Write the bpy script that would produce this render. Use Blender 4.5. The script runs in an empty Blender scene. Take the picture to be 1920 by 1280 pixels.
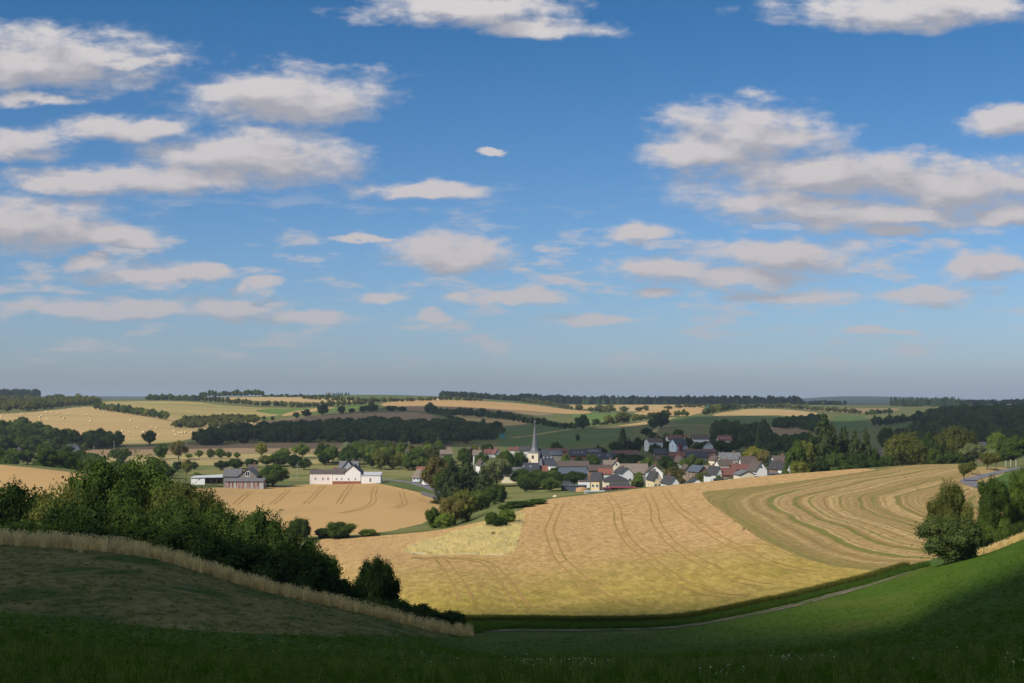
import bpy, math, random
import numpy as np
from mathutils import Vector

random.seed(7)
RNG = np.random.default_rng(11)
SC = bpy.context.scene
COL = SC.collection

# ------------------------------------------------------------------ camera
F = 2666.667          # focal length in photograph pixels (50 mm on 36 mm, 1920 px wide)
HY = 745.0            # image row of the eye-level horizon
cam_d = bpy.data.cameras.new('camera')
cam_d.lens = 50.0
cam_d.sensor_width = 36.0
cam_d.shift_y = (HY - 640.0) / 1920.0
cam_d.clip_start = 0.5
cam_d.clip_end = 60000.0
cam = bpy.data.objects.new('camera', cam_d)
cam.location = (0, 0, 0)
cam.rotation_euler = (math.radians(90), 0, 0)
COL.objects.link(cam)
SC.camera = cam

# ------------------------------------------------------------------ sun, exposure
SUN = Vector((-0.56, -0.50, 0.66)).normalized()      # direction towards the sun
sun_d = bpy.data.lights.new('sun', 'SUN')
sun_d.energy = 4.6
sun_d.angle = math.radians(0.53)
sun_d.color = (1.0, 0.93, 0.82)
sun = bpy.data.objects.new('sun', sun_d)
sun.rotation_euler = (-SUN).to_track_quat('-Z', 'Y').to_euler()
COL.objects.link(sun)
SC.view_settings.view_transform = 'Standard'
SC.view_settings.look = 'None'
SC.view_settings.exposure = 0.0
SC.view_settings.gamma = 1.0
SC.view_settings.use_curve_mapping = False
SC.render.engine = 'CYCLES'
SC.cycles.use_denoising = True
SC.cycles.max_bounces = 5
SC.cycles.diffuse_bounces = 2
SC.cycles.glossy_bounces = 1
SC.cycles.transmission_bounces = 2
SC.cycles.transparent_max_bounces = 4
SC.cycles.volume_bounces = 0
SC.cycles.caustics_reflective = False
SC.cycles.caustics_refractive = False

# ------------------------------------------------------------------ world: Nishita sky + procedural clouds
W = bpy.data.worlds.new('World')
SC.world = W
W.use_nodes = True
wt = W.node_tree
wt.nodes.clear()


class NT:
    """small helper for writing node graphs"""
    def __init__(self, tree):
        self.t = tree

    def n(self, kind, **kw):
        nd = self.t.nodes.new(kind)
        for k, v in kw.items():
            setattr(nd, k, v)
        return nd

    def link(self, a, b):
        self.t.links.new(a, b)

    def put(self, sock, v):
        if isinstance(v, bpy.types.NodeSocket):
            self.t.links.new(v, sock)
        elif v is not None:
            sock.default_value = v

    def m(self, op, a, b=None, c=None, clamp=False):
        nd = self.n('ShaderNodeMath', operation=op, use_clamp=clamp)
        for i, v in enumerate((a, b, c)):
            if v is not None:
                self.put(nd.inputs[i], v)
        return nd.outputs[0]

    def v(self, op, a, b=None, c=None):
        nd = self.n('ShaderNodeVectorMath', operation=op)
        for i, v in enumerate((a, b, c)):
            if v is not None:
                self.put(nd.inputs[i], v)
        return nd.outputs['Value'] if op in ('LENGTH', 'DOT_PRODUCT', 'DISTANCE') else nd.outputs[0]

    def noise(self, vec, scale, detail=3.0, rough=0.55, dist=0.0, lac=2.0, dim='3D'):
        nd = self.n('ShaderNodeTexNoise', noise_dimensions=dim)
        self.put(nd.inputs['Vector'], vec)
        nd.inputs['Scale'].default_value = scale
        nd.inputs['Detail'].default_value = detail
        nd.inputs['Roughness'].default_value = rough
        nd.inputs['Lacunarity'].default_value = lac
        nd.inputs['Distortion'].default_value = dist
        return nd.outputs['Fac']

    def mix(self, fac, a, b, blend='MIX'):
        nd = self.n('ShaderNodeMix', data_type='RGBA', blend_type=blend)
        nd.clamp_factor = True
        self.put(nd.inputs['Factor'], fac)
        self.put(nd.inputs['A'] if False else nd.inputs[6], a)
        self.put(nd.inputs[7], b)
        return nd.outputs[2]

    def rng(self, val, a, b, c=0.0, d=1.0, smooth=True):
        nd = self.n('ShaderNodeMapRange')
        nd.interpolation_type = 'SMOOTHSTEP' if smooth else 'LINEAR'
        nd.clamp = True
        self.put(nd.inputs[0], val)
        for i, x in enumerate((a, b, c, d)):
            self.put(nd.inputs[i + 1], x)
        return nd.outputs[0]

    def xyz(self, v):
        nd = self.n('ShaderNodeSeparateXYZ')
        self.put(nd.inputs[0], v)
        return nd.outputs

    def comb(self, x, y, z):
        nd = self.n('ShaderNodeCombineXYZ')
        for i, q in enumerate((x, y, z)):
            self.put(nd.inputs[i], q)
        return nd.outputs[0]


def c4(c):
    return (c[0], c[1], c[2], 1.0)


N = NT(wt)
tc = N.n('ShaderNodeTexCoord')
DIR = tc.outputs['Generated']
sky = N.n('ShaderNodeTexSky', sky_type='NISHITA')
sky.sun_disc = False
sky.sun_elevation = math.asin(SUN.z)
sky.sun_rotation = math.atan2(SUN.x, SUN.y)
sky.altitude = 400
sky.air_density = 1.0
sky.dust_density = 1.2
sky.ozone_density = 3.0
dx, dy, dz = N.xyz(DIR)
# the upper sky is a deeper, more saturated blue than the veil over the horizon
zz = N.rng(dz, 0.0, 0.26, 0.0, 1.0, smooth=False)
tint = N.mix(N.m('POWER', zz, 0.65), c4((0.82, 0.88, 1.14)), c4((0.255, 0.57, 0.80)))
skyc = N.mix(1.0, sky.outputs[0], tint, 'MULTIPLY')

# cloud blobs: (azimuth px, elevation row, half width, height above, depth below) in photograph pixels
BLOBS = [
    (60, 120, 240, 62, 50), (230, 118, 120, 16, 12), (60, 186, 75, 14, 12),
    (535, 196, 175, 62, 44), (480, 172, 90, 38, 40), (610, 188, 90, 22, 24),
    (235, 245, 120, 26, 24), (470, 300, 180, 48, 42), (330, 330, 210, 26, 30), (150, 340, 130, 24, 22),
    (30, 275, 80, 34, 28), (60, 425, 150, 50, 38), (200, 450, 110, 26, 24),
    (160, 495, 50, 18, 15), (310, 520, 120, 24, 18), (400, 512, 50, 18, 16), (480, 538, 36, 16, 12),
    (790, 352, 140, 18, 18), (930, 289, 22, 8, 7), (845, 482, 118, 38, 28),
    (858, 550, 28, 12, 12), (715, 556, 36, 10, 8), (960, 560, 90, 18, 14), (690, 456, 55, 8, 7),
    (860, 18, 190, 30, 26), (1020, 50, 120, 18, 18), (1720, 20, 230, 34, 34),
    (1400, 262, 150, 62, 52), (1320, 292, 110, 26, 26), (1560, 330, 250, 50, 46), (1780, 350, 210, 50, 48),
    (1480, 380, 180, 22, 24), (1640, 408, 220, 28, 26), (1690, 440, 60, 12, 12), (1890, 400, 110, 26, 26),
    (1190, 438, 70, 20, 18), (1240, 506, 105, 22, 20), (1460, 480, 170, 28, 32), (1400, 520, 110, 18, 20),
    (1245, 548, 50, 12, 10), (1850, 500, 90, 24, 20), (1740, 552, 110, 20, 18), (1890, 230, 80, 32, 22),
    (1500, 556, 130, 16, 14), (430, 582, 110, 24, 18), (580, 598, 90, 18, 16), (200, 585, 190, 22, 16),
    (1640, 622, 70, 8, 8), (1110, 600, 100, 14, 12), (815, 598, 36, 14, 10),
]
# direction coordinates: a = tan(azimuth), b = tan(elevation) along the azimuth's meridian
ady = N.m('MAXIMUM', N.m('ABSOLUTE', dy), 0.02)
P0 = N.comb(N.m('DIVIDE', dx, ady), N.m('DIVIDE', dz, ady), 0.0)
# billow warp; stretched sideways like the photograph's wind-torn cumulus
wv = N.v('MULTIPLY', P0, (24.0, 56.0, 1.0))
nz = N.n('ShaderNodeTexNoise', noise_dimensions='2D')
N.link(wv, nz.inputs['Vector'])
nz.inputs['Scale'].default_value = 0.5
nz.inputs['Detail'].default_value = 5.0
nz.inputs['Roughness'].default_value = 0.62
warp = N.v('MULTIPLY', N.v('SUBTRACT', nz.outputs['Color'], (0.5, 0.5, 0.5)), (0.042, 0.023, 0.0))
PW = N.v('ADD', P0, warp)


def blob_field(vec, keep):
    best = None
    for (px, py, rx, up, dn) in keep:
        ca, cb = (px - 960.0) / F, (HY - py) / F
        rx, up, dn = rx * 1.06, up * 1.06, dn * 1.02
        ax, ay = F / rx, F / up
        q = N.v('MULTIPLY_ADD', vec, (ax, ay, 0.0), (-ca * ax, -cb * ay, 0.0))
        r = N.v('LENGTH', N.v('MAXIMUM', q, N.v('MULTIPLY', q, (-1.0, -up / dn, 0.0))))
        if best is None:
            best = r
        else:
            nd = N.n('ShaderNodeMath', operation='SMOOTH_MIN')
            N.link(best, nd.inputs[0])
            N.link(r, nd.inputs[1])
            nd.inputs[2].default_value = 0.12
            best = nd.outputs[0]
    return best


fine = N.noise(wv, 1.2, 8.0, 0.60, dim='2D')
finek = N.m('MULTIPLY', N.m('SUBTRACT', fine, 0.5), 1.5)
f0 = N.m('ADD', blob_field(PW, BLOBS), finek)
# the same field a little further towards the sun (up and to the left) shades each cloud's underside
PS = N.v('ADD', PW, (-0.0085, 0.0115, 0.0))
fine2 = N.noise(N.v('ADD', wv, (-0.20, 0.64, 0.0)), 1.2, 4.0, 0.57, dim='2D')
f1 = N.m('ADD', blob_field(PS, BLOBS), N.m('MULTIPLY', N.m('SUBTRACT', fine2, 0.5), 1.5))
rim = N.rng(N.m('SUBTRACT', f1, f0), 0.05, 0.8)
dens = N.rng(f0, N.m('ADD', 1.42, N.m('MULTIPLY', rim, -0.08)), N.m('ADD', 0.40, N.m('MULTIPLY', rim, 0.20)))
shade = N.rng(N.m('SUBTRACT', N.m('MINIMUM', f1, 1.9), N.m('MULTIPLY', f0, 0.60)), -0.16, 0.80)
# a thin far layer of small clouds low over the horizon
iz = N.m('DIVIDE', 1.0, N.m('MAXIMUM', N.m('ADD', dz, 0.02), 0.02))
pl = N.comb(N.m('MULTIPLY', dx, iz), N.m('MULTIPLY', dy, iz), 0.0)
low = N.noise(N.v('MULTIPLY', P0, (17.0, 70.0, 1.0)), 1.0, 6.0, 0.60, dim='2D')
lowband = N.m('MULTIPLY', N.rng(dz, 0.010, 0.035), N.rng(dz, 0.16, 0.09))
lowd = N.m('MULTIPLY', N.rng(low, 0.51, 0.72), N.m('MULTIPLY', lowband, 0.85))
shade = N.m('MAXIMUM', shade, N.m('MULTIPLY', N.m('GREATER_THAN', lowd, dens), 0.85))
dens = N.m('MAXIMUM', dens, lowd)
# clouds dull and fade towards the horizon veil
CL_HI = (c4((0.50, 0.455, 0.47)), c4((0.70, 0.665, 0.66)))
CL_LO = (c4((0.37, 0.36, 0.395)), c4((0.41, 0.41, 0.45)))
SKYSTR = 0.11


def cloud_colour(sh):
    c = N.mix(sh, N.mix(zz, *CL_LO), N.mix(zz, *CL_HI))
    c = N.v('SCALE', c)
    c.node.inputs['Scale'].default_value = 1.0 / SKYSTR
    return c


amt = N.m('MULTIPLY', dens, N.rng(dz, 0.0, 0.10, 0.55, 0.94))
bg1 = N.n('ShaderNodeBackground')
N.link(N.mix(amt, skyc, cloud_colour(shade)), bg1.inputs[0])
bg1.inputs[1].default_value = SKYSTR
# the same broken cumulus overhead and behind
high = N.noise(pl, 1.6, 4.0, 0.58, dim='2D')
highd = N.m('MULTIPLY', N.rng(high, 0.47, 0.61), N.rng(dz, 0.03, 0.16, 0.0, 0.85))
bg2 = N.n('ShaderNodeBackground')
N.link(N.mix(highd, skyc, cloud_colour(0.25)), bg2.inputs[0])
bg2.inputs[1].default_value = SKYSTR
ahead = N.m('MULTIPLY', N.m('GREATER_THAN', dy, 0.55), N.m('LESS_THAN', dz, 0.36))
mixw = N.n('ShaderNodeMixShader')
N.link(ahead, mixw.inputs[0])
N.link(bg2.outputs[0], mixw.inputs[1])
N.link(bg1.outputs[0], mixw.inputs[2])
wo = N.n('ShaderNodeOutputWorld')
N.link(mixw.outputs[0], wo.inputs[0])
W.cycles.sampling_method = 'NONE'
SC.cycles.use_adaptive_sampling = True
SC.cycles.adaptive_threshold = 0.01
SC.cycles.adaptive_min_samples = 12

# ================================================================== terrain
def pchip_slopes(x, y):
    """x, y: (K, ...) monotone x along axis 0"""
    h = np.diff(x, axis=0)
    d = np.diff(y, axis=0) / h
    m = np.zeros_like(y)
    w1 = 2 * h[1:] + h[:-1]
    w2 = h[1:] + 2 * h[:-1]
    same = (d[:-1] * d[1:]) > 0
    with np.errstate(divide='ignore', invalid='ignore'):
        hm = (w1 + w2) / (w1 / d[:-1] + w2 / d[1:])
    m[1:-1] = np.where(same, hm, 0.0)
    m[0] = d[0]
    m[-1] = d[-1]
    return m


def pchip1(x, y, q):
    x = np.asarray(x, float)
    y = np.asarray(y, float)
    m = pchip_slopes(x[:, None], y[:, None])[:, 0]
    q = np.clip(q, x[0], x[-1])
    i = np.clip(np.searchsorted(x, q, side='right') - 1, 0, len(x) - 2)
    h = x[i + 1] - x[i]
    t = (q - x[i]) / h
    return ((2 * t**3 - 3 * t**2 + 1) * y[i] + (t**3 - 2 * t**2 + t) * h * m[i]
            + (-2 * t**3 + 3 * t**2) * y[i + 1] + (t**3 - t**2) * h * m[i + 1])


KPX = [-900, 0, 240, 480, 700, 870, 960, 1100, 1250, 1440, 1600, 1750, 1850, 1920, 2100, 2900]
# each profile: per column a pair (distance, value); value > 300 is the image row of that ground, else a height in metres
PROF = [
    [(1.0, -1.7)] * 16,
    [(10.0, -3.1)] * 16,
    [(28, v) for v in (1265, 1262, 1270, 1282, 1288, 1290, 1290, 1290, 1288, 1286, 1284, 1280, 1276, 1272, 1262, 1220)],
    [(65, v) for v in (1120, 1150, 1175, 1205, 1226, 1236, 1238, 1236, 1234, 1228, 1220, 1206, 1190, 1176, 1140, 1050)],
    [(115, 960), (118, 1020), (120, 1038), (126, 1102), (135, 1152), (148, 1190), (165, 1182), (168, 1181), (172, 1176),
     (180, 1145), (192, 1107), (202, 1060), (206, 1036), (208, 1010), (210, 950), (200, 760)],
    [(175, -30), (175, -29), (172, -29), (172, -29.5), (172, -29.3), (172, 1168), (178, 1167), (182, 1166), (186, 1160),
     (190, 1131), (202, 1094), (214, 1050), (220, 1040), (224, 1030), (228, -25), (230, -20)],
    [(260, -38), (260, -38), (260, -37.5), (260, -36), (262, 1058), (262, 1055), (262, 1056), (258, 1057), (256, 1052),
     (262, 1022), (272, 1003), (280, 990), (285, 985), (290, 980), (300, -24), (300, -20)],
    [(420, -44), (420, -43), (420, -42), (420, -41), (410, 1003), (395, 984), (410, 951), (440, 929), (462, 912.5),
     (490, 892.5), (515, 879.5), (530, 870), (540, 867), (545, 862), (550, 840), (550, 760)],
    [(560, -40), (600, 870), (590, 894), (590, 935), (600, 930), (580, -43), (600, 930), (600, -41), (600, -40),
     (610, -39), (620, -37), (630, -35), (640, -33), (640, -31), (640, -30), (640, -25)],
    [(780, -42), (760, -42), (760, -44), (745, 905), (740, 904), (745, 898), (720, 905), (740, -42), (740, -41),
     (740, -38), (760, -36), (760, -35), (760, -34), (760, -32), (760, -32), (760, -30)],
    [(1000, v) for v in (852, 852, 855, 853, 850, 848, 845, 842, 838, 842, 845, 848, 848, 848, 848, 848)],
    [(1200, 835), (1200, 836), (1180, 831), (1180, 830), (1180, 830), (1200, 828), (1200, 826), (1220, 822), (1200, 820),
     (1200, 825), (1200, 830), (1250, 835), (1250, 835), (1250, 835), (1250, 835), (1250, 835)],
    [(1600, 780), (1600, 784), (1570, 793), (1600, 805), (1600, 800), (1600, 800), (1600, 800), (1600, 800), (1600, 797),
     (1600, 797), (1600, 805), (1600, 800), (1600, 795), (1600, 795), (1600, 795), (1600, 795)],
    [(2000, 764), (2000, 766), (2000, 766), (2050, 776), (2100, 773), (2100, 775), (2100, 779), (2100, 781), (2050, 778),
     (2100, 776), (2100, 783), (2100, 780), (2100, 775), (2100, 775), (2100, 775), (2100, 775)],
    [(2600, 754), (2600, 755), (2600, 752), (2600, 751), (2600, 752), (2600, 753), (2600, 759), (2700, 767), (2700, 766),
     (2700, 764), (2700, 766), (2600, 766), (2600, 764), (2600, 764), (2600, 764), (2600, 764)],
    [(3300, 748), (3300, 749), (3300, 747), (3300, 741.5), (3300, 739), (3300, 744), (3300, 750), (3300, 757), (3300, 757),
     (3300, 757), (3300, 758), (3300, 758), (3300, 757), (3300, 756), (3300, 756), (3300, 756)],
    [(4300, v) for v in (752, 753, 751, 748, 746, 750, 754, 758, 758, 758, 760, 760, 759, 758, 758, 758)],
    [(7000, v) for v in (748, 749, 749, 749, 749, 751, 753, 754, 754, 754, 754, 755, 756, 756, 755, 755)],
    [(11000, v) for v in (741, 741.5, 742, 744, 746, 748, 748, 748, 748, 748, 741.5, 745, 749, 750.5, 750, 748)],
    [(17000, v) for v in (752, 752, 752, 752, 752, 752, 752, 752, 752, 752, 752, 752, 752, 752, 752, 752)],
]
K = len(PROF)
PD, PZ = [], []
for row in PROF:
    PD.append([math.log(d) for d, v in row])
    PZ.append([(HY - v) / F * d if v > 300 else v for d, v in row])


_kq = np.arange(-900, 2901, 2.0)
KD_T = np.stack([pchip1(KPX, PD[k], _kq) for k in range(K)])
KZ_T = np.stack([pchip1(KPX, PZ[k], _kq) for k in range(K)])


def knots(px):
    u = np.clip((np.asarray(px, float) + 900) / 2.0, 0, len(_kq) - 1.001)
    k_ = u.astype(int)
    t = u - k_
    return KD_T[:, k_] * (1 - t) + KD_T[:, k_ + 1] * t, KZ_T[:, k_] * (1 - t) + KZ_T[:, k_ + 1] * t


def ground_pd(px, D):
    """ground height at distance D (along Y) in the direction of column px; 1-D arrays"""
    px = np.atleast_1d(np.asarray(px, float))
    D = np.atleast_1d(np.asarray(D, float))
    kx, kz = knots(px)
    q = np.clip(np.log(np.maximum(D, 1.0)), kx[0], kx[-1])
    m = pchip_slopes(kx, kz)
    i = np.clip((q[None] >= kx).sum(0) - 1, 0, K - 2)
    j = np.arange(len(px))
    x0, x1 = kx[i, j], kx[i + 1, j]
    h = x1 - x0
    t = (q - x0) / h
    z = ((2 * t**3 - 3 * t**2 + 1) * kz[i, j] + (t**3 - 2 * t**2 + t) * h * m[i, j]
         + (-2 * t**3 + 3 * t**2) * kz[i + 1, j] + (t**3 - t**2) * h * m[i + 1, j])
    X = (px - 960.0) / F * D
    amp = np.clip((D - 20) / 200.0, 0, 1) * np.clip((1500.0 - D) / 1200.0, 0, 1) * 0.16
    z = z + amp * (np.sin(X * 0.11 + D * 0.045) + np.sin(D * 0.083 - X * 0.05 + 1.3) + 0.6 * np.sin(X * 0.21 - D * 0.13))
    return z


def ground(X, Y):
    X = np.atleast_1d(np.asarray(X, float))
    Y = np.maximum(np.atleast_1d(np.asarray(Y, float)), 1.0)
    return ground_pd(960.0 + F * X / Y, Y)


LD = np.linspace(math.log(14.0), math.log(12000.0), 1100)
_TPX = np.arange(-1200, 3121, 6.0)
_a, _b = np.meshgrid(_TPX, LD, indexing='ij')
TROW = HY - F * ground_pd(_a.ravel(), np.exp(_b.ravel())).reshape(_a.shape) / np.exp(_b)     # image row of the ground per column and distance
ED = np.exp(LD)


def hit(px, py, dmin=14.0, dmax=12000.0):
    """world point where the ground is seen at photograph pixel (px, py)"""
    u = min(max((px - _TPX[0]) / 6.0, 0.0), len(_TPX) - 1.001)
    k_ = int(u)
    i0, i1 = np.searchsorted(ED, dmin), np.searchsorted(ED, dmax)
    rows = TROW[k_, i0:i1] * (1 - u + k_) + TROW[k_ + 1, i0:i1] * (u - k_)
    D = ED[i0:i1]
    ok = np.nonzero(rows <= py)[0]
    if len(ok):
        i = ok[0]
        d = D[i]
        if i > 0:
            t = (rows[i - 1] - py) / max(rows[i - 1] - rows[i], 1e-9)
            d = D[i - 1] + (D[i] - D[i - 1]) * min(max(t, 0), 1)
    else:
        d = D[int(np.argmin(rows))]
    return ((px - 960.0) / F * d, d, HY * 0 + float(ground_pd([px], [d])[0]))


def curveD(k, px):
    return np.exp(pchip1(KPX, PD[k], np.asarray(px, float)))


# ------------------------------------------------------------------ materials
def new_mat(name):
    m = bpy.data.materials.new(name)
    m.use_nodes = True
    t = m.node_tree
    t.nodes.clear()
    n = NT(t)
    out = n.n('ShaderNodeOutputMaterial')
    return m, n, out


def principled(n, out, col, rough=0.9, spec=0.1, bump=None, metal=0.0):
    p = n.n('ShaderNodeBsdfPrincipled')
    n.put(p.inputs['Base Color'], col if isinstance(col, bpy.types.NodeSocket) else c4(col))
    n.put(p.inputs['Roughness'], rough)
    p.inputs['Specular IOR Level'].default_value = spec
    p.inputs['Metallic'].default_value = metal
    if bump is not None:
        b = n.n('ShaderNodeBump')
        b.inputs['Strength'].default_value = bump[1]
        b.inputs['Distance'].default_value = bump[2]
        n.link(bump[0], b.inputs['Height'])
        n.link(b.outputs[0], p.inputs['Normal'])
    n.link(p.outputs[0], out.inputs[0])
    return p


def ground_mat(name, c1, c2, c3=None, s1=0.03, s2=0.9, amt3=(0.55, 0.7), s3=0.012, stretch=(1, 1, 1), bump=0.25, bd=0.25,
               grain=0.45):
    """three natural colours mixed by broad patches and fine grain"""
    m, n, out = new_mat(name)
    t = n.n('ShaderNodeTexCoord')
    p = n.v('MULTIPLY', t.outputs['Object'], stretch)
    a = n.noise(p, s1, 5.0, 0.6)
    f = n.noise(p, s2, 5.0, 0.7)
    k = n.m('ADD', n.m('MULTIPLY', n.m('SUBTRACT', a, 0.5), 1.6), n.m('MULTIPLY', n.m('SUBTRACT', f, 0.5), 2.2 * grain))
    col = n.mix(n.m('ADD', k, 0.5, clamp=True), c4(c1), c4(c2))
    if c3:
        g = n.noise(p, s3, 4.0, 0.55, 0.4)
        g2 = n.m('ADD', g, n.m('MULTIPLY', n.m('SUBTRACT', f, 0.5), 0.25))
        col = n.mix(n.rng(g2, amt3[0], amt3[1]), col, c4(c3))
    principled(n, out, col, 0.95, 0.05, (f, bump, bd) if bump else None)
    return m


MAT = {}
MAT['meadow'] = ground_mat('meadow_soil_and_grass', (0.030, 0.068, 0.004), (0.075, 0.124, 0.012), (0.085, 0.110, 0.016), 0.05, 2.2,
                           (0.50, 0.68), 0.06, (1, 0.28, 1), grain=1.2)
MAT['mown'] = ground_mat('mown_dry_grass', (0.055, 0.075, 0.014), (0.205, 0.170, 0.060), (0.045, 0.078, 0.012), 0.16, 1.2,
                         (0.54, 0.64), 0.22, (1.0, 0.34, 1), grain=1.3)
MAT['dry'] = ground_mat('dry_tall_grass', (0.42, 0.30, 0.145), (0.30, 0.22, 0.09), (0.13, 0.15, 0.04), 0.10, 1.1, (0.56, 0.7), 0.06)
MAT['knoll'] = ground_mat('knoll_straw', (0.56, 0.49, 0.29), (0.45, 0.39, 0.20), (0.25, 0.255, 0.10), 0.05, 0.6, (0.52, 0.66), 0.05, (1, 0.4, 1))
MAT['verge'] = ground_mat('green_verge', (0.05, 0.10, 0.018), (0.085, 0.14, 0.03), (0.16, 0.16, 0.06), 0.10, 1.5, (0.58, 0.72), 0.06)
MAT['rough'] = ground_mat('rough_grass', (0.10, 0.125, 0.035), (0.19, 0.18, 0.065), (0.06, 0.09, 0.022), 0.05, 0.8, (0.5, 0.66), 0.03)
MAT['pasture'] = ground_mat('pasture_grass', (0.155, 0.165, 0.05), (0.24, 0.21, 0.085), (0.10, 0.135, 0.035), 0.012, 0.3, (0.5, 0.66), 0.02,
                            (0.7, 1.6, 1))
MAT['drypasture'] = ground_mat('dry_pasture_grass', (0.40, 0.315, 0.14), (0.31, 0.255, 0.10), (0.17, 0.18, 0.055), 0.010, 0.2, (0.5, 0.62), 0.012,
                               (0.5, 1.8, 1))
MAT['farwheat'] = ground_mat('ripe_wheat_far', (0.49, 0.315, 0.135), (0.43, 0.27, 0.108), (0.39, 0.27, 0.115), 0.006, 0.12, (0.55, 0.75), 0.008, bump=0.1)
MAT['farstubble'] = ground_mat('straw_stubble', (0.49, 0.345, 0.155), (0.40, 0.275, 0.115), (0.30, 0.26, 0.09), 0.007, 0.12, (0.56, 0.72), 0.006,
                               (0.45, 1.8, 1), bump=0.1)
MAT['tilled_and_shaded'] = ground_mat('brown_soil_and_shaded_tan', (0.30, 0.205, 0.115), (0.245, 0.165, 0.092), (0.33, 0.235, 0.125), 0.006, 0.10, (0.56, 0.75), 0.007,
                           (0.5, 1.6, 1), bump=0.1)  # brown soil; on the field below the wood the brown stands for cloud shade
MAT['hay'] = ground_mat('hay_meadow', (0.41, 0.305, 0.12), (0.32, 0.26, 0.09), (0.19, 0.20, 0.06), 0.005, 0.10, (0.52, 0.66), 0.004,
                        (0.45, 2.4, 1), bump=0.1)
MAT['green'] = ground_mat('green_field', (0.075, 0.125, 0.035), (0.105, 0.145, 0.042), (0.15, 0.15, 0.05), 0.005, 0.10, (0.55, 0.7), 0.004,
                          (0.5, 1.8, 1), bump=0.1)
MAT['bright'] = ground_mat('fresh_green_crop', (0.10, 0.165, 0.03), (0.13, 0.19, 0.045), None, 0.008, 0.1, bump=0.1)
MAT['land'] = ground_mat('open_land', (0.105, 0.125, 0.04), (0.16, 0.155, 0.055), (0.07, 0.10, 0.028), 0.004, 0.08, (0.5, 0.66), 0.003, bump=0.1)
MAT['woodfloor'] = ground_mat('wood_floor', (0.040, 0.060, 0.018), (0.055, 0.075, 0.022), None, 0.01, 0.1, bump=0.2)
MAT['farland'] = ground_mat('wooded_distance', (0.030, 0.048, 0.024), (0.042, 0.062, 0.032), (0.17, 0.15, 0.075), 0.0006, 0.004, (0.62, 0.68), 0.0008, bump=0)

# ripe wheat: ears in wind rows, greener towards the damp hollow
def wheat_mat():
    m, n, out = new_mat('ripe_wheat')
    t = n.n('ShaderNodeTexCoord')
    P = t.outputs['Object']
    f = n.noise(n.v('MULTIPLY', P, (1.0, 0.30, 1.0)), 0.75, 6.0, 0.75)
    w = n.noise(n.v('MULTIPLY', P, (0.55, 0.35, 1.0)), 0.30, 5.0, 0.66, 0.6)
    b = n.noise(P, 0.018, 4.0, 0.55)
    x, y, z = n.xyz(P)
    # late-ripening hollow: the crop is greener near the foot of the slope
    g = n.rng(n.m('ADD', y, n.m('ADD', n.m('MULTIPLY', n.m('SUBTRACT', b, 0.5), 170.0), n.m('MULTIPLY', x, -0.35))), 285.0, 195.0)
    c = n.mix(n.rng(f, 0.36, 0.64), c4((0.395, 0.238, 0.092)), c4((0.575, 0.37, 0.155)))
    c = n.mix(n.rng(w, 0.52, 0.72, 0.0, 0.35), c, c4((0.32, 0.19, 0.065)))
    cg = n.mix(n.rng(f, 0.3, 0.7), c4((0.235, 0.185, 0.028)), c4((0.46, 0.345, 0.068)))
    cg = n.mix(n.rng(w, 0.50, 0.70, 0.0, 0.45), cg, c4((0.20, 0.185, 0.026)))
    c = n.mix(n.m('MULTIPLY', g, n.rng(n.m('ADD', b, n.m('MULTIPLY', w, 0.4)), 0.45, 0.85, 0.6, 1.0)), c, cg)
    h = n.m('ADD', f, n.m('MULTIPLY', w, 1.6))
    principled(n, out, c, 0.85, 0.1, (h, 0.6, 0.6))
    return m


MAT['wheat'] = wheat_mat()


def stubble_mat():
    """mown swaths that follow the field's edge; 'swath' is the distance in metres from that edge"""
    m, n, out = new_mat('swathed_stubble')
    t = n.n('ShaderNodeTexCoord')
    P = t.outputs['Object']
    at = n.n('ShaderNodeAttribute', attribute_name='swath')
    s = at.outputs['Fac']
    wob = n.noise(P, 0.05, 3.0, 0.5)
    s2 = n.m('ADD', s, n.m('MULTIPLY', n.m('SUBTRACT', wob, 0.5), 3.0))
    v1 = n.comb(n.m('MULTIPLY', s2, 0.40), 0.0, 0.0)
    bands = n.noise(v1, 1.0, 2.0, 0.5)
    v2 = n.comb(n.m('MULTIPLY', s2, 0.95), 7.0, 0.0)
    lines = n.noise(v2, 1.0, 3.0, 0.6)
    v3 = n.comb(n.m('MULTIPLY', s2, 0.36), 21.0, 0.0)
    greens = n.noise(v3, 1.0, 3.0, 0.75)
    f = n.noise(n.v('MULTIPLY', P, (1, 0.4, 1)), 0.8, 6.0, 0.78)
    c = n.mix(n.rng(bands, 0.40, 0.60), c4((0.32, 0.21, 0.076)), c4((0.475, 0.33, 0.14)))
    c = n.mix(n.rng(lines, 0.57, 0.63, 0, 0.8), c, c4((0.60, 0.435, 0.20)))
    c = n.mix(n.rng(lines, 0.45, 0.39, 0, 0.75), c, c4((0.235, 0.160, 0.055)))
    patch = n.noise(P, 0.022, 4.0, 0.6)
    c = n.mix(n.m('MULTIPLY', n.rng(greens, 0.525, 0.57), n.rng(n.m('ADD', patch, n.m('MULTIPLY', f, 0.3)), 0.45, 0.70, 0.25, 0.95)), c, c4((0.155, 0.175, 0.032)))
    c = n.mix(n.rng(s, 16.0, 10.0, 0, 0.7), c, c4((0.225, 0.185, 0.052)))
    c = n.mix(n.rng(f, 0.60, 0.36, 0, 0.6), c, c4((0.19, 0.13, 0.045)))
    principled(n, out, c, 0.9, 0.08, (n.m('ADD', f, n.m('MULTIPLY', lines, 1.2)), 0.6, 0.35))
    return m


MAT['stubble'] = stubble_mat()

# ------------------------------------------------------------------ field outlines (photograph pixels, or ('d', px, distance))
def d(px, D):
    return ('d', px, D)


FIELDS = []      # (object name, label, material key, dmin, dmax, outline)


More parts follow.
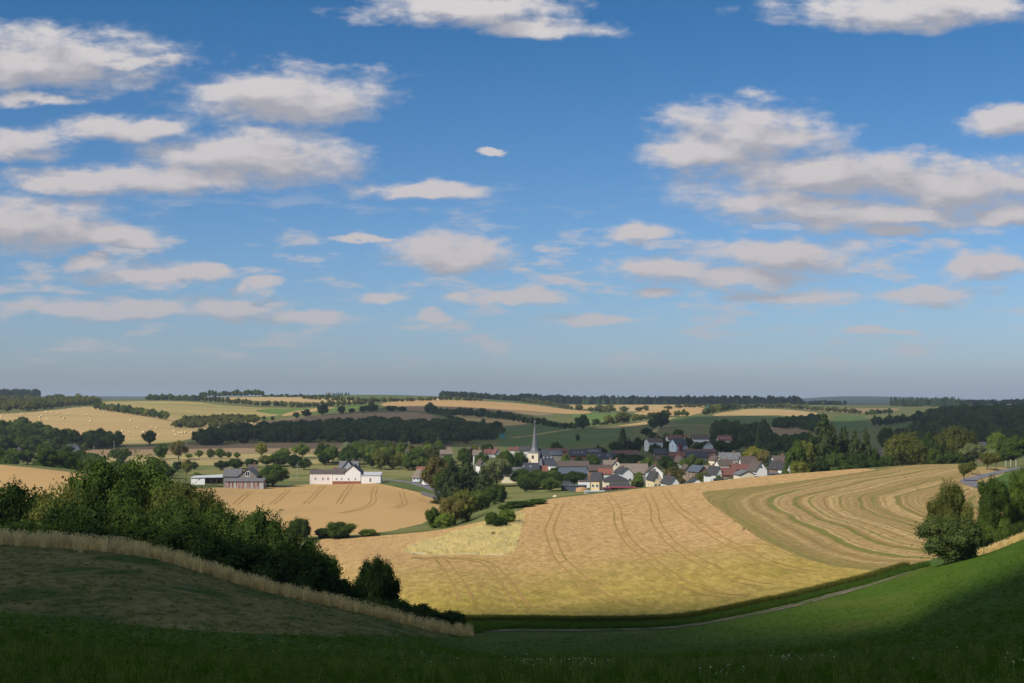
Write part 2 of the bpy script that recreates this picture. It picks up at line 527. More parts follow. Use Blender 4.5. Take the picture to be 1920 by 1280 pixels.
def field(name, label, mat, dmin, dmax, pts):
    FIELDS.append((name, label, mat, dmin, dmax, pts))


k3 = lambda px, o=0.0: d(px, float(curveD(4, px)) + o)
k4 = lambda px, o=0.0: d(px, float(curveD(5, px)) + o)
k6 = lambda px, o=0.0: d(px, float(curveD(7, px)) + o)
LEFTX = [-4500, -900, -300, 0, 120, 240, 360, 480, 590, 700, 790, 870]
field('mown_meadow', 'dull brown mown grass slope at the left front', 'mown', 30, 170,
      [d(-4500, 60), d(-900, 55), (-100, 1140), (0, 1146), (200, 1166), (340, 1179), (480, 1187), (620, 1191), (740, 1192), (850, 1193)]
      + [k3(p, -2.2) for p in (870, 790, 700, 590, 480, 360, 240, 120, 0, -300, -900, -4500)])
field('grass_bank', 'pale dry grass bank along the left hedge', 'dry', 90, 170,
      [k3(p, -2.4) for p in LEFTX] + [k3(p, 4.0) for p in reversed(LEFTX)])
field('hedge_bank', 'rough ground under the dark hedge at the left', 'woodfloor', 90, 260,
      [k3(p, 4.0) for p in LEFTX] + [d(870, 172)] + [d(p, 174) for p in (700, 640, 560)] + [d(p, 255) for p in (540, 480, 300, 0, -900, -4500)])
RX = [860, 960, 1100, 1250, 1340, 1440, 1520, 1600, 1690]
field('field_verge', 'green grass verge between the farm track and the wheat', 'verge', 130, 230,
      [k3(p, 0.0) for p in RX] + [k3(1760, 2.0), k3(1850, 2.0), k3(1920, 3.0), k3(2100, 3), k3(2900, 3), d(2900, 330), d(2100, 330), d(1950, 320), (1905, 960), (1880, 985), (1850, 1012), (1760, 1047)]
      + [k4(p) for p in reversed(RX)])
WX = [540, 640, 700, 790, 860, 960, 1100, 1250, 1340, 1440, 1520, 1600, 1690]
field('wheat_field', 'golden standing wheat with curving tramlines on the central hill', 'wheat', 150, 640,
      [d(540, 300), d(560, 176)] + [k4(p, 0.0) for p in WX[1:]] + [d(1730, 230), d(1730, 420)]
      + [k6(p, 12) for p in (1700, 1600, 1500, 1440, 1340, 1250, 1180, 1100, 1040, 985)] + [(975, 960), (905, 976), (830, 992), (760, 999), (690, 1005), (590, 1010)])
field('stubble_field', 'mown stubble with curving pale and green swaths on the right hill', 'stubble', 195, 640,
      [(1308, 921), (1332, 942), (1380, 978), (1430, 1012), (1500, 1044), (1560, 1060), (1640, 1069), (1700, 1066), (1750, 1047), (1800, 1020), (1850, 985), (1852, 955), (1832, 930), (1808, 911), (1812, 893), (1838, 873)]
      + [k6(p, 6) for p in (1820, 1760, 1700, 1668)] + [(1650, 878), (1600, 886), (1540, 895), (1440, 908), (1360, 917)])
field('rough_knoll', 'tall straw coloured rough grass on the knoll beside the wheat', 'knoll', 240, 460,
      [(750, 1033), (765, 1026), (790, 1016), (860, 996), (905, 983), (945, 968), (972, 960), (986, 966), (978, 990), (972, 1010), (962, 1040), (925, 1040), (880, 1037), (800, 1040)])
field('grass_strip', 'narrow green grass strip below the valley wheat', 'rough', 300, 640,
      [(560, 1012), (690, 1005), (760, 999), (830, 992), (905, 976), (960, 962), d(985, 436), d(1030, 445), d(1075, 455), d(1075, 520), d(1000, 530), (930, 944), (880, 956), (832, 967), (805, 980), (740, 994), (690, 1001), (560, 1006)])
field('valley_wheat_field', 'tan ripe wheat field in front of the white farm', 'farwheat', 330, 760,
      [(300, 1000), (300, 930), (380, 914), (430, 912), (500, 913), (560, 908), (640, 904), (700, 904), (745, 912), (800, 926), (835, 938), (830, 955), (805, 977), (740, 993), (690, 1000), (560, 1006), d(430, 330)])
field('hillside_wheat_field', 'narrow tan wheat field behind the trees at the far left', 'farwheat', 430, 640,
      [d(-2000, 460), d(160, 470), d(190, 560), (150, 886), (80, 878), (0, 870), (-150, 862), d(-2000, 590)])
field('pasture', 'yellow green pasture in front of the church', 'pasture', 520, 760,
      [d(850, 600), (880, 950), (935, 942), d(1010, 545), d(1110, 560), d(1130, 640), d(1060, 700), (1010, 900), (930, 900), d(870, 745)])
field('farm_pasture', 'pale green pasture behind the white farm', 'pasture', 752, 960,
      [d(330, 765), d(480, 765), d(600, 760), d(790, 762), (800, 874), (700, 872), (600, 870), (480, 872), (340, 874)])
field('dry_pasture', 'dry yellow pasture strips beyond the farms', 'drypasture', 780, 1100,
      [(180, 880), (340, 872), (480, 871), (600, 869), (640, 860), (640, 850), (480, 849), (330, 851), (200, 856)])
field('shade_browned_field', 'tan field browned with painted cloud shade at the foot of the wood', 'tilled_and_shaded', 950, 1250,  # a tan field; cloud shade is put into its brown colour
      [(150, 856), (330, 850), (480, 848), (660, 848), (800, 846), (850, 843), (850, 833), (660, 830), (480, 829), (330, 834), (180, 840), (130, 846)])
field('bale_field', 'pale straw field dotted with round bales', 'farstubble', 1130, 2600,
      [d(-2500, 1200), (60, 834), (180, 834), (260, 833), (330, 827), (430, 808), (480, 796), (500, 788), (488, 783), (420, 787), (340, 786), (330, 780), (255, 776), (190, 766), (172, 760), (140, 763), (60, 772), (0, 775), d(-2500, 2000)])
field('hay_field', 'yellow green hay field across the left hilltop', 'hay', 1500, 3300,
      [(172, 759.5), (190, 766), (255, 776), (318, 778), (330, 786), (420, 786), (490, 781), (520, 778), (560, 769), (560, 764), (480, 763), (400, 757), (370, 752), (300, 750.5), (190, 752)])
field('green_crop', 'bright green crop patch on the left hill', 'bright', 1700, 3000,
      [(470, 769), (500, 765), (550, 764.5), (620, 762), (700, 756), (705, 760), (640, 768), (590, 773), (525, 777)])
field('upland_wheat', 'tan strip of wheat on the left hill', 'farwheat', 1700, 3000,
      [(520, 778), (536, 773), (560, 768), (600, 763), (640, 762), (600, 768), (560, 775), (530, 780)])
field('ridge_stubble', 'long pale stubble field below the left skyline', 'farstubble', 2400, 3400,
      [(378, 746), (430, 743.5), (500, 742.8), (580, 744), (640, 746), (700, 749), (690, 752), (600, 753), (520, 752), (440, 748.5)])
field('ridge_meadow', 'green meadow on the skyline', 'green', 2700, 3500,
      [(560, 743), (620, 740), d(640, 3400), d(760, 3400), (780, 745), (720, 746), (640, 744)])
field('brown_hill_field', 'bare brown field on the shaded hill above the wood', 'tilled_and_shaded', 1300, 2300,
      [(390, 816), (450, 800), (500, 788), (560, 781), (640, 775), (720, 771.5), (780, 771), (800, 774), (840, 787), (848, 790), (760, 796), (640, 806), (500, 812)])
field('golden_hill_field', 'sunlit golden field along the middle hilltop', 'farwheat', 2000, 3300,
      [(705, 757), (740, 751), (790, 748), (830, 748), (900, 750.5), (960, 754), (1020, 760), (1060, 766), (1115, 770), (1110, 774), (1060, 775), (990, 769), (940, 766), (860, 762), (790, 759), (720, 761)])
field('harvested_strip', 'brown harvested strip between the hill hedges', 'tilled_and_shaded', 1700, 2700,
      [(720, 761), (790, 759), (860, 762), (940, 766), (990, 770), (1050, 775), (1010, 778), (940, 771), (880, 766), (840, 764), (830, 770), (800, 771), (780, 769), (760, 767)])
field('shaded_stubble', 'shaded tan field behind the tree row', 'farstubble', 1400, 2300,
      [(838, 776), (900, 779), (960, 786), (1000, 789), (1000, 793), (950, 797), (900, 797), (850, 790)])
field('church_green_field', 'dark green field on the slope behind the church', 'green', 1060, 2000,
      [(930, 836), (930, 812), (960, 800), (1010, 795), (1080, 803), (1140, 801), (1190, 797), (1195, 815), (1160, 830), (1100, 838), (1000, 840)])
field('curved_stubble', 'sunlit stubble wedge curving along the hill hedge', 'farstubble', 1500, 2300,
      [(1102, 801), (1150, 798), (1200, 791), (1230, 784), (1290, 779), (1290, 782), (1240, 788), (1200, 797), (1150, 802)])
field('plateau_stubble', 'pale stubble between clipped bushes on the plateau', 'farstubble', 2300, 3300,
      [(1045, 757.5), (1100, 758), (1250, 757.5), (1330, 758), (1330, 762), (1290, 764), (1220, 768), (1190, 771), (1150, 768), (1060, 763)])
field('golden_wedge', 'golden wedge of grain on the right hill', 'farwheat', 1700, 2900,
      [(1180, 774), (1240, 766), (1300, 763), (1330, 763), (1316, 777), (1290, 779), (1230, 778)])
field('crop_patch', 'small bright green patch between the hill bushes', 'bright', 1700, 2700,
      [(1062, 775), (1110, 774), (1165, 774), (1165, 784), (1110, 792), (1070, 790), (1085, 783)])
field('village_green_field', 'green slope above the back of the village', 'green', 1250, 2200,
      [(1255, 781), (1330, 779), (1440, 779), (1500, 780), (1500, 788), (1430, 798), (1400, 800), (1300, 793), (1250, 795)])
field('hilltop_stubble', 'long sunlit pale stubble field below the right wood', 'farstubble', 1900, 3000,
      [(1325, 778), (1370, 769), (1415, 764.5), (1480, 767), (1545, 774), (1530, 780), (1500, 781), (1460, 777), (1400, 778), (1350, 780)])
field('bank_stubble', 'brown stripped field above the village trees', 'tilled_and_shaded', 1250, 1900,
      [(1425, 802), (1440, 799), (1500, 802), (1530, 808), (1530, 826), (1480, 826), (1440, 822)])
field('meadow_slope', 'green meadow slope behind the tall spruces', 'green', 1400, 2700,
      [(1560, 777), (1632, 779), (1632, 805), (1610, 815), (1560, 810)])
field('forest_meadow', 'dark green meadow wedge at the edge of the right wood', 'green', 1300, 2300,
      [(1650, 803), (1690, 790), (1730, 785), (1730, 790), (1715, 805), (1690, 812), (1650, 812)])
field('far_tilled', 'reddish brown field before the far spruces', 'tilled_and_shaded', 2200, 3300,
      [(1500, 762), (1560, 763), (1690, 764.5), (1690, 768), (1620, 774), (1560, 771), (1500, 766)])
field('road_meadow', 'small green meadow beside the country road', 'verge', 240, 520,
      [(1850, 920), (1835, 912), (1870, 893), (1900, 880), d(1960, 470), d(2300, 480), d(2300, 320), d(1960, 320), (1910, 935), (1880, 940)])
field('road_verge', 'dry straw verge between the stubble and the road', 'dry', 240, 560,
      [(1852, 955), (1832, 930), (1808, 911), (1812, 893), (1838, 873), d(1900, 520), (1895, 882), (1868, 893), (1832, 910), (1850, 922), (1890, 940), (1905, 955), (1880, 985), (1855, 1008), (1850, 985)])

# ------------------------------------------------------------------ the ground mesh, cut along the field outlines
cols = np.concatenate([-np.geomspace(4600, 130, 40), np.arange(-120, 2041, 3.0), 1920 + np.geomspace(130, 4600, 40)])
rowsD = np.concatenate([np.geomspace(1.0, 20.0, 22)[:-1], np.geomspace(20.0, 3600.0, 470), np.geomspace(3700, 17000.0, 46)])
C, R = len(cols), len(rowsD)
lrow = np.log(rowsD)
GX, GL = np.meshgrid(cols, lrow)           # (R, C) column pixel, log distance
gx, gl = GX.ravel().copy(), GL.ravel().copy()
ci0, ri0 = [q.ravel().astype(float) for q in np.meshgrid(np.arange(C), np.arange(R))]
snapped = np.full(R * C, 9.0)
outlines = []
for (name, label, mat, dmin, dmax, pts) in FIELDS:
    poly = []
    for i in range(len(pts)):
        p, q = pts[i], pts[(i + 1) % len(pts)]
        if p[0] == 'd' or q[0] == 'd':
            a = (p[1], math.log(p[2])) if p[0] == 'd' else (p[0], math.log(hit(p[0], p[1], dmin, dmax)[1]))
            b = (q[1], math.log(q[2])) if q[0] == 'd' else (q[0], math.log(hit(q[0], q[1], dmin, dmax)[1]))
            ns = max(1, int(abs(b[0] - a[0]) / 60))
            for s in range(ns):
                poly.append((a[0] + (b[0] - a[0]) * s / ns, a[1] + (b[1] - a[1]) * s / ns))
        else:
            ns = max(1, int(math.hypot(q[0] - p[0], q[1] - p[1]) / 14))
            for s in range(ns):
                x, y = p[0] + (q[0] - p[0]) * s / ns, p[1] + (q[1] - p[1]) * s / ns
                poly.append((x, math.log(hit(x, y, dmin, dmax)[1])))
    poly = np.array(poly)
    for _ in range(1):       # round the corners slightly
        poly = 0.5 * poly + 0.25 * np.roll(poly, 1, 0) + 0.25 * np.roll(poly, -1, 0)
    pi = np.stack([np.interp(poly[:, 0], cols, np.arange(C)), np.interp(poly[:, 1], lrow, np.arange(R))], 1)
    outlines.append(pi)

# nearest grid vertices move onto the outlines
cpos, rpos = ci0.copy(), ri0.copy()
for pi in outlines:
    for i in range(len(pi)):
        a, b = pi[i], pi[(i + 1) % len(pi)]
        c0, c1 = int(min(a[0], b[0])) - 1, int(max(a[0], b[0])) + 2
        r0, r1 = int(min(a[1], b[1])) - 1, int(max(a[1], b[1])) + 2
        cc, rr = np.meshgrid(np.arange(max(c0, 1), min(c1, C - 2) + 1), np.arange(max(r0, 1), min(r1, R - 2) + 1))
        cc, rr = cc.ravel(), rr.ravel()
        if not len(cc):
            continue
        ab = b - a
        L2 = max(float(ab @ ab), 1e-9)
        t = np.clip(((cc - a[0]) * ab[0] + (rr - a[1]) * ab[1]) / L2, 0, 1)
        qx, qy = a[0] + t * ab[0], a[1] + t * ab[1]
        dist = np.hypot(cc - qx, rr - qy)
        idx = rr * C + cc
        ok = (dist < 0.5) & (dist < snapped[idx])
        cpos[idx[ok]] = qx[ok]
        rpos[idx[ok]] = qy[ok]
        snapped[idx[ok]] = dist[ok]
gx = np.interp(cpos, np.arange(C), cols)
gl = np.interp(rpos, np.arange(R), lrow)
gD = np.exp(gl)
gZ = ground_pd(gx, gD)
V = np.stack([(gx - 960.0) / F * gD, gD, gZ], 1)
# two triangles per cell, the diagonal that follows a snapped edge
r_, c_ = np.meshgrid(np.arange(R - 1), np.arange(C - 1), indexing='ij')
i00 = (r_ * C + c_).ravel()
i01, i10, i11 = i00 + 1, i00 + C, i00 + C + 1
on = snapped < 1.0
useB = (on[i01] & on[i10]) & ~(on[i00] & on[i11])
TA = np.stack([np.stack([i00, i01, i11], 1), np.stack([i00, i11, i10], 1)], 1)
TB = np.stack([np.stack([i00, i01, i10], 1), np.stack([i01, i11, i10], 1)], 1)
TRI = np.where(useB[:, None, None], TB, TA).reshape(-1, 3)
tcx, tcy = cpos[TRI].mean(1), rpos[TRI].mean(1)
region = np.zeros(len(TRI), int)
tD = gD[TRI].mean(1)
for f_i, pi in enumerate(outlines):
    lo, hi = pi.min(0), pi.max(0)
    sel = np.nonzero((tcx >= lo[0]) & (tcx <= hi[0]) & (tcy >= lo[1]) & (tcy <= hi[1]))[0]
    x, y = tcx[sel], tcy[sel]
    ins = np.zeros(len(sel), bool)
    for i in range(len(pi)):
        (xa, ya), (xb, yb) = pi[i], pi[(i + 1) % len(pi)]
        if ya == yb:
            continue
        cr = ((ya > y) != (yb > y)) & (x < (xb - xa) * (y - ya) / (yb - ya) + xa)
        ins ^= cr
    region[sel[ins]] = 10 + f_i
tpx = gx[TRI].mean(1)
base_near = tD < curveD(4, tpx)
region[(region == 0) & base_near] = 1
region[(region == 0) & (tD > 4200)] = 2


def make_mesh(name, verts, faces, mats, smooth=True, fmat=None):
    """fast mesh from arrays; faces (n,3) or (n,4)"""
    me = bpy.data.meshes.new(name)
    verts = np.asarray(verts, np.float32)
    faces = np.asarray(faces, np.int32)
    nf, k = faces.shape
    me.vertices.add(len(verts))
    me.vertices.foreach_set('co', verts.ravel())
    me.loops.add(nf * k)
    me.loops.foreach_set('vertex_index', faces.ravel())
    me.polygons.add(nf)
    me.polygons.foreach_set('loop_start', np.arange(0, nf * k, k, dtype=np.int32))
    me.polygons.foreach_set('loop_total', np.full(nf, k, np.int32))
    for m in (mats if isinstance(mats, (list, tuple)) else [mats]):
        me.materials.append(m)
    if fmat is not None:
        me.polygons.foreach_set('material_index', np.asarray(fmat, np.int32))
    me.polygons.foreach_set('use_smooth', np.full(nf, bool(smooth)))
    me.update(calc_edges=True)
    return me


def link(name, me, parent=None, **props):
    o = bpy.data.objects.new(name, me)
    COL.objects.link(o)
    if parent is not None:
        o.parent = parent
    for k_, v_ in props.items():
        o[k_] = v_
    return o


def region_object(rid, name, label, mat):
    t = TRI[region == rid]
    if not len(t):
        print('EMPTY FIELD', name)
        return None
    used, inv = np.unique(t.ravel(), return_inverse=True)
    me = make_mesh(name, V[used], inv.reshape(-1, 3), MAT[mat])
    return link(name, me, None, kind='structure', label=label), used


GROUND_PARTS = {}
GROUND_PARTS['land'] = region_object(0, 'valley_ground', 'rough grassland between the fields', 'land')
GROUND_PARTS['meadow'] = region_object(1, 'meadow', 'dark green grass meadow across the foreground', 'meadow')
GROUND_PARTS['far'] = region_object(2, 'distant_hills', 'blue wooded hills along the horizon', 'farland')
for f_i, (name, label, mat, dmin, dmax, pts) in enumerate(FIELDS):
    GROUND_PARTS[name] = region_object(10 + f_i, name, label, mat)

# distance from the stubble field's upper and left edges drives its swaths
def world_line(pts, dmin, dmax):
    out = []
    for i in range(len(pts) - 1):
        p, q = pts[i], pts[i + 1]
        for s in range(8):
            out.append(hit(p[0] + (q[0] - p[0]) * s / 8, p[1] + (q[1] - p[1]) * s / 8, dmin, dmax))
    out.append(hit(pts[-1][0], pts[-1][1], dmin, dmax))
    return np.array(out)


def dist_to(P, line):
    best = np.full(len(P), 1e9)
    for a, b in zip(line[:-1, :2], line[1:, :2]):
        ab = b - a
        t = np.clip(((P - a) @ ab) / max(ab @ ab, 1e-9), 0, 1)
        best = np.minimum(best, np.hypot(*(P - a - t[:, None] * ab).T))
    return best


so, used = GROUND_PARTS['stubble_field']
left_l = world_line([(1308, 921), (1332, 942), (1380, 978), (1430, 1012), (1500, 1044), (1560, 1060), (1640, 1069), (1700, 1068)], 195, 640)
top_l = world_line([(1308, 921), (1360, 917), (1440, 908), (1540, 895), (1600, 886), (1650, 878)], 195, 640)
ext = top_l[-1] + (top_l[-1] - top_l[-9]) * np.array([[1.5], [3], [6]])
top_l = np.vstack([top_l, ext])
P2 = V[used][:, :2]
d1, d2 = dist_to(P2, left_l), dist_to(P2, top_l) * 0.8
kk = 16.0
sw = -kk * np.log(np.exp(-np.minimum(d1, 300) / kk) + np.exp(-np.minimum(d2, 300) / kk)) + 8.0
at = so.data.attributes.new('swath', 'FLOAT', 'POINT')
at.data.foreach_set('value', sw.astype(np.float32))


# ------------------------------------------------------------------ ribbons laid on the ground: track, roads, tramlines
def smooth_line(pts, dmin, dmax, step=4.0):
    """photograph polyline -> evenly spaced smooth ground polyline"""
    w = np.array([p if len(p) == 3 else hit(p[0], p[1], dmin, dmax) for p in pts])[:, :2]
    s = np.concatenate([[0], np.cumsum(np.hypot(*np.diff(w, axis=0).T))])
    q = np.linspace(0, s[-1], max(3, int(s[-1] / step)))
    return np.stack([pchip1(s, w[:, 0], q), pchip1(s, w[:, 1], q)], 1)


def ribbon(name, line, width, lift, mat, offset=0.0, wob=0.0, **props):
    t = np.gradient(line, axis=0)
    t /= np.linalg.norm(t, axis=1)[:, None] + 1e-9
    nrm = np.stack([-t[:, 1], t[:, 0]], 1)
    wd = width * (1 + wob * RNG.uniform(-1, 1, len(line)))
    vs = []
    for k_ in (-0.5, 0.0, 0.5):
        p = line + nrm * (offset + k_ * wd)[:, None] if wob else line + nrm * (offset + k_ * width)
        vs.append(np.column_stack([p, ground(p[:, 0], p[:, 1]) + lift]))
    n_ = len(line)
    vs = np.vstack(vs)
    i = np.arange(n_ - 1)
    fs = np.vstack([np.stack([i + o * n_, i + 1 + o * n_, i + 1 + (o + 1) * n_, i + (o + 1) * n_], 1) for o in (0, 1)])
    return link(name, make_mesh(name, vs, fs[:, ::-1], mat), props.pop('parent', None), **props)


MAT['gravel'] = ground_mat('track_gravel', (0.19, 0.15, 0.115), (0.27, 0.205, 0.165), (0.08, 0.11, 0.03), 0.3, 3.0, (0.56, 0.66), 0.35)
MAT['asphalt'] = ground_mat('worn_asphalt', (0.15, 0.14, 0.15), (0.20, 0.19, 0.20), None, 0.1, 3.0)
MAT['trackline'] = ground_mat('pressed_wheat', (0.33, 0.205, 0.066), (0.40, 0.255, 0.092), (0.25, 0.19, 0.045), 0.2, 1.5, (0.5, 0.7), 0.05)
ribbon('farm_track', smooth_line([(840, 1184), (900, 1182), (960, 1181.5), (1100, 1181), (1200, 1179), (1260, 1176), (1330, 1166), (1440, 1145), (1550, 1118), (1650, 1089), (1700, 1073)], 130, 230, 2.0),
       2.4, 0.07, MAT['gravel'], wob=0.2, kind='structure', label='narrow gravel farm track along the foot of the wheat')
ribbon('grass_ridge', smooth_line([(840, 1184), (900, 1182), (960, 1181.5), (1100, 1181), (1200, 1179), (1260, 1176), (1330, 1166), (1440, 1145), (1550, 1118), (1650, 1089), (1700, 1073)], 130, 230, 1.5),
       0.75, 0.12, MAT['verge'], wob=0.55, parent=bpy.data.objects['farm_track'])
ribbon('country_road', smooth_line([(1900, 942), (1862, 921), (1832, 909), (1815, 903), (1822, 897), (1850, 890), (1880, 883), (1898, 879), (1925, 874)], 240, 560, 4.0),
       4.6, 0.12, MAT['asphalt'], kind='structure', label='grey country road bending past the small roadside trees')
ribbon('hill_path', smooth_line([(962, 820), (1000, 815), (1040, 808), (1080, 803), (1110, 800)], 1000, 2000, 20), 7.0, 0.15, MAT['drypasture'],
       kind='structure', label='pale farm path across the slope behind the church')
ribbon('wood_road', smooth_line([(826, 846), (832, 832), (842, 825), (855, 821), (880, 818)], 900, 1500, 15), 7.0, 0.2, MAT['asphalt'],
       kind='structure', label='grey road climbing through the gap in the wood')
ribbon('garden_path', smooth_line([(1228, 826), (1224, 815), (1228, 808), (1240, 800), (1290, 795), (1340, 799)], 1000, 1900, 15), 5.0, 0.2, MAT['drypasture'],
       kind='structure', label='pale path winding uphill behind the village')
ribbon('village_road', smooth_line([(700, 896), (745, 900), (775, 905), (800, 912), (830, 925)], 560, 800, 6), 4.5, 0.1, MAT['asphalt'],
       kind='structure', label='grey lane between the white farm and the village')
ribbon('farm_lane', smooth_line([(200, 866), (340, 862), (480, 861), (620, 860), (700, 857)], 780, 1100, 15), 4.0, 0.1, MAT['gravel'],
       kind='structure', label='pale lane through the dry pasture beyond the farms')

WHEAT = GROUND_PARTS['wheat_field'][0]
for pts in [
    [(1052, 943), (1042, 960), (1031, 1000), (1043, 1032), (1073, 1068), (1110, 1103), (1150, 1126), (1172, 1132)],
    [(1140, 930), (1155, 950), (1162, 985), (1174, 1007), (1202, 1034), (1242, 1066), (1285, 1095), (1340, 1113), (1390, 1118)],
    [(1212, 922), (1226, 950), (1234, 985), (1246, 1002), (1266, 1022), (1305, 1048), (1350, 1070), (1400, 1090), (1440, 1096)],
    [(1246, 916), (1262, 940), (1292, 967), (1332, 997), (1374, 1021), (1420, 1044), (1465, 1060), (1520, 1072)],
    [(770, 1045), (830, 1045), (880, 1048), (915, 1056), (940, 1080), (962, 1110), (985, 1138)],
    [(826, 1048), (842, 1066), (858, 1090), (875, 1125)],
]:
    ln = smooth_line(pts, 150, 520, 2.0)
    for o_ in (-0.95, 0.95):
        ribbon('tramline', ln, 0.42, 0.05, MAT['trackline'], offset=o_, wob=0.35, parent=WHEAT)
VW = GROUND_PARTS['valley_wheat_field'][0]
for pts in [
    [(540, 917), (528, 929), (509, 945)], [(606, 909), (590, 926), (573, 944)], [(659, 906), (648, 922), (634, 944)],
    [(705, 910), (700, 925), (695, 944), (676, 953), (640, 961)], [(753, 920), (755, 932), (757, 944), (740, 952)],
    [(787, 932), (793, 939)], [(470, 920), (455, 932), (440, 945)],
]:
    ln = smooth_line(pts, 400, 760, 3.0)
    for o_ in (-0.95, 0.95):
        ribbon('tramline', ln, 0.55, 0.06, MAT['trackline'], offset=o_, wob=0.3, parent=VW)

# ================================================================== clouds overhead whose shadows lie on the land
def cloud_mat(name, clear):
    """white vapour; thin clouds let part of the sunlight straight through"""
    m, n, out = new_mat(name)
    a = n.n('ShaderNodeBsdfDiffuse')
    a.inputs[0].default_value = c4((0.88, 0.87, 0.85))
    b = n.n('ShaderNodeBsdfTranslucent')
    b.inputs[0].default_value = c4((0.88, 0.85, 0.80))
    tr = n.n('ShaderNodeBsdfTransparent')
    mx = n.n('ShaderNodeMixShader')
    mx.inputs[0].default_value = 0.4
    n.link(a.outputs[0], mx.inputs[1])
    n.link(b.outputs[0], mx.inputs[2])
    m2 = n.n('ShaderNodeMixShader')
    m2.inputs[0].default_value = clear
    n.link(mx.outputs[0], m2.inputs[1])
    n.link(tr.outputs[0], m2.inputs[2])
    n.link(m2.outputs[0], out.inputs[0])
    return m


MAT['cloud'] = cloud_mat('cloud_vapour', 0.24)
MAT['thincloud'] = cloud_mat('thin_cloud_vapour', 0.50)


def vnoise(x, y, seed):
    r = np.random.default_rng(seed)
    out = np.zeros_like(x)
    for o in range(4):
        fx, fy = r.uniform(-1, 1, 2)
        for _ in range(3):
            a_, p_ = r.uniform(0, 6.28, 2)
            k_ = 2.0 ** o
            out += np.sin((x * math.cos(a_) + y * math.sin(a_)) * k_ + p_) / (k_ * 1.1)
    return out / 4.0


def cloud(label, world_pts, height, res, thick, seed, mat='cloud', zref=-28.0):
    """a lumpy cumulus over the ground outline world_pts, moved up along the sun's direction"""
    P = np.array(world_pts, float)
    lo, hi = P.min(0) - 2 * res, P.max(0) + 2 * res
    nx, ny = int((hi[0] - lo[0]) / res) + 1, int((hi[1] - lo[1]) / res) + 1
    xs, ys = np.linspace(lo[0], hi[0], nx), np.linspace(lo[1], hi[1], ny)
    X, Y = np.meshgrid(xs, ys)
    q = np.stack([X.ravel(), Y.ravel()], 1)
    ins = np.zeros(len(q), bool)
    dist = np.full(len(q), 1e9)
    near = q.copy()
    for i in range(len(P)):
        a, b = P[i], P[(i + 1) % len(P)]
        if a[1] != b[1]:
            ins ^= ((a[1] > q[:, 1]) != (b[1] > q[:, 1])) & (q[:, 0] < (b[0] - a[0]) * (q[:, 1] - a[1]) / (b[1] - a[1]) + a[0])
        ab = b - a
        t = np.clip(((q - a) @ ab) / max(ab @ ab, 1e-9), 0, 1)
        pt = a + t[:, None] * ab
        dd = np.hypot(*(q - pt).T)
        cl = dd < dist
        dist[cl] = dd[cl]
        near[cl] = pt[cl]
    ins2 = ins.copy()
    sn = (~ins) & (dist < res * 0.75)          # rim vertices snap onto the outline
    q[sn] = near[sn]
    use = ins2 | sn
    depth = np.where(ins2, dist, 0.0)
    wl = (hi - lo).max() / 7.0
    th = thick * np.sqrt(np.clip(depth / (thick * 2.0), 0, 1)) * (1 + 0.55 * vnoise(q[:, 0] / wl * 6, q[:, 1] / wl * 6, seed))
    th = np.minimum(th, 0.45 * depth)
    idx = -np.ones(len(q), int)
    idx[use] = np.arange(use.sum())
    off = SUN * ((height - zref) / SUN.z)
    base = q[use] + np.array([off.x, off.y])
    z0 = height
    top = np.column_stack([base, z0 + th[use]])
    bot = np.column_stack([base, z0 - 0.22 * th[use] - 0.5])
    i, j = np.meshgrid(np.arange(nx - 1), np.arange(ny - 1))
    a = (j * nx + i).ravel()
    quad = np.stack([a, a + 1, a + nx + 1, a + nx], 1)
    quad = quad[(use[quad]).all(1)]
    f = idx[quad]
    n_ = len(top)
    me = make_mesh('cloud', np.vstack([top, bot]), np.vstack([f, (f + n_)[:, ::-1]]), MAT[mat])
    return link('cloud', me, None, kind='structure', label=label)


def gp(px, py, dmin=20, dmax=6000):
    return hit(px, py, dmin, dmax)[:2]


def wd(px, D):
    return ((px - 960.0) / F * D, D)


# over the foreground: everything nearer than the line across the foot of the wheat and the right-hand meadow
edge = [(-700, 150), (-160, 156), wd(300, 158), wd(450, 160), wd(600, 160), wd(760, 166)] + \
       [gp(880, 1145), gp(960, 1142), gp(1060, 1140), gp(1150, 1133), gp(1260, 1122), gp(1340, 1120), gp(1420, 1136), gp(1500, 1156), gp(1570, 1160), gp(1640, 1146), gp(1720, 1126), gp(1820, 1098), gp(1925, 1076), (100, 172), (300, 130)]
cloud('big flat cloud overhead that shades the foreground meadow', edge + [(420, -60), (260, -260), (-300, -300), (-760, -120)], 1900, 11, 90, 3)
# over the wood and the brown hill field in the middle distance
cloud('long cloud overhead that shades the wood behind the farms',
      [gp(-150, 842, 900, 1600), gp(150, 845, 900, 1600), gp(420, 840, 900, 1600), gp(640, 842, 900), gp(850, 838, 900), gp(930, 836, 900), wd(1010, 850), wd(1060, 806), wd(1120, 792), wd(1200, 785), wd(1300, 800), wd(1360, 830), wd(1420, 800), wd(1520, 790), wd(1640, 800), wd(1800, 830), wd(2000, 850),
       gp(2000, 770, 1500), gp(1800, 776, 1500), gp(1640, 783, 1500), gp(1560, 790, 1500), gp(1500, 784, 1500), gp(1440, 779, 1500), gp(1380, 777, 1500), gp(1300, 780, 1500), gp(1230, 791, 1500), gp(1180, 797, 1400), gp(1100, 799, 1400), gp(1040, 790, 1400), gp(1000, 778, 1500),
       gp(960, 769, 1500), gp(900, 763, 1500), gp(820, 759, 1500), gp(740, 761, 1500), gp(690, 768, 1500), gp(600, 778, 1500), gp(500, 789, 1400), gp(440, 805, 1300), gp(330, 828, 1100), gp(180, 834, 1100), gp(60, 828, 1100), gp(-150, 826, 1100)],
      1000, 30, 150, 5, 'thincloud')
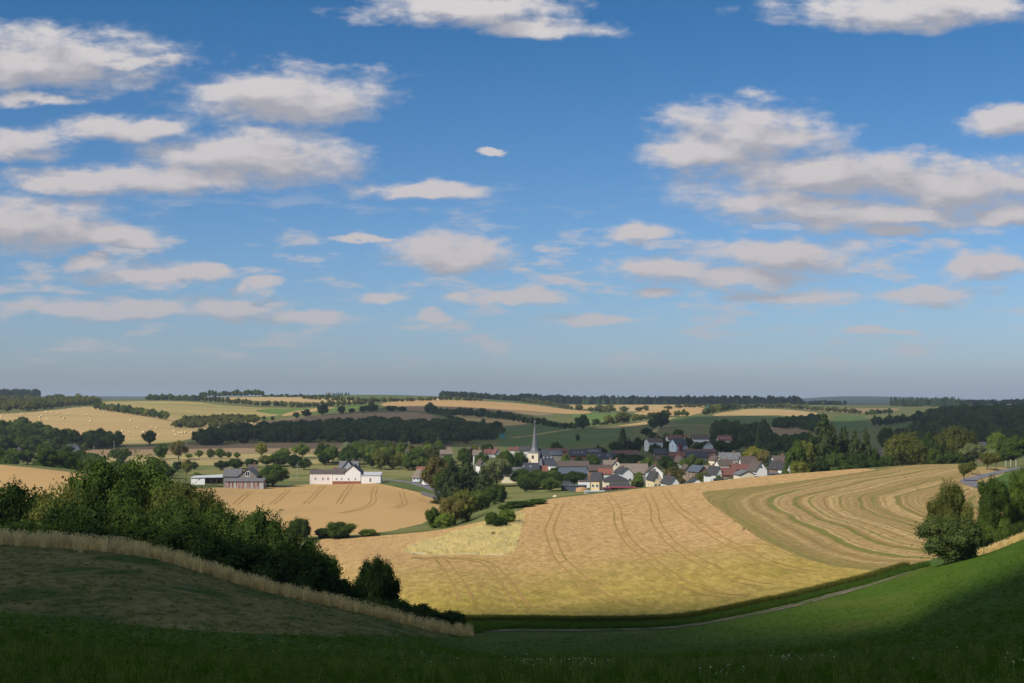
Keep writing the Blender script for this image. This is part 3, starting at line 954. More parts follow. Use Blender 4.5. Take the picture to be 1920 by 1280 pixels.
cloud('distant cloud overhead that shades the skyline forest', [(-300, 3350), (300, 3250), (1500, 3150), (2400, 3150), (2600, 3900), (1200, 4300), (0, 4200), (-500, 3700)], 1200, 60, 200, 8, 'thincloud', 0.0)

# ================================================================== plants
def leaf_mat(name, gain=1.0, trans=0.35):
    m, n, out = new_mat(name)
    oi = n.n('ShaderNodeObjectInfo')
    t = n.n('ShaderNodeTexCoord')
    g = n.n('ShaderNodeNewGeometry')
    f = n.noise(t.outputs['Object'], 9.0, 3.0, 0.6)
    k = n.m('MULTIPLY', n.m('ADD', n.m('MULTIPLY', f, 1.1), n.m('ADD', n.m('MULTIPLY', oi.outputs['Random'], 0.60), n.m('MULTIPLY', g.outputs['Random Per Island'], 0.55))), gain * 0.66)
    col = n.v('SCALE', oi.outputs['Color'])
    n.link(k, col.node.inputs['Scale'])
    # some leaves and some trees lean to yellow
    col = n.mix(n.m('MULTIPLY', n.rng(n.m('ADD', g.outputs['Random Per Island'], n.m('MULTIPLY', oi.outputs['Random'], 0.7)), 0.6, 1.5), 0.5), col, n.v('MULTIPLY', col, (1.55, 1.22, 0.7)))
    a = n.n('ShaderNodeBsdfDiffuse')
    n.link(col, a.inputs[0])
    b = n.n('ShaderNodeBsdfTranslucent')
    n.link(n.v('MULTIPLY', col, (1.15, 1.25, 0.6)), b.inputs[0])
    mx = n.n('ShaderNodeMixShader')
    mx.inputs[0].default_value = trans
    n.link(a.outputs[0], mx.inputs[1])
    n.link(b.outputs[0], mx.inputs[2])
    n.link(mx.outputs[0], out.inputs[0])
    return m


MAT['leaf'] = leaf_mat('foliage')
MAT['needle'] = leaf_mat('conifer_needles', 0.95, 0.12)


def flat_mat(name, col, rough=0.8, spec=0.2, var=0.25, scale=1.5, metal=0.0, stretch=(1, 1, 1)):
    m, n, out = new_mat(name)
    t = n.n('ShaderNodeTexCoord')
    f = n.noise(n.v('MULTIPLY', t.outputs['Object'], stretch), scale, 5.0, 0.65)
    k = n.m('ADD', n.m('MULTIPLY', n.m('SUBTRACT', f, 0.5), 2 * var), 1.0)
    cc = n.v('SCALE', c4(col)[:3])
    n.link(k, cc.node.inputs['Scale'])
    principled(n, out, cc, rough, spec, None, metal)
    return m


MAT['bark'] = flat_mat('bark', (0.085, 0.065, 0.048), 0.9, 0.05, 0.5, 6.0)
MAT['palebark'] = flat_mat('pale_bark', (0.42, 0.38, 0.33), 0.9, 0.05, 0.6, 5.0)

# cube-sphere for the dense heart of each leaf clump
_cs = []
_cf = []
for ax in range(3):
    for sg in (-1, 1):
        b0 = len(_cs)
        for i in range(3):
            for j in range(3):
                p = [0, 0, 0]
                p[ax] = sg
                p[(ax + 1) % 3] = i - 1
                p[(ax + 2) % 3] = (j - 1) * sg
                v_ = np.array(p, float)
                _cs.append(v_ / np.linalg.norm(v_))
        for i in range(2):
            for j in range(2):
                _cf.append((b0 + i * 3 + j, b0 + (i + 1) * 3 + j, b0 + (i + 1) * 3 + j + 1, b0 + i * 3 + j + 1))
CS, CF = np.array(_cs), np.array(_cf)


def unit(v):
    return v / (np.linalg.norm(v, axis=1)[:, None] + 1e-9)


def leaf_quads(c, nrm, length, width, rng):
    n = len(c)
    t = unit(np.cross(nrm, rng.normal(size=(n, 3))))
    s = np.cross(nrm, t)
    L = (length * rng.uniform(0.6, 1.35, n))[:, None]
    Wd = (width * rng.uniform(0.6, 1.35, n))[:, None]
    v = np.stack([c - t * L, c + s * Wd, c + t * L, c - s * Wd], 1).reshape(-1, 3)
    f = np.arange(4 * n).reshape(-1, 4)
    return v, f


def tube(pts, r0, r1, k=6):
    pts = np.asarray(pts, float)
    n = len(pts)
    t = np.gradient(pts, axis=0)
    t = unit(t)
    ref = np.array([0.3, 0.9, 0.1])
    a = unit(np.cross(t, ref))
    b = np.cross(t, a)
    ang = np.linspace(0, 2 * np.pi, k, endpoint=False)
    rr = np.linspace(r0, r1, n)
    v = (pts[:, None] + rr[:, None, None] * (np.cos(ang)[None, :, None] * a[:, None] + np.sin(ang)[None, :, None] * b[:, None])).reshape(-1, 3)
    f = []
    for i in range(n - 1):
        for j in range(k):
            f.append((i * k + j, i * k + (j + 1) % k, (i + 1) * k + (j + 1) % k, (i + 1) * k + j))
    return v, np.array(f)


def join(parts):
    vs, fs, o = [], [], 0
    for v, f in parts:
        vs.append(v)
        fs.append(f + o)
        o += len(v)
    return np.vstack(vs), np.vstack(fs)


def broad_crown(seed, n_leaf, leaf, lobes, z0=0.18, top_narrow=0.0, wisps=0, core=0.80, spread=0.30, rl=(0.13, 0.24), droop=0.0):
    """crown of leaf clumps in a unit tree (height 1, width 1)"""
    rng = np.random.default_rng(seed)
    zc, hz = (1 + z0) / 2, (1 - z0) / 2
    L, Rr = [], []
    ph = rng.uniform(0, 6.28, 3)
    tries = 0
    while len(L) < lobes and tries < 4000:
        tries += 1
        u = unit(rng.normal(size=(1, 3)))[0]
        rad = rng.uniform(0.30, 1.0) ** 0.5
        rl_ = rng.uniform(*rl)
        p = u * rad
        az = math.atan2(p[1], p[0])
        bulge = 1 + 0.22 * math.sin(2 * az + ph[0]) * math.cos(2.2 * p[2] + ph[1]) + 0.14 * math.sin(3 * az + ph[2] + 3 * p[2])
        w = 0.5 * (1 - top_narrow * max(p[2], 0)) * (1 - 0.15 * max(-p[2], 0)) * bulge
        c = np.array([p[0] * (w - rl_ * 0.8), p[1] * (w - rl_ * 0.8), zc + p[2] * (hz - rl_ * 0.75)])
        if all(np.linalg.norm(c - q) > 0.55 * (rl_ + r) for q, r in zip(L, Rr)) or rng.random() < 0.04:
            L.append(c)
            Rr.append(rl_)
    L, Rr = np.array(L), np.array(Rr)
    parts = []
    pick = rng.choice(len(L), n_leaf * 2, p=Rr**2 / (Rr**2).sum())
    u = unit(rng.normal(size=(n_leaf * 2, 3)))
    u[:, 2] += 0.15
    u = unit(u)
    rad = rng.uniform(0.72, 1.12, n_leaf * 2) + (rng.random(n_leaf * 2) < 0.08) * rng.uniform(0, 0.25, n_leaf * 2)
    pos = L[pick] + u * (Rr[pick] * rad)[:, None]
    # leaves deep inside a neighbouring clump are dropped
    inside = np.zeros(len(pos), bool)
    for q, r in zip(L, Rr):
        inside |= (np.linalg.norm(pos - q, axis=1) < 0.70 * r)
    pos, u = pos[~inside][:n_leaf], u[~inside][:n_leaf]
    nr = unit(u + rng.normal(size=u.shape) * 0.55 + np.array([0, 0, 0.25]))
    parts.append(leaf_quads(pos, nr, leaf, leaf * 0.55, rng))
    if wisps:
        wp, wn = [], []
        for _ in range(wisps):
            i = rng.integers(len(L))
            dd = unit(rng.normal(size=(1, 3)) + np.array([[0, 0, 0.5]]) + (L[i] - np.array([0, 0, zc])) * 3)[0]
            ln = Rr[i] * rng.uniform(0.45, 1.0)
            m_ = rng.integers(7, 13)
            for s in np.linspace(0, 1, m_):
                wp.append(L[i] + dd * (Rr[i] * 0.9 + ln * s) + rng.normal(size=3) * leaf * 0.5 + np.array([0, 0, -0.05 * s * s]))
                wn.append(rng.normal(size=3) + np.array([0, 0, 0.6]))
        parts.append(leaf_quads(np.array(wp), unit(np.array(wn)), leaf * 0.9, leaf * 0.45, rng))
    if core:
        for q, r in zip(L, Rr):
            jit = 1 + 0.18 * rng.normal(size=(len(CS), 1))
            parts.append((q + CS * r * core * jit, CF))
    v, f = join(parts)
    v[:, 2] = np.maximum(v[:, 2], z0 * 0.35)
    return v, f


def broad_trunk(seed, z0, r=0.028, limbs=5, lean=0.02):
    rng = np.random.default_rng(seed + 500)
    top = z0 + 0.42 * (1 - z0)
    main = [(0, 0, -0.03), (lean * rng.normal(), lean * rng.normal(), z0 * 0.6), (lean * 2 * rng.normal(), lean * 2 * rng.normal(), z0 + 0.1), (0, 0, top)]
    parts = [tube(main, r * 1.25, r * 0.55)]
    for i in range(limbs):
        a = i * 2.4 + rng.uniform(0, 1)
        z = z0 * 0.75 + rng.uniform(0, 0.2)
        e = rng.uniform(0.18, 0.34)
        parts.append(tube([(0, 0, z), (math.cos(a) * e * 0.5, math.sin(a) * e * 0.5, z + 0.14), (math.cos(a) * e, math.sin(a) * e, z + rng.uniform(0.25, 0.42))], r * 0.5, r * 0.15, 5))
    return join(parts)


def conifer_crown(seed, n_leaf, leaf, whorls=16, z0=0.05, taper=0.85, irregular=0.22):
    rng = np.random.default_rng(seed)
    parts = []
    P_, N_, T_ = [], [], []
    for w in range(whorls):
        zf = (w + rng.uniform(-0.3, 0.3)) / whorls
        z = z0 + (1 - z0) * zf
        Rz = 0.5 * (1 - zf) ** taper + 0.015
        nb = int(7 + 9 * (1 - zf))
        for b in range(nb):
            a = rng.uniform(0, 2 * np.pi)
            ln = Rz * (1 + irregular * rng.normal())
            m_ = max(3, int(n_leaf / (whorls * 12) * (0.4 + 1.2 * (1 - zf))))
            s = rng.uniform(0.15, 1.0, m_) ** 0.7
            out = np.array([math.cos(a), math.sin(a), 0])
            p = out * (ln * s)[:, None]
            p[:, 2] = z - 0.16 * ln * s**1.5 * 2 + 0.03 * (s > 0.9)
            p += rng.normal(size=p.shape) * leaf * 0.6
            P_.append(p)
            N_.append(unit(np.array([[out[0] * 0.5, out[1] * 0.5, 0.9]]) + rng.normal(size=(m_, 3)) * 0.45))
    P_, N_ = np.vstack(P_), np.vstack(N_)
    parts.append(leaf_quads(P_, N_, leaf, leaf * 0.5, rng))
    # dark heart of the tree
    ang = np.linspace(0, 2 * np.pi, 9)[:-1]
    vs, fs = [], []
    zs = np.linspace(z0, 0.97, 9)
    for i, z in enumerate(zs):
        rr = 0.5 * (1 - (z - z0) / (1 - z0)) ** taper * 0.66 + 0.004
        for j, a in enumerate(ang):
            q = rr * (1 + 0.15 * rng.normal())
            vs.append((q * math.cos(a), q * math.sin(a), z))
    for i in range(len(zs) - 1):
        for j in range(8):
            fs.append((i * 8 + j, i * 8 + (j + 1) % 8, (i + 1) * 8 + (j + 1) % 8, (i + 1) * 8 + j))
    parts.append((np.array(vs), np.array(fs)))
    return join(parts)


PROTO = {}


def proto(key, crown, trunk, leafm, barkm='bark'):
    cm = make_mesh('crown', crown[0], crown[1], MAT[leafm], smooth=False)
    tm = make_mesh('trunk', trunk[0], trunk[1], MAT[barkm])
    n1 = len(crown[1])
    v, f = join([crown, trunk])
    both = make_mesh('tree', v, f, [MAT[leafm], MAT[barkm]], smooth=False, fmat=np.r_[np.zeros(n1, int), np.ones(len(trunk[1]), int)])
    PROTO.setdefault(key, []).append((cm, tm, both))


for s in range(4):
    proto('near', broad_crown(20 + s, 17000, 0.0125, 40, 0.02, 0.10, wisps=130, core=0.74, rl=(0.09, 0.19)), broad_trunk(s, 0.16), 'leaf')
for s in range(3):
    proto('shrub', broad_crown(40 + s, 9000, 0.020, 26, 0.0, 0.0, wisps=90, core=0.78, rl=(0.12, 0.22)), broad_trunk(s + 9, 0.08, 0.02, 7), 'leaf')
for s in range(5):
    proto('mid', broad_crown(60 + s, 5200, 0.023, 30, 0.08 + 0.03 * s, 0.12, wisps=45, core=0.74, rl=(0.09, 0.22)), broad_trunk(s + 20, 0.17 + 0.03 * s, 0.03, 3), 'leaf')
for s in range(3):
    proto('midshrub', broad_crown(80 + s, 4400, 0.025, 26, 0.0, 0.0, wisps=45, core=0.76, rl=(0.10, 0.23)), broad_trunk(s + 30, 0.05, 0.02, 2), 'leaf')
for s in range(2):
    proto('airy', broad_crown(90 + s, 3400, 0.024, 26, 0.14, 0.25, wisps=70, core=0.35, rl=(0.10, 0.19)), broad_trunk(s + 40, 0.30, 0.020, 6), 'leaf', 'palebark')
for s in range(3):
    proto('orchard', broad_crown(95 + s, 3000, 0.030, 20, 0.36, 0.1, wisps=40, core=0.66, rl=(0.12, 0.22)), broad_trunk(s + 60, 0.36, 0.028, 5, 0.03), 'leaf')
for s in range(5):
    proto('far', broad_crown(100 + s, 1900, 0.038, 16, 0.05, 0.1, core=0.84, rl=(0.14, 0.25)), broad_trunk(s + 50, 0.12, 0.03, 0), 'leaf')
for s in range(3):
    proto('spruce', conifer_crown(120 + s, 5200, 0.030, 18), (np.array(tube([(0, 0, -0.03), (0, 0, 0.4), (0, 0, 0.9)], 0.022, 0.006)[0]), tube([(0, 0, -0.03), (0, 0, 0.4), (0, 0, 0.9)], 0.022, 0.006)[1]), 'needle')
for s in range(3):
    proto('farspruce', conifer_crown(140 + s, 620, 0.055, 10), tube([(0, 0, -0.03), (0, 0, 0.4), (0, 0, 0.8)], 0.022, 0.006), 'needle')

GREEN = {
    'dark': (0.040, 0.068, 0.018), 'mid': (0.062, 0.098, 0.022), 'light': (0.098, 0.140, 0.032), 'olive': (0.095, 0.108, 0.030),
    'pale': (0.150, 0.180, 0.085), 'yellow': (0.165, 0.170, 0.035), 'needle': (0.042, 0.060, 0.022), 'olneedle': (0.062, 0.072, 0.022),
    'blue': (0.060, 0.095, 0.085), 'purple': (0.050, 0.022, 0.028), 'brownish': (0.115, 0.105, 0.038), 'silver': (0.22, 0.25, 0.16),
}
GREEN = {k_: tuple(min(1.0, x * 1.75) for x in v_) for k_, v_ in GREEN.items()}
TREES = []


def plant(kind, X, Y, width, height, colour, label, group=None, name=None, cat=None, sink=0.0, depth=None, whole=False):
    cm, tm, both = PROTO[kind][len(TREES) % len(PROTO[kind])]
    z = float(ground([X], [Y])[0]) - sink
    if name is None and 'bush' in label and 'bushy' not in label:
        name = 'shrub'
    name = name or {'shrub': 'shrub', 'midshrub': 'shrub', 'spruce': 'spruce_tree', 'farspruce': 'spruce_tree'}.get(kind, 'broadleaf_tree')
    cat = cat or ('shrub' if 'shrub' in name or 'bush' in name else 'tree')
    colr = GREEN[colour] if isinstance(colour, str) else colour
    j = RNG.uniform(0.88, 1.12)
    colr = (colr[0] * j, colr[1] * j, colr[2] * j, 1.0)
    rz = RNG.uniform(0, 6.28)
    if kind in ('far', 'farspruce') or whole:
        o = link(name, both)
        o.color = colr
    else:
        o = link(name, None)
        for nm, me in (('trunk', tm), ('crown', cm)):
            ch = link(nm, me, o)
            ch.color = colr
    o.location = (X, Y, z)
    o.rotation_euler = (0, 0, rz)
    o.scale = (width, depth or width, height)
    o['label'] = label
    o['category'] = cat
    if group:
        o['group'] = group
    TREES.append(o)
    return o


def T(kind, px, top, w, colour, label, base=None, D=None, dmin=30, dmax=6000, group=None, name=None, sink=0.3, whole=False, cat=None):
    """tree whose crown top is seen at row top and crown width is w photograph pixels"""
    if D is None:
        X, D, _ = hit(px, base, dmin, dmax)
    X = (px - 960.0) / F * D
    zt = (HY - top) / F * D
    zb = float(ground([X], [D])[0]) - sink
    return plant(kind, X, D, w / F * D * 1.04, max(zt - zb, 1.0), colour, label, group, name, cat, sink, whole=whole)


def nth(i):
    return str(i) + ('th' if 10 <= i % 100 <= 20 or i % 10 not in (1, 2, 3) else {1: 'st', 2: 'nd', 3: 'rd'}[i % 10])


def row(kind, pts, n, hpx, wpx, colours, label, group, dmin=900, dmax=6000, name=None, jit=1.0, stuff=None):
    """trees strung along a photographed line of bases; the farthest hedgerows are one mass each"""
    pts = np.array(pts, float)
    s = np.concatenate([[0], np.cumsum(np.hypot(*np.diff(pts, axis=0).T))])
    acc = []
    for i, q in enumerate(np.linspace(0, s[-1], n)):
        q = q + RNG.uniform(-0.35, 0.35) * s[-1] / n
        x, y = np.interp(q, s, pts[:, 0]), np.interp(q, s, pts[:, 1]) + RNG.uniform(-0.3, 0.3) * jit
        X, D, z = hit(x, y, dmin, dmax)
        h, w = RNG.uniform(*hpx) / F * D, RNG.uniform(*wpx) / F * D
        if stuff:
            acc.append((X, D, z - 0.2, w, h))
        else:
            plant(kind, X, D, w, h, colours[RNG.integers(len(colours))], label + ', ' + nth(i + 1) + ' from the left', group, name, sink=0.2)
    if stuff:
        a = np.array(acc)
        meshes = [p[2] for p in PROTO[kind]]
        scatter(stuff, label, a[:, :3], a[:, 3], a[:, 4], RNG.uniform(0, 6.28, n), RNG.integers(0, len(meshes), n), meshes, GREEN[colours[0]])


def inside(poly, x, y):
    ins = False
    for i in range(len(poly)):
        (xa, ya), (xb, yb) = poly[i], poly[(i + 1) % len(poly)]
        if (ya > y) != (yb > y) and x < (xb - xa) * (y - ya) / (yb - ya) + xa:
            ins = not ins
    return ins


def spots(outline, n, dmin, dmax):
    """random ground points inside a photographed outline of bases, even over the real ground"""
    w = [hit(x, y, dmin, dmax)[:2] for x, y in outline]
    lo, hi = np.min(w, 0), np.max(w, 0)
    out = []
    while len(out) < n:
        x, y = RNG.uniform(lo[0], hi[0]), RNG.uniform(lo[1], hi[1])
        if inside(w, x, y):
            out.append((x, y))
    return out


def grove(kind, outline, n, h, wr, colours, label, group, dmin, dmax, name=None, whole=True):
    for i, (x, y) in enumerate(sorted(spots(outline, n, dmin, dmax), key=lambda p: p[0] / p[1])):
        hh = RNG.uniform(*h)
        plant(kind, x, y, hh * RNG.uniform(*wr), hh, colours[RNG.integers(len(colours))], label + ', ' + nth(i + 1) + ' from the left', group, name, sink=0.3, whole=whole)


# ------------------------------------------------------------------ masses nobody could count: instanced over points
def scatter(name, label, pts, sx, sz, rz, pid, meshes, colour, cat_kind='stuff'):
    me = bpy.data.meshes.new(name)
    me.vertices.add(len(pts))
    me.vertices.foreach_set('co', np.asarray(pts, np.float32).ravel())
    for nm, arr in (('sx', sx), ('sz', sz), ('rz', rz)):
        a = me.attributes.new(nm, 'FLOAT', 'POINT')
        a.data.foreach_set('value', np.asarray(arr, np.float32))
    a = me.attributes.new('pid', 'INT', 'POINT')
    a.data.foreach_set('value', np.asarray(pid, np.int32))
    o = link(name, me, None, kind=cat_kind, label=label)
    o.color = (*colour, 1.0)
    ng = bpy.data.node_groups.new(name + '_scatter', 'GeometryNodeTree')
    ng.interface.new_socket('Geometry', in_out='INPUT', socket_type='NodeSocketGeometry')
    ng.interface.new_socket('Geometry', in_out='OUTPUT', socket_type='NodeSocketGeometry')
    n = NT(ng)
    gi, go = n.n('NodeGroupInput'), n.n('NodeGroupOutput')
    jn = n.n('GeometryNodeJoinGeometry')
    for m_ in reversed(meshes):
        po = bpy.data.objects.new(name + '_piece', m_)
        inf = n.n('GeometryNodeObjectInfo')
        inf.inputs['Object'].default_value = po
        inf.inputs['As Instance'].default_value = True
        n.link(inf.outputs['Geometry'], jn.inputs[0])
    ip = n.n('GeometryNodeInstanceOnPoints')
    n.link(gi.outputs[0], ip.inputs['Points'])
    n.link(jn.outputs[0], ip.inputs['Instance'])
    ip.inputs['Pick Instance'].default_value = True

    def attr(nm, ty):
        q = n.n('GeometryNodeInputNamedAttribute', data_type=ty)
        q.inputs[0].default_value = nm
        return q.outputs[0]
    n.link(attr('pid', 'INT'), ip.inputs['Instance Index'])
    n.link(n.comb(0.0, 0.0, attr('rz', 'FLOAT')), ip.inputs['Rotation'])
    ax = attr('sx', 'FLOAT')
    n.link(n.comb(ax, ax, attr('sz', 'FLOAT')), ip.inputs['Scale'])
    n.link(ip.outputs[0], go.inputs[0])
    md = o.modifiers.new('scatter', 'NODES')
    md.node_group = ng
    return o


def wood(name, label, outline, n, h, wr, colour, dmin, dmax, kinds=('far',), ld=None):
    if ld is None:
        pts = spots(outline, n, dmin, dmax)
    else:
        pts = []
        for _ in range(n):
            D = RNG.uniform(*ld)
            pts.append(((RNG.uniform(*outline) - 960) / F * D, D))
    pts = np.array(pts)
    z = ground(pts[:, 0], pts[:, 1]) - 0.3
    hh = RNG.uniform(h[0], h[1], len(pts))
    meshes = [p[2] for k_ in kinds for p in PROTO[k_]]
    return scatter(name, label, np.column_stack([pts, z]), hh * RNG.uniform(wr[0], wr[1], len(pts)), hh, RNG.uniform(0, 6.28, len(pts)),
                   RNG.integers(0, len(meshes), len(pts)), meshes, colour)

# ------------------------------------------------------------------ near hedge on the left
for i, (px, top, w, D, colr, lab) in enumerate([
    (-75, 880, 250, 184, 'mid', 'leafy tree cut by the left edge of the picture above the dry bank'),
    (22, 893, 200, 180, 'dark', 'bushy tree second from the left edge above the dry bank'),
    (112, 886, 190, 174, 'olive', 'loose feathery tree in front of the small tan field at the left'),
    (200, 862, 230, 192, 'mid', 'tall rounded tree at the left end of the hedge crest'),
    (282, 852, 250, 198, 'mid', 'tallest broad tree of the near hedge'),
    (352, 893, 190, 188, 'olive', 'tree with ragged outline right of the tallest hedge tree'),
    (418, 928, 180, 182, 'dark', 'open tree with ragged leaves in front of the tan valley field'),
    (482, 956, 170, 178, 'dark', 'hedge tree below the rusty shed'),
    (545, 980, 150, 174, 'dark', 'dark hedge tree at the foot of the valley field'),
    (150, 918, 180, 166, 'dark', 'lower tree in front of the rounded hedge tree'),
    (245, 915, 190, 168, 'mid', 'lower tree in front of the tallest hedge tree'),
    (330, 935, 160, 166, 'dark', 'lower tree in front of the ragged hedge tree'),
]):
    T('near', px, top, w, colr, lab, D=D)
for px, top, w, D, lab in [
    (-60, 985, 190, 140, 'dark shrub at the left edge behind the dry grass'),
    (60, 978, 210, 142, 'dark shrub below the bushy left tree'), (170, 968, 210, 144, 'dark shrub below the feathery tree'),
    (275, 972, 210, 146, 'dark shrub below the tallest hedge tree'), (365, 985, 190, 146, 'dark shrub under the ragged hedge tree'),
    (450, 1002, 190, 148, 'dark shrub halfway down the hedge'), (530, 1018, 180, 150, 'dark shrub where the hedge starts to drop'),
    (590, 1040, 140, 154, 'dark shrub left of the lone round tree'), (640, 1082, 100, 154, 'low shrub touching the lone round tree on its left'),
    (690, 1118, 100, 150, 'low shrub at the foot of the lone round tree'), (748, 1122, 90, 150, 'small shrub just right of the lone round tree'),
    (790, 1130, 80, 153, 'small shrub near the lower end of the hedge'), (842, 1142, 62, 156, 'last small shrub at the lower end of the hedge'),
]:
    T('shrub', px, top, w, 'dark', lab, D=D, sink=0.6)
T('near', 706, 1036, 88, 'dark', 'lone dark round tree at the left edge of the wheat', D=166)
T('near', 598, 1018, 100, 'mid', 'leafy tree at the right end of the tall hedge', D=168)
# bare pale branches in the ragged tree
bx_, by_ = (350 - 960) / F * 160, 160.0
bz_ = float(ground([bx_], [by_])[0])
brn = np.random.default_rng(77)
bp = []
for q_ in range(16):
    a_ = brn.uniform(0, 6.28)
    e_ = brn.uniform(0.6, 2.4)
    z_ = brn.uniform(3.5, 6)
    bp.append(tube([(0.25 * math.cos(a_), 0.25 * math.sin(a_), z_), (e_ * 0.5 * math.cos(a_), e_ * 0.5 * math.sin(a_), z_ + brn.uniform(0.8, 1.6)), (e_ * math.cos(a_), e_ * math.sin(a_), z_ + brn.uniform(1.8, 3.8))], 0.07, 0.02, 5))
bp.append(tube([(0, 0, -0.5), (0.2, 0, 3), (0, 0.1, 6), (0.1, 0, 8)], 0.20, 0.06, 7))
bt = link('bare_tree', make_mesh('bare_tree', *join(bp), MAT['palebark']), None, label='bare tree with pale dead branches inside the dark hedge', category='tree')
bt.location = (bx_, by_, bz_)

# ------------------------------------------------------------------ near trees on the right
T('shrub', 1787, 962, 118, (0.100, 0.145, 0.050), 'large rounded bush with greyish green leaves at the right edge of the stubble', base=1054, dmin=190, dmax=240)
T('near', 1778, 896, 92, 'olive', 'tall green tree rising behind the greyish green bush', D=214)
T('near', 1864, 886, 72, 'mid', 'green tree second from the right edge above the meadow', D=224)
T('near', 1920, 862, 76, 'mid', 'green tree cut by the right edge above the meadow', D=228)
T('shrub', 1866, 965, 60, 'mid', 'green shrub under the second tree from the right edge', D=222)
T('shrub', 1912, 975, 50, 'mid', 'low shrub at the right edge of the meadow crest', D=219)
T('shrub', 1838, 1008, 36, 'light', 'small light green shrub beside the greyish green bush', D=219)
T('near', 1975, 850, 110, 'dark', 'dark tree just outside the right edge', D=235)

# ------------------------------------------------------------------ bushes round the wheat and the valley field
for px, top, w, base, c_, lab in [
    (921, 958, 30, 986, 'mid', 'left bush of the clump on the straw knoll'), (950, 953, 40, 982, 'light', 'right bush of the clump on the straw knoll'),
    (925, 995, 10, 1004, 'mid', 'tiny bush on the straw knoll slope'), (938, 968, 30, 990, 'dark', 'front bush of the clump on the straw knoll')]:
    T('midshrub', px, top, w, c_, lab, base=base, dmin=250, dmax=460)
for px, top, w, base, c_, lab in [
    (563, 968, 42, 1012, 'mid', 'round bush at the left end of the grass strip'), (608, 988, 40, 1008, 'dark', 'low bush left of the wide bush on the grass strip'),
    (640, 977, 62, 1008, 'mid', 'wide bush on the grass strip below the valley field'), (690, 990, 36, 1004, 'mid', 'low flat bush right of the wide bush on the grass strip'),
    (812, 948, 34, 989, 'mid', 'bush at the right tip of the valley wheat field'), (846, 930, 50, 984, 'brownish', 'brownish bush below the dark yew clump'),
    (868, 914, 50, 978, 'olive', 'pale topped bush below the dark yew clump'), (835, 960, 40, 988, 'light', 'low light bush beside the brownish bush'),
    (902, 917, 44, 956, 'light', 'light green bush right of the brownish bush'), (932, 904, 40, 944, 'mid', 'bush at the corner of the church pasture'),
    (975, 938, 60, 950, 'dark', 'low hedge bush along the left of the wheat crest'), (1010, 934, 40, 944, 'dark', 'low hedge bush along the middle of the wheat crest'),
    (950, 944, 40, 954, 'mid', 'low hedge bush below the church pasture')]:
    T('midshrub', px, top, w, c_, lab, base=base, dmin=330, dmax=640)
# dark conifers between farm and church
for px, top, w, D, c_, lab in [
    (846, 862, 74, 575, 'needle', 'broad dark yew in front of the village'), (876, 857, 84, 585, 'needle', 'tallest dark yew in front of the village'),
    (906, 872, 62, 580, 'needle', 'right dark yew in front of the village')]:
    T('spruce', px, top, w, c_, lab, D=D, name='yew_tree')
T('mid', 862, 872, 84, 'dark', 'dark tree between the two taller yews', D=590)
T('mid', 890, 882, 70, 'dark', 'dark tree filling the gap right of the tallest yew', D=592)
T('mid', 818, 853, 56, 'brownish', 'brownish tree left of the dark yews', D=620)
T('mid', 832, 880, 40, 'mid', 'green tree under the brownish tree', D=610)
T('mid', 930, 856, 58, 'pale', 'pale green maple left of the church', D=690)
T('mid', 912, 850, 30, 'mid', 'green tree behind the pale maple', D=740)
T('mid', 882, 838, 20, 'purple', 'dark purple leaved tree left of the church', D=870, whole=True)
T('mid', 512, 868, 60, 'mid', 'wide dark green tree right of the rusty shed', base=912, dmin=600, dmax=800)
T('mid', 502, 880, 40, 'dark', 'dark tree close to the rusty shed', base=911, dmin=600, dmax=800)
grove('mid', [(963, 917), (990, 922), (1085, 920), (1085, 908), (1030, 902), (970, 905)], 26, (5, 8.5), (1.05, 1.5), ['dark', 'dark', 'mid'],
      'dark green tree in the thicket before the church', 'thicket before the church', 560, 720)
grove('mid', [(585, 872), (800, 884), (830, 868), (800, 858), (600, 862)], 52, (8, 13.5), (0.8, 1.2), ['mid', 'mid', 'light', 'olive', 'dark'],
      'green tree in the belt behind the white farm', 'tree belt behind the white farm', 765, 1000)
for px, top, w, base, c_, lab in [
    (490, 828, 25, 855, 'yellow', 'yellow green round tree beyond the barn'), (566, 829, 30, 858, 'light', 'light green round tree on the dry pasture'),
    (650, 827, 18, 852, 'silver', 'silvery willow left of the tree belt'), (532, 838, 30, 862, 'light', 'light topped tree left of the round pasture tree'),
    (525, 846, 44, 874, 'dark', 'dark wide tree behind the rusty shed'), (550, 850, 34, 876, 'dark', 'dark tree behind the wide green tree'),
    (570, 858, 30, 880, 'dark', 'dark bush left of the white farm'), (500, 852, 34, 874, 'olive', 'olive tree behind the barn roof'),
    (470, 858, 28, 876, 'dark', 'dark bush above the barn ridge'), (440, 858, 36, 878, 'dark', 'dark bush left of the barn gable'), (415, 862, 30, 880, 'dark', 'dark bush above the long barn roof'),
    (350, 860, 24, 890, 'yellow', 'yellow green tree left of the open shed'), (334, 863, 24, 884, 'dark', 'dark bush left of the yellow green tree'), (364, 864, 14, 880, 'dark', 'narrow dark tree behind the yellow green tree'),
    (369, 884, 18, 897, 'light', 'small light bush at the open shed'), (316, 872, 28, 896, 'mid', 'bush in the left valley'), (397, 898, 14, 907, 'brownish', 'small brown bush by the open shed'),
    (335, 824, 30, 862, 'brownish', 'tall brownish tree beyond the near hedge'), (302, 830, 30, 860, 'mid', 'green tree left of the tall brownish tree'), (236, 838, 20, 858, 'light', 'small tree left of the lane trees'),
    (280, 805, 28, 834, 'dark', 'single dark round tree at the foot of the bale field')]:
    T('mid', px, top, w, c_, lab, base=base, dmin=640, dmax=1400, whole=(base < 870))
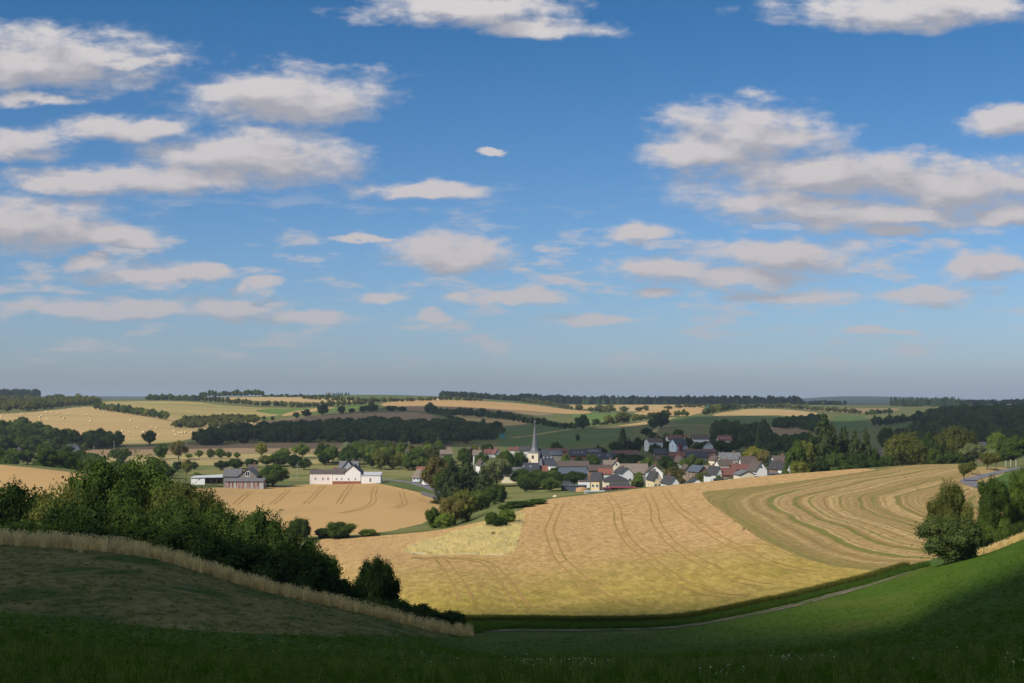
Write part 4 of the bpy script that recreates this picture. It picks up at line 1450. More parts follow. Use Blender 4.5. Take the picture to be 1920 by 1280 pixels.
for px, top, w, lab in [(354, 849, 14, 'lowest of the six lane trees'), (373, 842, 14, 'narrow second lane tree from the left'), (395, 840, 18, 'third lane tree from the left'),
                        (413, 839, 19, 'biggest of the six lane trees'), (429, 845, 13, 'second lane tree from the right'), (444, 846, 14, 'rightmost of the six lane trees')]:
    T('mid', px, top, w, 'light', lab + ' on the dry pasture', base=858.5, dmin=800, dmax=1200, group='lane trees on the dry pasture', whole=True)
wood('valley_garden_trees', 'mass of green garden trees behind the narrow left wheat field', [(-30, 876), (150, 884), (330, 890), (330, 872), (160, 858), (-30, 856)], 75, (6, 11), (0.85, 1.25), GREEN['mid'], 640, 1010, ('mid',))

# ------------------------------------------------------------------ trees in and round the village
VT = 'village garden trees'
for px, top, w, D, c_, k, lab in [
    (1168, 800, 34, 900, 'needle', 'spruce', 'tall dark spruce behind the middle of the village'), (1156, 826, 30, 900, 'dark', 'mid', 'dark tree left of the tall village spruce'),
    (1180, 822, 34, 905, 'needle', 'spruce', 'dark spruce right of the tall village spruce'), (1195, 818, 20, 910, 'dark', 'mid', 'narrow dark tree right of the village spruces'),
    (1216, 857, 34, 780, 'light', 'mid', 'light green tree behind the big tan barn roof'), (1190, 850, 40, 800, 'dark', 'mid', 'dark tree behind the cream gable'), (1165, 848, 36, 810, 'dark', 'mid', 'dark tree left of the cream gable roof'),
    (1250, 853, 30, 800, 'dark', 'mid', 'dark tree behind the white double gable'), (1262, 862, 22, 770, 'dark', 'mid', 'dark tree left of the small white gable'),
    (1300, 850, 40, 740, 'light', 'mid', 'wide light green tree in the middle of the village'), (1336, 857, 26, 745, 'light', 'mid', 'light bush right of the wide village tree'),
    (1264, 874, 42, 660, 'brownish', 'mid', 'brownish tree between the white houses'), (1316, 884, 40, 610, 'olive', 'mid', 'olive tree above the low white gable'), (1275, 893, 26, 590, 'brownish', 'mid', 'ragged tree at the wheat crest'),
    (1414, 835, 44, 790, 'yellow', 'mid', 'yellow green tree behind the brown roof'), (1432, 842, 30, 780, 'brownish', 'mid', 'brownish tree right of the yellow green tree'),
    (1444, 847, 18, 700, 'blue', 'spruce', 'blue spruce at the right of the village'), (1430, 873, 14, 640, 'needle', 'spruce', 'small dark spruce before the big white gable'),
    (1198, 883, 16, 660, 'light', 'mid', 'small round tree between the white gables'), (1195, 894, 30, 640, 'light', 'midshrub', 'light green hedge bush by the cream hip roof'), (1370, 893, 20, 620, 'mid', 'midshrub', 'hedge bush below the red roof'),
    (1408, 892, 28, 600, 'mid', 'midshrub', 'hedge bush before the low cream gable'), (1348, 890, 18, 640, 'mid', 'midshrub', 'garden bush left of the red roof'), (1472, 878, 20, 570, 'light', 'midshrub', 'light bush at the right end of the village'),
    (1060, 850, 20, 800, 'mid', 'mid', 'tree right of the church roof'), (1042, 826, 24, 900, 'mid', 'mid', 'tree behind the church roof'), (1052, 834, 16, 900, 'mid', 'mid', 'small tree behind the church roof'),
    (1110, 850, 34, 790, 'dark', 'mid', 'dark tree behind the long red roof'), (1085, 853, 20, 790, 'dark', 'mid', 'dark tree behind the dormer roof'),
    (900, 846, 26, 760, 'mid', 'mid', 'tree left of the white gable by the church'), (950, 842, 26, 770, 'light', 'mid', 'light tree left of the church tower'), (975, 844, 34, 760, 'mid', 'mid', 'green tree beside the church tower'),
    (962, 852, 30, 745, 'dark', 'mid', 'dark tree below the church tower'), (938, 846, 22, 780, 'olive', 'mid', 'olive tree right of the white gable by the church'),
    (890, 832, 18, 900, 'yellow', 'mid', 'yellow tree on the slope left of the church'), (915, 830, 28, 900, 'dark', 'mid', 'dark round tree on the slope left of the church'), (870, 838, 26, 860, 'mid', 'mid', 'tree above the grey roofed house'),
    (770, 830, 16, 900, 'yellow', 'mid', 'yellow tree behind the left village houses'), (752, 826, 20, 900, 'light', 'mid', 'light tree behind the left village houses'), (800, 825, 20, 910, 'mid', 'mid', 'tree behind the grey roofed house'), (822, 822, 18, 920, 'mid', 'mid', 'tree at the foot of the wood road'),
    (838, 851, 34, 800, 'mid', 'mid', 'green tree below the grey roofed house'), (816, 850, 28, 800, 'dark', 'mid', 'dark tree left of the grey roofed house'), (1352, 823, 26, 930, 'dark', 'mid', 'dark tree before the red skylight roof'), (1370, 826, 26, 930, 'dark', 'mid', 'dark tree right of the red skylight roof'),
    (1308, 827, 22, 935, 'dark', 'mid', 'dark tree before the long white house'), (1228, 830, 24, 900, 'dark', 'mid', 'dark tree before the brown roofed back house'), (1246, 836, 20, 890, 'dark', 'mid', 'dark tree left of the blue white house'),
    (1130, 838, 18, 900, 'dark', 'mid', 'small tree left of the dark village trees'), (1122, 832, 14, 920, 'dark', 'mid', 'small tree at the edge of the green slope'), (1083, 813, 9, 1150, 'dark', 'mid', 'tiny tree alone on the green slope'),
    (1240, 772, 32, 1500, 'dark', 'mid', 'big dark tree above the village path'), (1225, 782, 22, 1480, 'dark', 'mid', 'dark tree left of the big tree above the path'), (1212, 800, 24, 1250, 'dark', 'mid', 'dark bush beside the village path'),
    (1222, 808, 20, 1200, 'mid', 'mid', 'bush at the bend of the village path'), (1272, 803, 22, 1150, 'dark', 'mid', 'round dark tree above the red roofed houses'), (1250, 810, 16, 1120, 'mid', 'mid', 'small bush left of the round dark tree'),
]:
    T(k, px, top, w, c_, lab, D=D, group=VT, whole=D > 650)
wood('back_village_trees', 'dark garden trees among the shaded back houses', [(1235, 852), (1390, 850), (1390, 838), (1300, 832), (1205, 838)], 30, (5, 9), (0.9, 1.3), GREEN['dark'], 780, 1150, ('mid',))
# ------------------------------------------------------------------ tall trees behind the right crest
for px, top, w, D, c_, k, lab in [
    (1545, 771, 88, 580, 'needle', 'spruce', 'tallest spruce behind the stubble crest'), (1508, 826, 56, 575, 'olive', 'mid', 'olive tree left of the tallest spruce'), (1495, 824, 50, 572, 'mid', 'mid', 'leftmost tree of the crest clump'),
    (1582, 797, 66, 590, 'needle', 'spruce', 'middle spruce behind the stubble crest'), (1603, 806, 58, 585, 'needle', 'spruce', 'narrow spruce behind the stubble crest'), (1624, 803, 56, 590, 'needle', 'spruce', 'right spruce behind the stubble crest'),
    (1562, 846, 70, 575, 'dark', 'mid', 'dark tree filling the foot of the crest clump'), (1530, 852, 46, 572, 'dark', 'mid', 'low tree at the foot of the tallest spruce'), (1500, 862, 36, 560, 'yellow', 'midshrub', 'yellow green bush at the crest by the houses'), (1610, 848, 66, 578, 'dark', 'mid', 'low dark tree at the foot of the right spruce'),
    (1563, 800, 60, 592, 'needle', 'spruce', 'dark spruce just right of the tallest one'), (1520, 808, 62, 584, 'needle', 'spruce', 'dark spruce just left of the tallest one'),
    (1640, 838, 30, 600, 'dark', 'mid', 'dark tree beside the cream walled house'), (1660, 852, 40, 590, 'mid', 'midshrub', 'hedge bush before the birches'), (1680, 812, 50, 600, 'olive', 'airy', 'left birch with white trunk'), (1700, 806, 58, 602, 'olive', 'airy', 'middle birch with white trunk'), (1716, 816, 46, 600, 'olive', 'airy', 'right birch with white trunk'),
    (1738, 808, 40, 610, 'dark', 'mid', 'dark tree right of the birches'), (1760, 812, 40, 612, 'olive', 'mid', 'olive tree right of the birches'), (1788, 797, 60, 620, 'olneedle', 'mid', 'tall dark round tree behind the crest'), (1812, 802, 44, 622, 'olneedle', 'mid', 'dark tree right of the tall round tree'),
    (1750, 838, 44, 600, 'mid', 'mid', 'low green tree behind the crest'), (1780, 842, 44, 600, 'mid', 'mid', 'low tree under the tall round tree'), (1824, 830, 52, 560, 'pale', 'mid', 'pale green tree at the bend of the road'), (1850, 838, 34, 560, 'pale', 'mid', 'smaller pale tree at the bend of the road'),
    (1872, 808, 50, 600, 'light', 'mid', 'bright green tree beyond the road'), (1902, 814, 56, 590, 'mid', 'mid', 'green tree at the right edge beyond the road'), (1890, 840, 50, 570, 'mid', 'mid', 'low green tree beyond the road'), (1935, 816, 60, 590, 'mid', 'mid', 'green tree cut by the right edge beyond the road'),
    (1665, 800, 46, 1000, 'dark', 'mid', 'dark round tree in the shade behind the birches'),
]:
    T(k, px, top, w, c_, lab, D=D)
for px, top, w, base, lab in [(1808, 866, 24, 901, 'first small roadside tree beside the stubble'), (1821, 863, 16, 889, 'second small roadside tree beside the stubble'),
                              (1852, 848, 30, 881, 'third small roadside tree with a round crown'), (1868, 846, 18, 877, 'last small roadside tree')]:
    T('orchard', px, top, w * 1.15, 'olive', lab, base=base, dmin=300, dmax=545, group='small roadside trees')

# ------------------------------------------------------------------ hedgerows and copses on the far hills
row('far', [(180, 767), (230, 774), (275, 780), (312, 787)], 20, (13, 19), (12, 17), ['olive', 'mid', 'dark'], 'round tree in the hedgerow above the bale field', 'hedgerow above the bale field', 1300, 2600)
row('far', [(380, 751), (430, 755), (480, 759.5), (560, 763), (610, 762), (660, 759), (700, 757)], 44, (8, 14), (8, 12), ['olive', 'mid', 'dark'], 'long hedgerow of round trees under the ridge stubble', 'hedgerow under the ridge stubble', 1900, 3300, stuff='ridge_hedgerow')
row('far', [(570, 747), (640, 751), (700, 753), (760, 752), (830, 749), (900, 751)], 44, (6, 10), (8, 12), ['olive', 'mid', 'light'], 'green tree belt behind the golden hilltop', 'green belt behind the golden hilltop', 2200, 3300, stuff='hilltop_tree_belt')
row('far', [(278, 750), (320, 750), (374, 752)], 17, (10, 14), (11, 15), ['mid', 'olive'], 'copse of round trees on the left ridge', 'copse on the left ridge', 2300, 3300, stuff='ridge_copse')
row('far', [(378, 743), (430, 742.5), (492, 741.5)], 18, (9, 14), (8, 13), ['mid', 'dark', 'olive'], 'tree line on the left skyline', 'trees on the left skyline', 2700, 3400, stuff='skyline_trees')
row('far', [(495, 743), (570, 743.5), (640, 745)], 22, (4, 7), (7, 11), ['mid', 'olive'], 'low hedge under the skyline meadow', 'hedge under the skyline meadow', 2500, 3400, stuff='skyline_hedge')
row('farspruce', [(611, 740.5), (654, 739.5)], 12, (5, 7), (4, 5), ['needle'], 'tiny belt of spruces on the skyline meadow', 'spruces on the skyline meadow', 2900, 3500, stuff='skyline_spruces')
row('far', [(802, 773), (835, 778), (900, 782), (960, 787)], 22, (12, 19), (12, 17), ['dark', 'dark', 'mid'], 'dark tree in the row crossing the shaded hill', 'tree row across the shaded hill', 1700, 2600)
row('far', [(965, 789), (1000, 795), (1045, 801), (1078, 804)], 14, (10, 17), (11, 16), ['dark', 'dark', 'mid'], 'dark tree in the lower row behind the spire', 'lower tree row behind the spire', 1400, 2300)
row('far', [(800, 772), (830, 778), (850, 786), (870, 790)], 14, (5, 8), (8, 12), ['dark', 'mid'], 'low bush beside the brown hill field', 'bushes beside the brown hill field', 1600, 2500)
for px, top, w, base, lab in [(605, 757, 26, 777, 'dark round tree at the top of the brown hill field'), (575, 766, 24, 780, 'bush left of the brown hill field top'), (555, 770, 14, 783, 'small bush at the corner of the brown hill field'), (641, 760, 16, 775, 'single round tree on the brown field edge'),
                              (660, 764, 14, 773, 'small tree on the brown field edge'), (680, 760, 16, 772, 'dark tree left of the wide crown'), (697, 755, 30, 771, 'wide dark crown on the brown field edge'), (735, 758, 28, 770, 'dark clump above the brown field'), (755, 761, 18, 771, 'right end of the dark clump above the brown field'),
                              (807, 753, 22, 774, 'tall dark tree at the start of the hill row'), (511, 779, 9, 787, 'tiny bush between hay and brown field'), (382, 806, 14, 817, 'bush at the left end of the brown hill field')]:
    T('far', px, top, w, 'dark', lab, base=base, dmin=1400, dmax=2600)
row('far', [(980, 753), (1030, 759), (1070, 766)], 18, (6, 10), (9, 13), ['olive', 'mid'], 'hedge above the golden hilltop field', 'hedge above the golden hilltop', 2200, 3200, stuff='upper_hedgerow')
for px, top, w, base, lab in [(1086, 756, 17, 769, 'round bush alone at the end of the golden field'), (1107, 762, 14, 770, 'small round bush on the plateau'), (1124, 757, 24, 773, 'left half of the big plateau bush'), (1142, 757, 26, 773, 'right half of the big plateau bush'),
                              (1170, 760, 18, 771, 'round plateau bush right of the big one'), (1197, 761, 16, 770, 'left part of the clipped plateau bush'), (1210, 759, 16, 769, 'right part of the clipped plateau bush'),
                              (1253, 759, 18, 766, 'small plateau bush by the golden wedge'), (1272, 757, 16, 764, 'last plateau bush by the golden wedge'),
                              (1093, 776, 30, 803, 'big dark tree where the hill rows meet'), (1118, 782, 14, 795, 'small tree right of the big dark tree'), (1140, 777, 20, 794, 'round tree left of the big sunlit tree'), (1167, 771, 34, 792, 'big sunlit round tree on the hill'), (1192, 775, 18, 787, 'tree right of the big sunlit tree'), (1204, 776, 14, 784, 'small tree right of the big sunlit tree')]:
    T('far', px, top, w, 'dark' if 'dark' in lab else 'olive', lab, base=base, dmin=1400, dmax=3200)
row('far', [(1075, 800), (1110, 797), (1150, 794), (1200, 787), (1230, 782)], 16, (5, 8), (8, 12), ['dark', 'olive'], 'low hedge under the sunlit hill tree', 'hedge under the sunlit hill tree', 1500, 2600, stuff='hill_hedge')
row('far', [(1218, 782), (1250, 780), (1288, 779)], 10, (9, 14), (9, 13), ['olive', 'mid'], 'tree in the arcade above the village green slope', 'arcade above the village slope', 1600, 2500)
row('far', [(1320, 777), (1345, 772), (1378, 768)], 14, (11, 17), (9, 14), ['olive', 'mid', 'dark'], 'tree in the thick hedge left of the right hilltop stubble', 'thick hedge by the hilltop stubble', 1800, 2900)
row('far', [(1380, 767), (1420, 763.5), (1480, 765), (1545, 770), (1612, 775)], 34, (7, 12), (9, 13), ['olive', 'mid', 'light', 'dark'], 'hedge along the right hilltop stubble', 'hedge along the hilltop stubble', 2000, 3200, stuff='stubble_hedgerow')
row('far', [(1285, 763), (1330, 762)], 8, (6, 9), (8, 12), ['olive', 'mid'], 'plateau hedge before the skyline forest', 'plateau trees before the forest', 2200, 3200, stuff='plateau_hedge')
row('far', [(1640, 798), (1660, 797), (1690, 793), (1728, 786)], 16, (12, 22), (11, 16), ['dark', 'dark', 'mid'], 'dark tree at the edge of the forest meadow', 'trees at the forest meadow', 1300, 2500)
row('far', [(1625, 777), (1650, 775), (1672, 774)], 8, (7, 11), (9, 13), ['mid', 'olive'], 'hedge before the reddish far field', 'trees before the reddish field', 1900, 3000, stuff='far_hedge')

wood('hillside_wood', 'dense dark broadleaf wood across the hillside behind the farms',
     [(370, 838), (480, 829), (640, 830), (705, 832), (722, 820), (740, 832), (800, 834), (850, 834), (905, 827), (938, 820), (945, 812), (900, 804), (840, 799), (760, 802), (700, 798), (620, 802), (500, 810), (430, 816), (380, 827)],
     700, (6, 14), (0.8, 1.25), (0.085, 0.130, 0.045), 1120, 1800)
wood('left_hill_wood', 'dark wood on the hill at the far left', [(-80, 851), (60, 848), (150, 845), (190, 841), (232, 836), (180, 832), (125, 826), (80, 812), (45, 799), (15, 803), (-80, 812)], 340, (6, 14), (0.85, 1.3), (0.10, 0.150, 0.045), 980, 1650)
wood('right_hill_wood', 'large dark wood rising at the right edge', [(1660, 838), (1760, 842), (2000, 845), (2000, 772), (1920, 772), (1860, 774), (1790, 772), (1745, 782), (1732, 796), (1715, 812)], 1000, (8, 17), (0.75, 1.2), (0.080, 0.125, 0.045), 1000, 2300)
wood('skyline_forest', 'long dark mixed forest along the skyline', (975, 1500), 900, (12, 22), (0.5, 0.9), (0.060, 0.095, 0.045), 0, 0, ('far', 'farspruce', 'farspruce'), (3250, 3700))
wood('skyline_ridge_wood', 'dark wood on the skyline left of the forest', (825, 990), 240, (7, 15), (0.7, 1.0), (0.060, 0.095, 0.045), 0, 0, ('far', 'farspruce'), (3200, 3500))
wood('left_skyline_wood', 'dark wooded knoll on the skyline at the far left', (-120, 70), 280, (18, 27), (0.8, 1.1), (0.045, 0.075, 0.040), 0, 0, ('far',), (3300, 3700))
wood('village_grove', 'dark grove above the right part of the village', [(1332, 836), (1400, 842), (1450, 840), (1440, 812), (1380, 808), (1345, 813)], 95, (7, 15), (0.6, 1.0), (0.080, 0.125, 0.045), 960, 1500, ('far', 'far', 'farspruce'))
wood('right_village_grove', 'dark trees between the village and the crest spruces', [(1436, 850), (1500, 852), (1530, 846), (1520, 828), (1445, 828)], 60, (6, 10), (0.9, 1.2), GREEN['dark'], 800, 1250)
wood('hill_scrub', 'olive scrub copse on the bale field', [(322, 802), (420, 801), (470, 793), (498, 785), (420, 783), (345, 788)], 150, (5.5, 8), (1.0, 1.4), GREEN['olive'], 1300, 2300)
wood('dark_scrub', 'dark scrub below the right hilltop stubble', [(1438, 801), (1500, 805), (1530, 808), (1545, 796), (1540, 784), (1500, 786), (1455, 792)], 130, (5.5, 9), (0.95, 1.3), GREEN['dark'], 1250, 2300)
wood('left_copse_band', 'green copse band on the far left hillside', [(-60, 766), (60, 760), (130, 754), (188, 752.5), (180, 758), (120, 762), (60, 769), (-60, 774)], 220, (9, 13), (0.9, 1.2), GREEN['olive'], 1700, 3000)
wood('far_left_copse', 'green copse above the small pale field at the far left', [(-60, 757), (60, 756), (150, 752), (150, 750), (-60, 752)], 120, (10, 15), (0.9, 1.2), GREEN['olive'], 2300, 3300)
wood('far_spruce_belt', 'belt of dark spruces on the right skyline', (1670, 1800), 150, (14, 21), (0.35, 0.5), (0.055, 0.090, 0.045), 0, 0, ('farspruce',), (2900, 3300))
wood('right_skyline_wood', 'dark wood along the right skyline', (1690, 1960), 260, (9, 14), (0.8, 1.1), (0.060, 0.095, 0.045), 0, 0, ('far', 'farspruce'), (3300, 3900))

# hedges and fruit bushes between the houses
vb = spots([(1105, 905), (1200, 898), (1300, 893), (1400, 885), (1480, 876), (1480, 858), (1400, 853), (1300, 850), (1200, 853), (1100, 858)], 55, 600, 900)
vb.sort(key=lambda p: p[0] / p[1])
for i, (x, y) in enumerate(vb):
    hh = RNG.uniform(2.6, 5.0)
    plant('midshrub', x, y, hh * RNG.uniform(1.0, 1.6), hh, ['mid', 'dark', 'light', 'olive'][RNG.integers(4)], 'garden bush among the village houses, ' + nth(i + 1) + ' from the left', 'garden bushes among the houses', whole=True)
wood('forest_end', 'tapering right end of the skyline forest', (1488, 1585), 80, (5, 12), (0.7, 1.1), (0.060, 0.095, 0.045), 0, 0, ('far', 'farspruce'), (3150, 3500))

# ================================================================== buildings
def roof_mat(name, col, var=0.35):
    """tiled or slated roof: courses as fine relief, weathered colour"""
    m, n, out = new_mat(name)
    t = n.n('ShaderNodeTexCoord')
    P = t.outputs['Object']
    f = n.noise(P, 0.9, 5.0, 0.7)
    f2 = n.noise(n.v('MULTIPLY', P, (3.0, 3.0, 9.0)), 1.2, 3.0, 0.6)
    oi = n.n('ShaderNodeObjectInfo')
    k = n.m('ADD', n.m('ADD', n.m('MULTIPLY', n.m('SUBTRACT', f, 0.5), 2 * var), n.m('MULTIPLY', n.m('SUBTRACT', f2, 0.5), var)), n.m('ADD', 0.9, n.m('MULTIPLY', oi.outputs['Random'], 0.2)))
    cc = n.v('SCALE', tuple(col))
    n.link(k, cc.node.inputs['Scale'])
    wv_ = n.n('ShaderNodeTexWave', bands_direction='Z')
    wv_.inputs['Scale'].default_value = 3.0
    n.link(P, wv_.inputs['Vector'])
    principled(n, out, cc, 0.75, 0.25, (wv_.outputs['Fac'], 0.5, 0.06))
    return m


for k_, c_ in {'slate': (0.050, 0.056, 0.070), 'dark': (0.058, 0.056, 0.058), 'brown': (0.105, 0.080, 0.066), 'red': (0.165, 0.070, 0.055), 'orange': (0.24, 0.095, 0.060),
               'tan': (0.20, 0.158, 0.125), 'grey': (0.145, 0.145, 0.15), 'bluegrey': (0.085, 0.105, 0.135), 'light': (0.45, 0.46, 0.47), 'redbrown': (0.125, 0.070, 0.060), 'patchy': (0.10, 0.080, 0.075)}.items():
    MAT['roof_' + k_] = roof_mat('roof_' + k_, c_, 0.75 if k_ == 'patchy' else 0.3)
for k_, c_ in {'white': (0.80, 0.78, 0.75), 'cream': (0.74, 0.64, 0.47), 'offwhite': (0.66, 0.64, 0.60), 'pink': (0.78, 0.70, 0.655), 'grey': (0.40, 0.40, 0.40), 'brown': (0.22, 0.15, 0.105),
               'woodtan': (0.38, 0.28, 0.21), 'stone': (0.24, 0.21, 0.175), 'darkgrey': (0.09, 0.10, 0.12), 'yellow': (0.74, 0.58, 0.34), 'brick': (0.30, 0.12, 0.075), 'bluewhite': (0.66, 0.71, 0.78), 'black': (0.02, 0.02, 0.022)}.items():
    MAT['wall_' + k_] = flat_mat('wall_' + k_, c_, 0.9, 0.1, 0.10, 0.6)
MAT['glass'] = flat_mat('dark_window_glass', (0.025, 0.03, 0.038), 0.15, 0.5, 0.1)
MAT['frame'] = flat_mat('white_window_frame', (0.7, 0.7, 0.68), 0.6, 0.3, 0.05)
MAT['timber'] = flat_mat('brown_timber', (0.12, 0.075, 0.045), 0.8, 0.1, 0.3)
MAT['redpaint'] = flat_mat('red_paint', (0.24, 0.035, 0.032), 0.5, 0.4, 0.1)
MAT['metal'] = flat_mat('grey_metal', (0.45, 0.46, 0.48), 0.45, 0.5, 0.15, 2.0, 0.4)
MAT['solar'] = flat_mat('solar_panel', (0.018, 0.022, 0.045), 0.2, 0.6, 0.15)
MAT['tealtarp'] = flat_mat('teal_sheet', (0.05, 0.22, 0.20), 0.6, 0.3, 0.1)
MAT['concrete'] = flat_mat('weathered_concrete', (0.36, 0.34, 0.31), 0.9, 0.1, 0.25)
MAT['sand'] = flat_mat('sand', (0.42, 0.25, 0.13), 0.95, 0.05, 0.2)


def rust_mat():
    m, n, out = new_mat('rusty_sheet')
    t = n.n('ShaderNodeTexCoord')
    f = n.noise(n.v('MULTIPLY', t.outputs['Object'], (2.2, 2.2, 0.12)), 1.0, 5.0, 0.7)
    g = n.noise(t.outputs['Object'], 0.5, 4.0, 0.6)
    c = n.mix(n.rng(f, 0.42, 0.56), c4((0.19, 0.045, 0.035)), c4((0.42, 0.37, 0.34)))
    c = n.mix(n.rng(g, 0.5, 0.7, 0, 0.8), c, c4((0.13, 0.06, 0.045)))
    principled(n, out, c, 0.8, 0.2)
    return m


MAT['rust'] = rust_mat()

BOXF = [(0, 3, 2, 1), (4, 5, 6, 7), (0, 1, 5, 4), (1, 2, 6, 5), (2, 3, 7, 6), (3, 0, 4, 7)]


def box_vf(x0, x1, y0, y1, z0, z1):
    return ([(x0, y0, z0), (x1, y0, z0), (x1, y1, z0), (x0, y1, z0), (x0, y0, z1), (x1, y0, z1), (x1, y1, z1), (x0, y1, z1)], BOXF)


def pmesh(name, groups, mats, smooth=False):
    """groups: list of (verts, faces, material index)"""
    vs, fs, mi = [], [], []
    for v, f, k_ in groups:
        o = len(vs)
        vs += [tuple(p) for p in v]
        fs += [tuple(i + o for i in q) for q in f]
        mi += [k_] * len(f)
    me = bpy.data.meshes.new(name)
    me.from_pydata(vs, [], fs)
    for m_ in mats:
        me.materials.append(m_)
    me.polygons.foreach_set('material_index', mi)
    if smooth:
        me.polygons.foreach_set('use_smooth', [True] * len(fs))
    me.update()
    return me


# unit windows (1 x 1 m, facing -y): frame with a pane set back in it, a mullion and a sill
WIN = pmesh('window', [(*box_vf(-0.5, 0.5, -0.05, 0.0, -0.5, -0.42), 0), (*box_vf(-0.5, 0.5, -0.05, 0.0, 0.42, 0.5), 0), (*box_vf(-0.5, -0.42, -0.05, 0.0, -0.42, 0.42), 0), (*box_vf(0.42, 0.5, -0.05, 0.0, -0.42, 0.42), 0),
                       (*box_vf(-0.03, 0.03, -0.045, 0.0, -0.42, 0.42), 0), (*box_vf(-0.42, 0.42, -0.02, 0.0, -0.42, 0.42), 1), (*box_vf(-0.55, 0.55, -0.14, 0.0, -0.58, -0.5), 0)], [MAT['frame'], MAT['glass']])
_a = [(0.5 * math.cos(t), 0.5 * math.sin(t)) for t in np.linspace(0, math.pi, 9)]
_o = [(-0.5, -0.9)] + [(0.5, -0.9)] + _a
_i = [(x * 0.78, y * 0.80 if y > 0 else -0.82) for x, y in _o]
_v = [(x, -0.08, y) for x, y in _o] + [(x, -0.08, y) for x, y in _i] + [(x, -0.01, y) for x, y in _i]
_n = len(_o)
ARCH = pmesh('arched_window', [(_v, [(k_, (k_ + 1) % _n, _n + (k_ + 1) % _n, _n + k_) for k_ in range(_n)] + [(_n + k_, _n + (k_ + 1) % _n, 2 * _n + (k_ + 1) % _n, 2 * _n + k_) for k_ in range(_n)], 0),
                               (_v, [tuple(range(2 * _n, 3 * _n))], 1)], [flat_mat('sandstone', (0.30, 0.14, 0.085), 0.9, 0.1), MAT['glass']])
_c = [(0.5 * math.cos(t), 0.5 * math.sin(t)) for t in np.linspace(0, 2 * math.pi, 13)[:-1]]
_v = [(x, -0.05, y) for x, y in _c] + [(x * 0.8, -0.05, y * 0.8) for x, y in _c] + [(x * 0.8, 0.0, y * 0.8) for x, y in _c]
ROUND = pmesh('round_window', [(_v, [(k_, (k_ + 1) % 12, 12 + (k_ + 1) % 12, 12 + k_) for k_ in range(12)] + [(12 + k_, 12 + (k_ + 1) % 12, 24 + (k_ + 1) % 12, 24 + k_) for k_ in range(12)], 0), (_v, [tuple(range(24, 36))], 1)], [MAT['frame'], MAT['glass']])
DOOR = pmesh('door', [(*box_vf(-0.5, 0.5, -0.05, 0.0, 0, 1), 0), (*box_vf(-0.42, 0.42, -0.08, -0.05, 0.05, 0.48), 1), (*box_vf(-0.42, 0.42, -0.08, -0.05, 0.55, 0.95), 1)], [MAT['frame'], MAT['timber']])


def put(me, name, parent, loc, size, rz=0.0, rx=0.0):
    o = link(name, me, parent)
    o.location = loc
    o.rotation_euler = (rx, 0, rz)
    o.scale = (size[0], 1.0, size[1])
    return o


def root(name, label, cat, X, Y, Z, yaw, group=None):
    o = link(name, None)
    o.location = (X, Y, Z)
    o.rotation_euler = (0, 0, math.radians(yaw))
    o['label'] = label
    o['category'] = cat
    if group:
        o['group'] = group
    return o


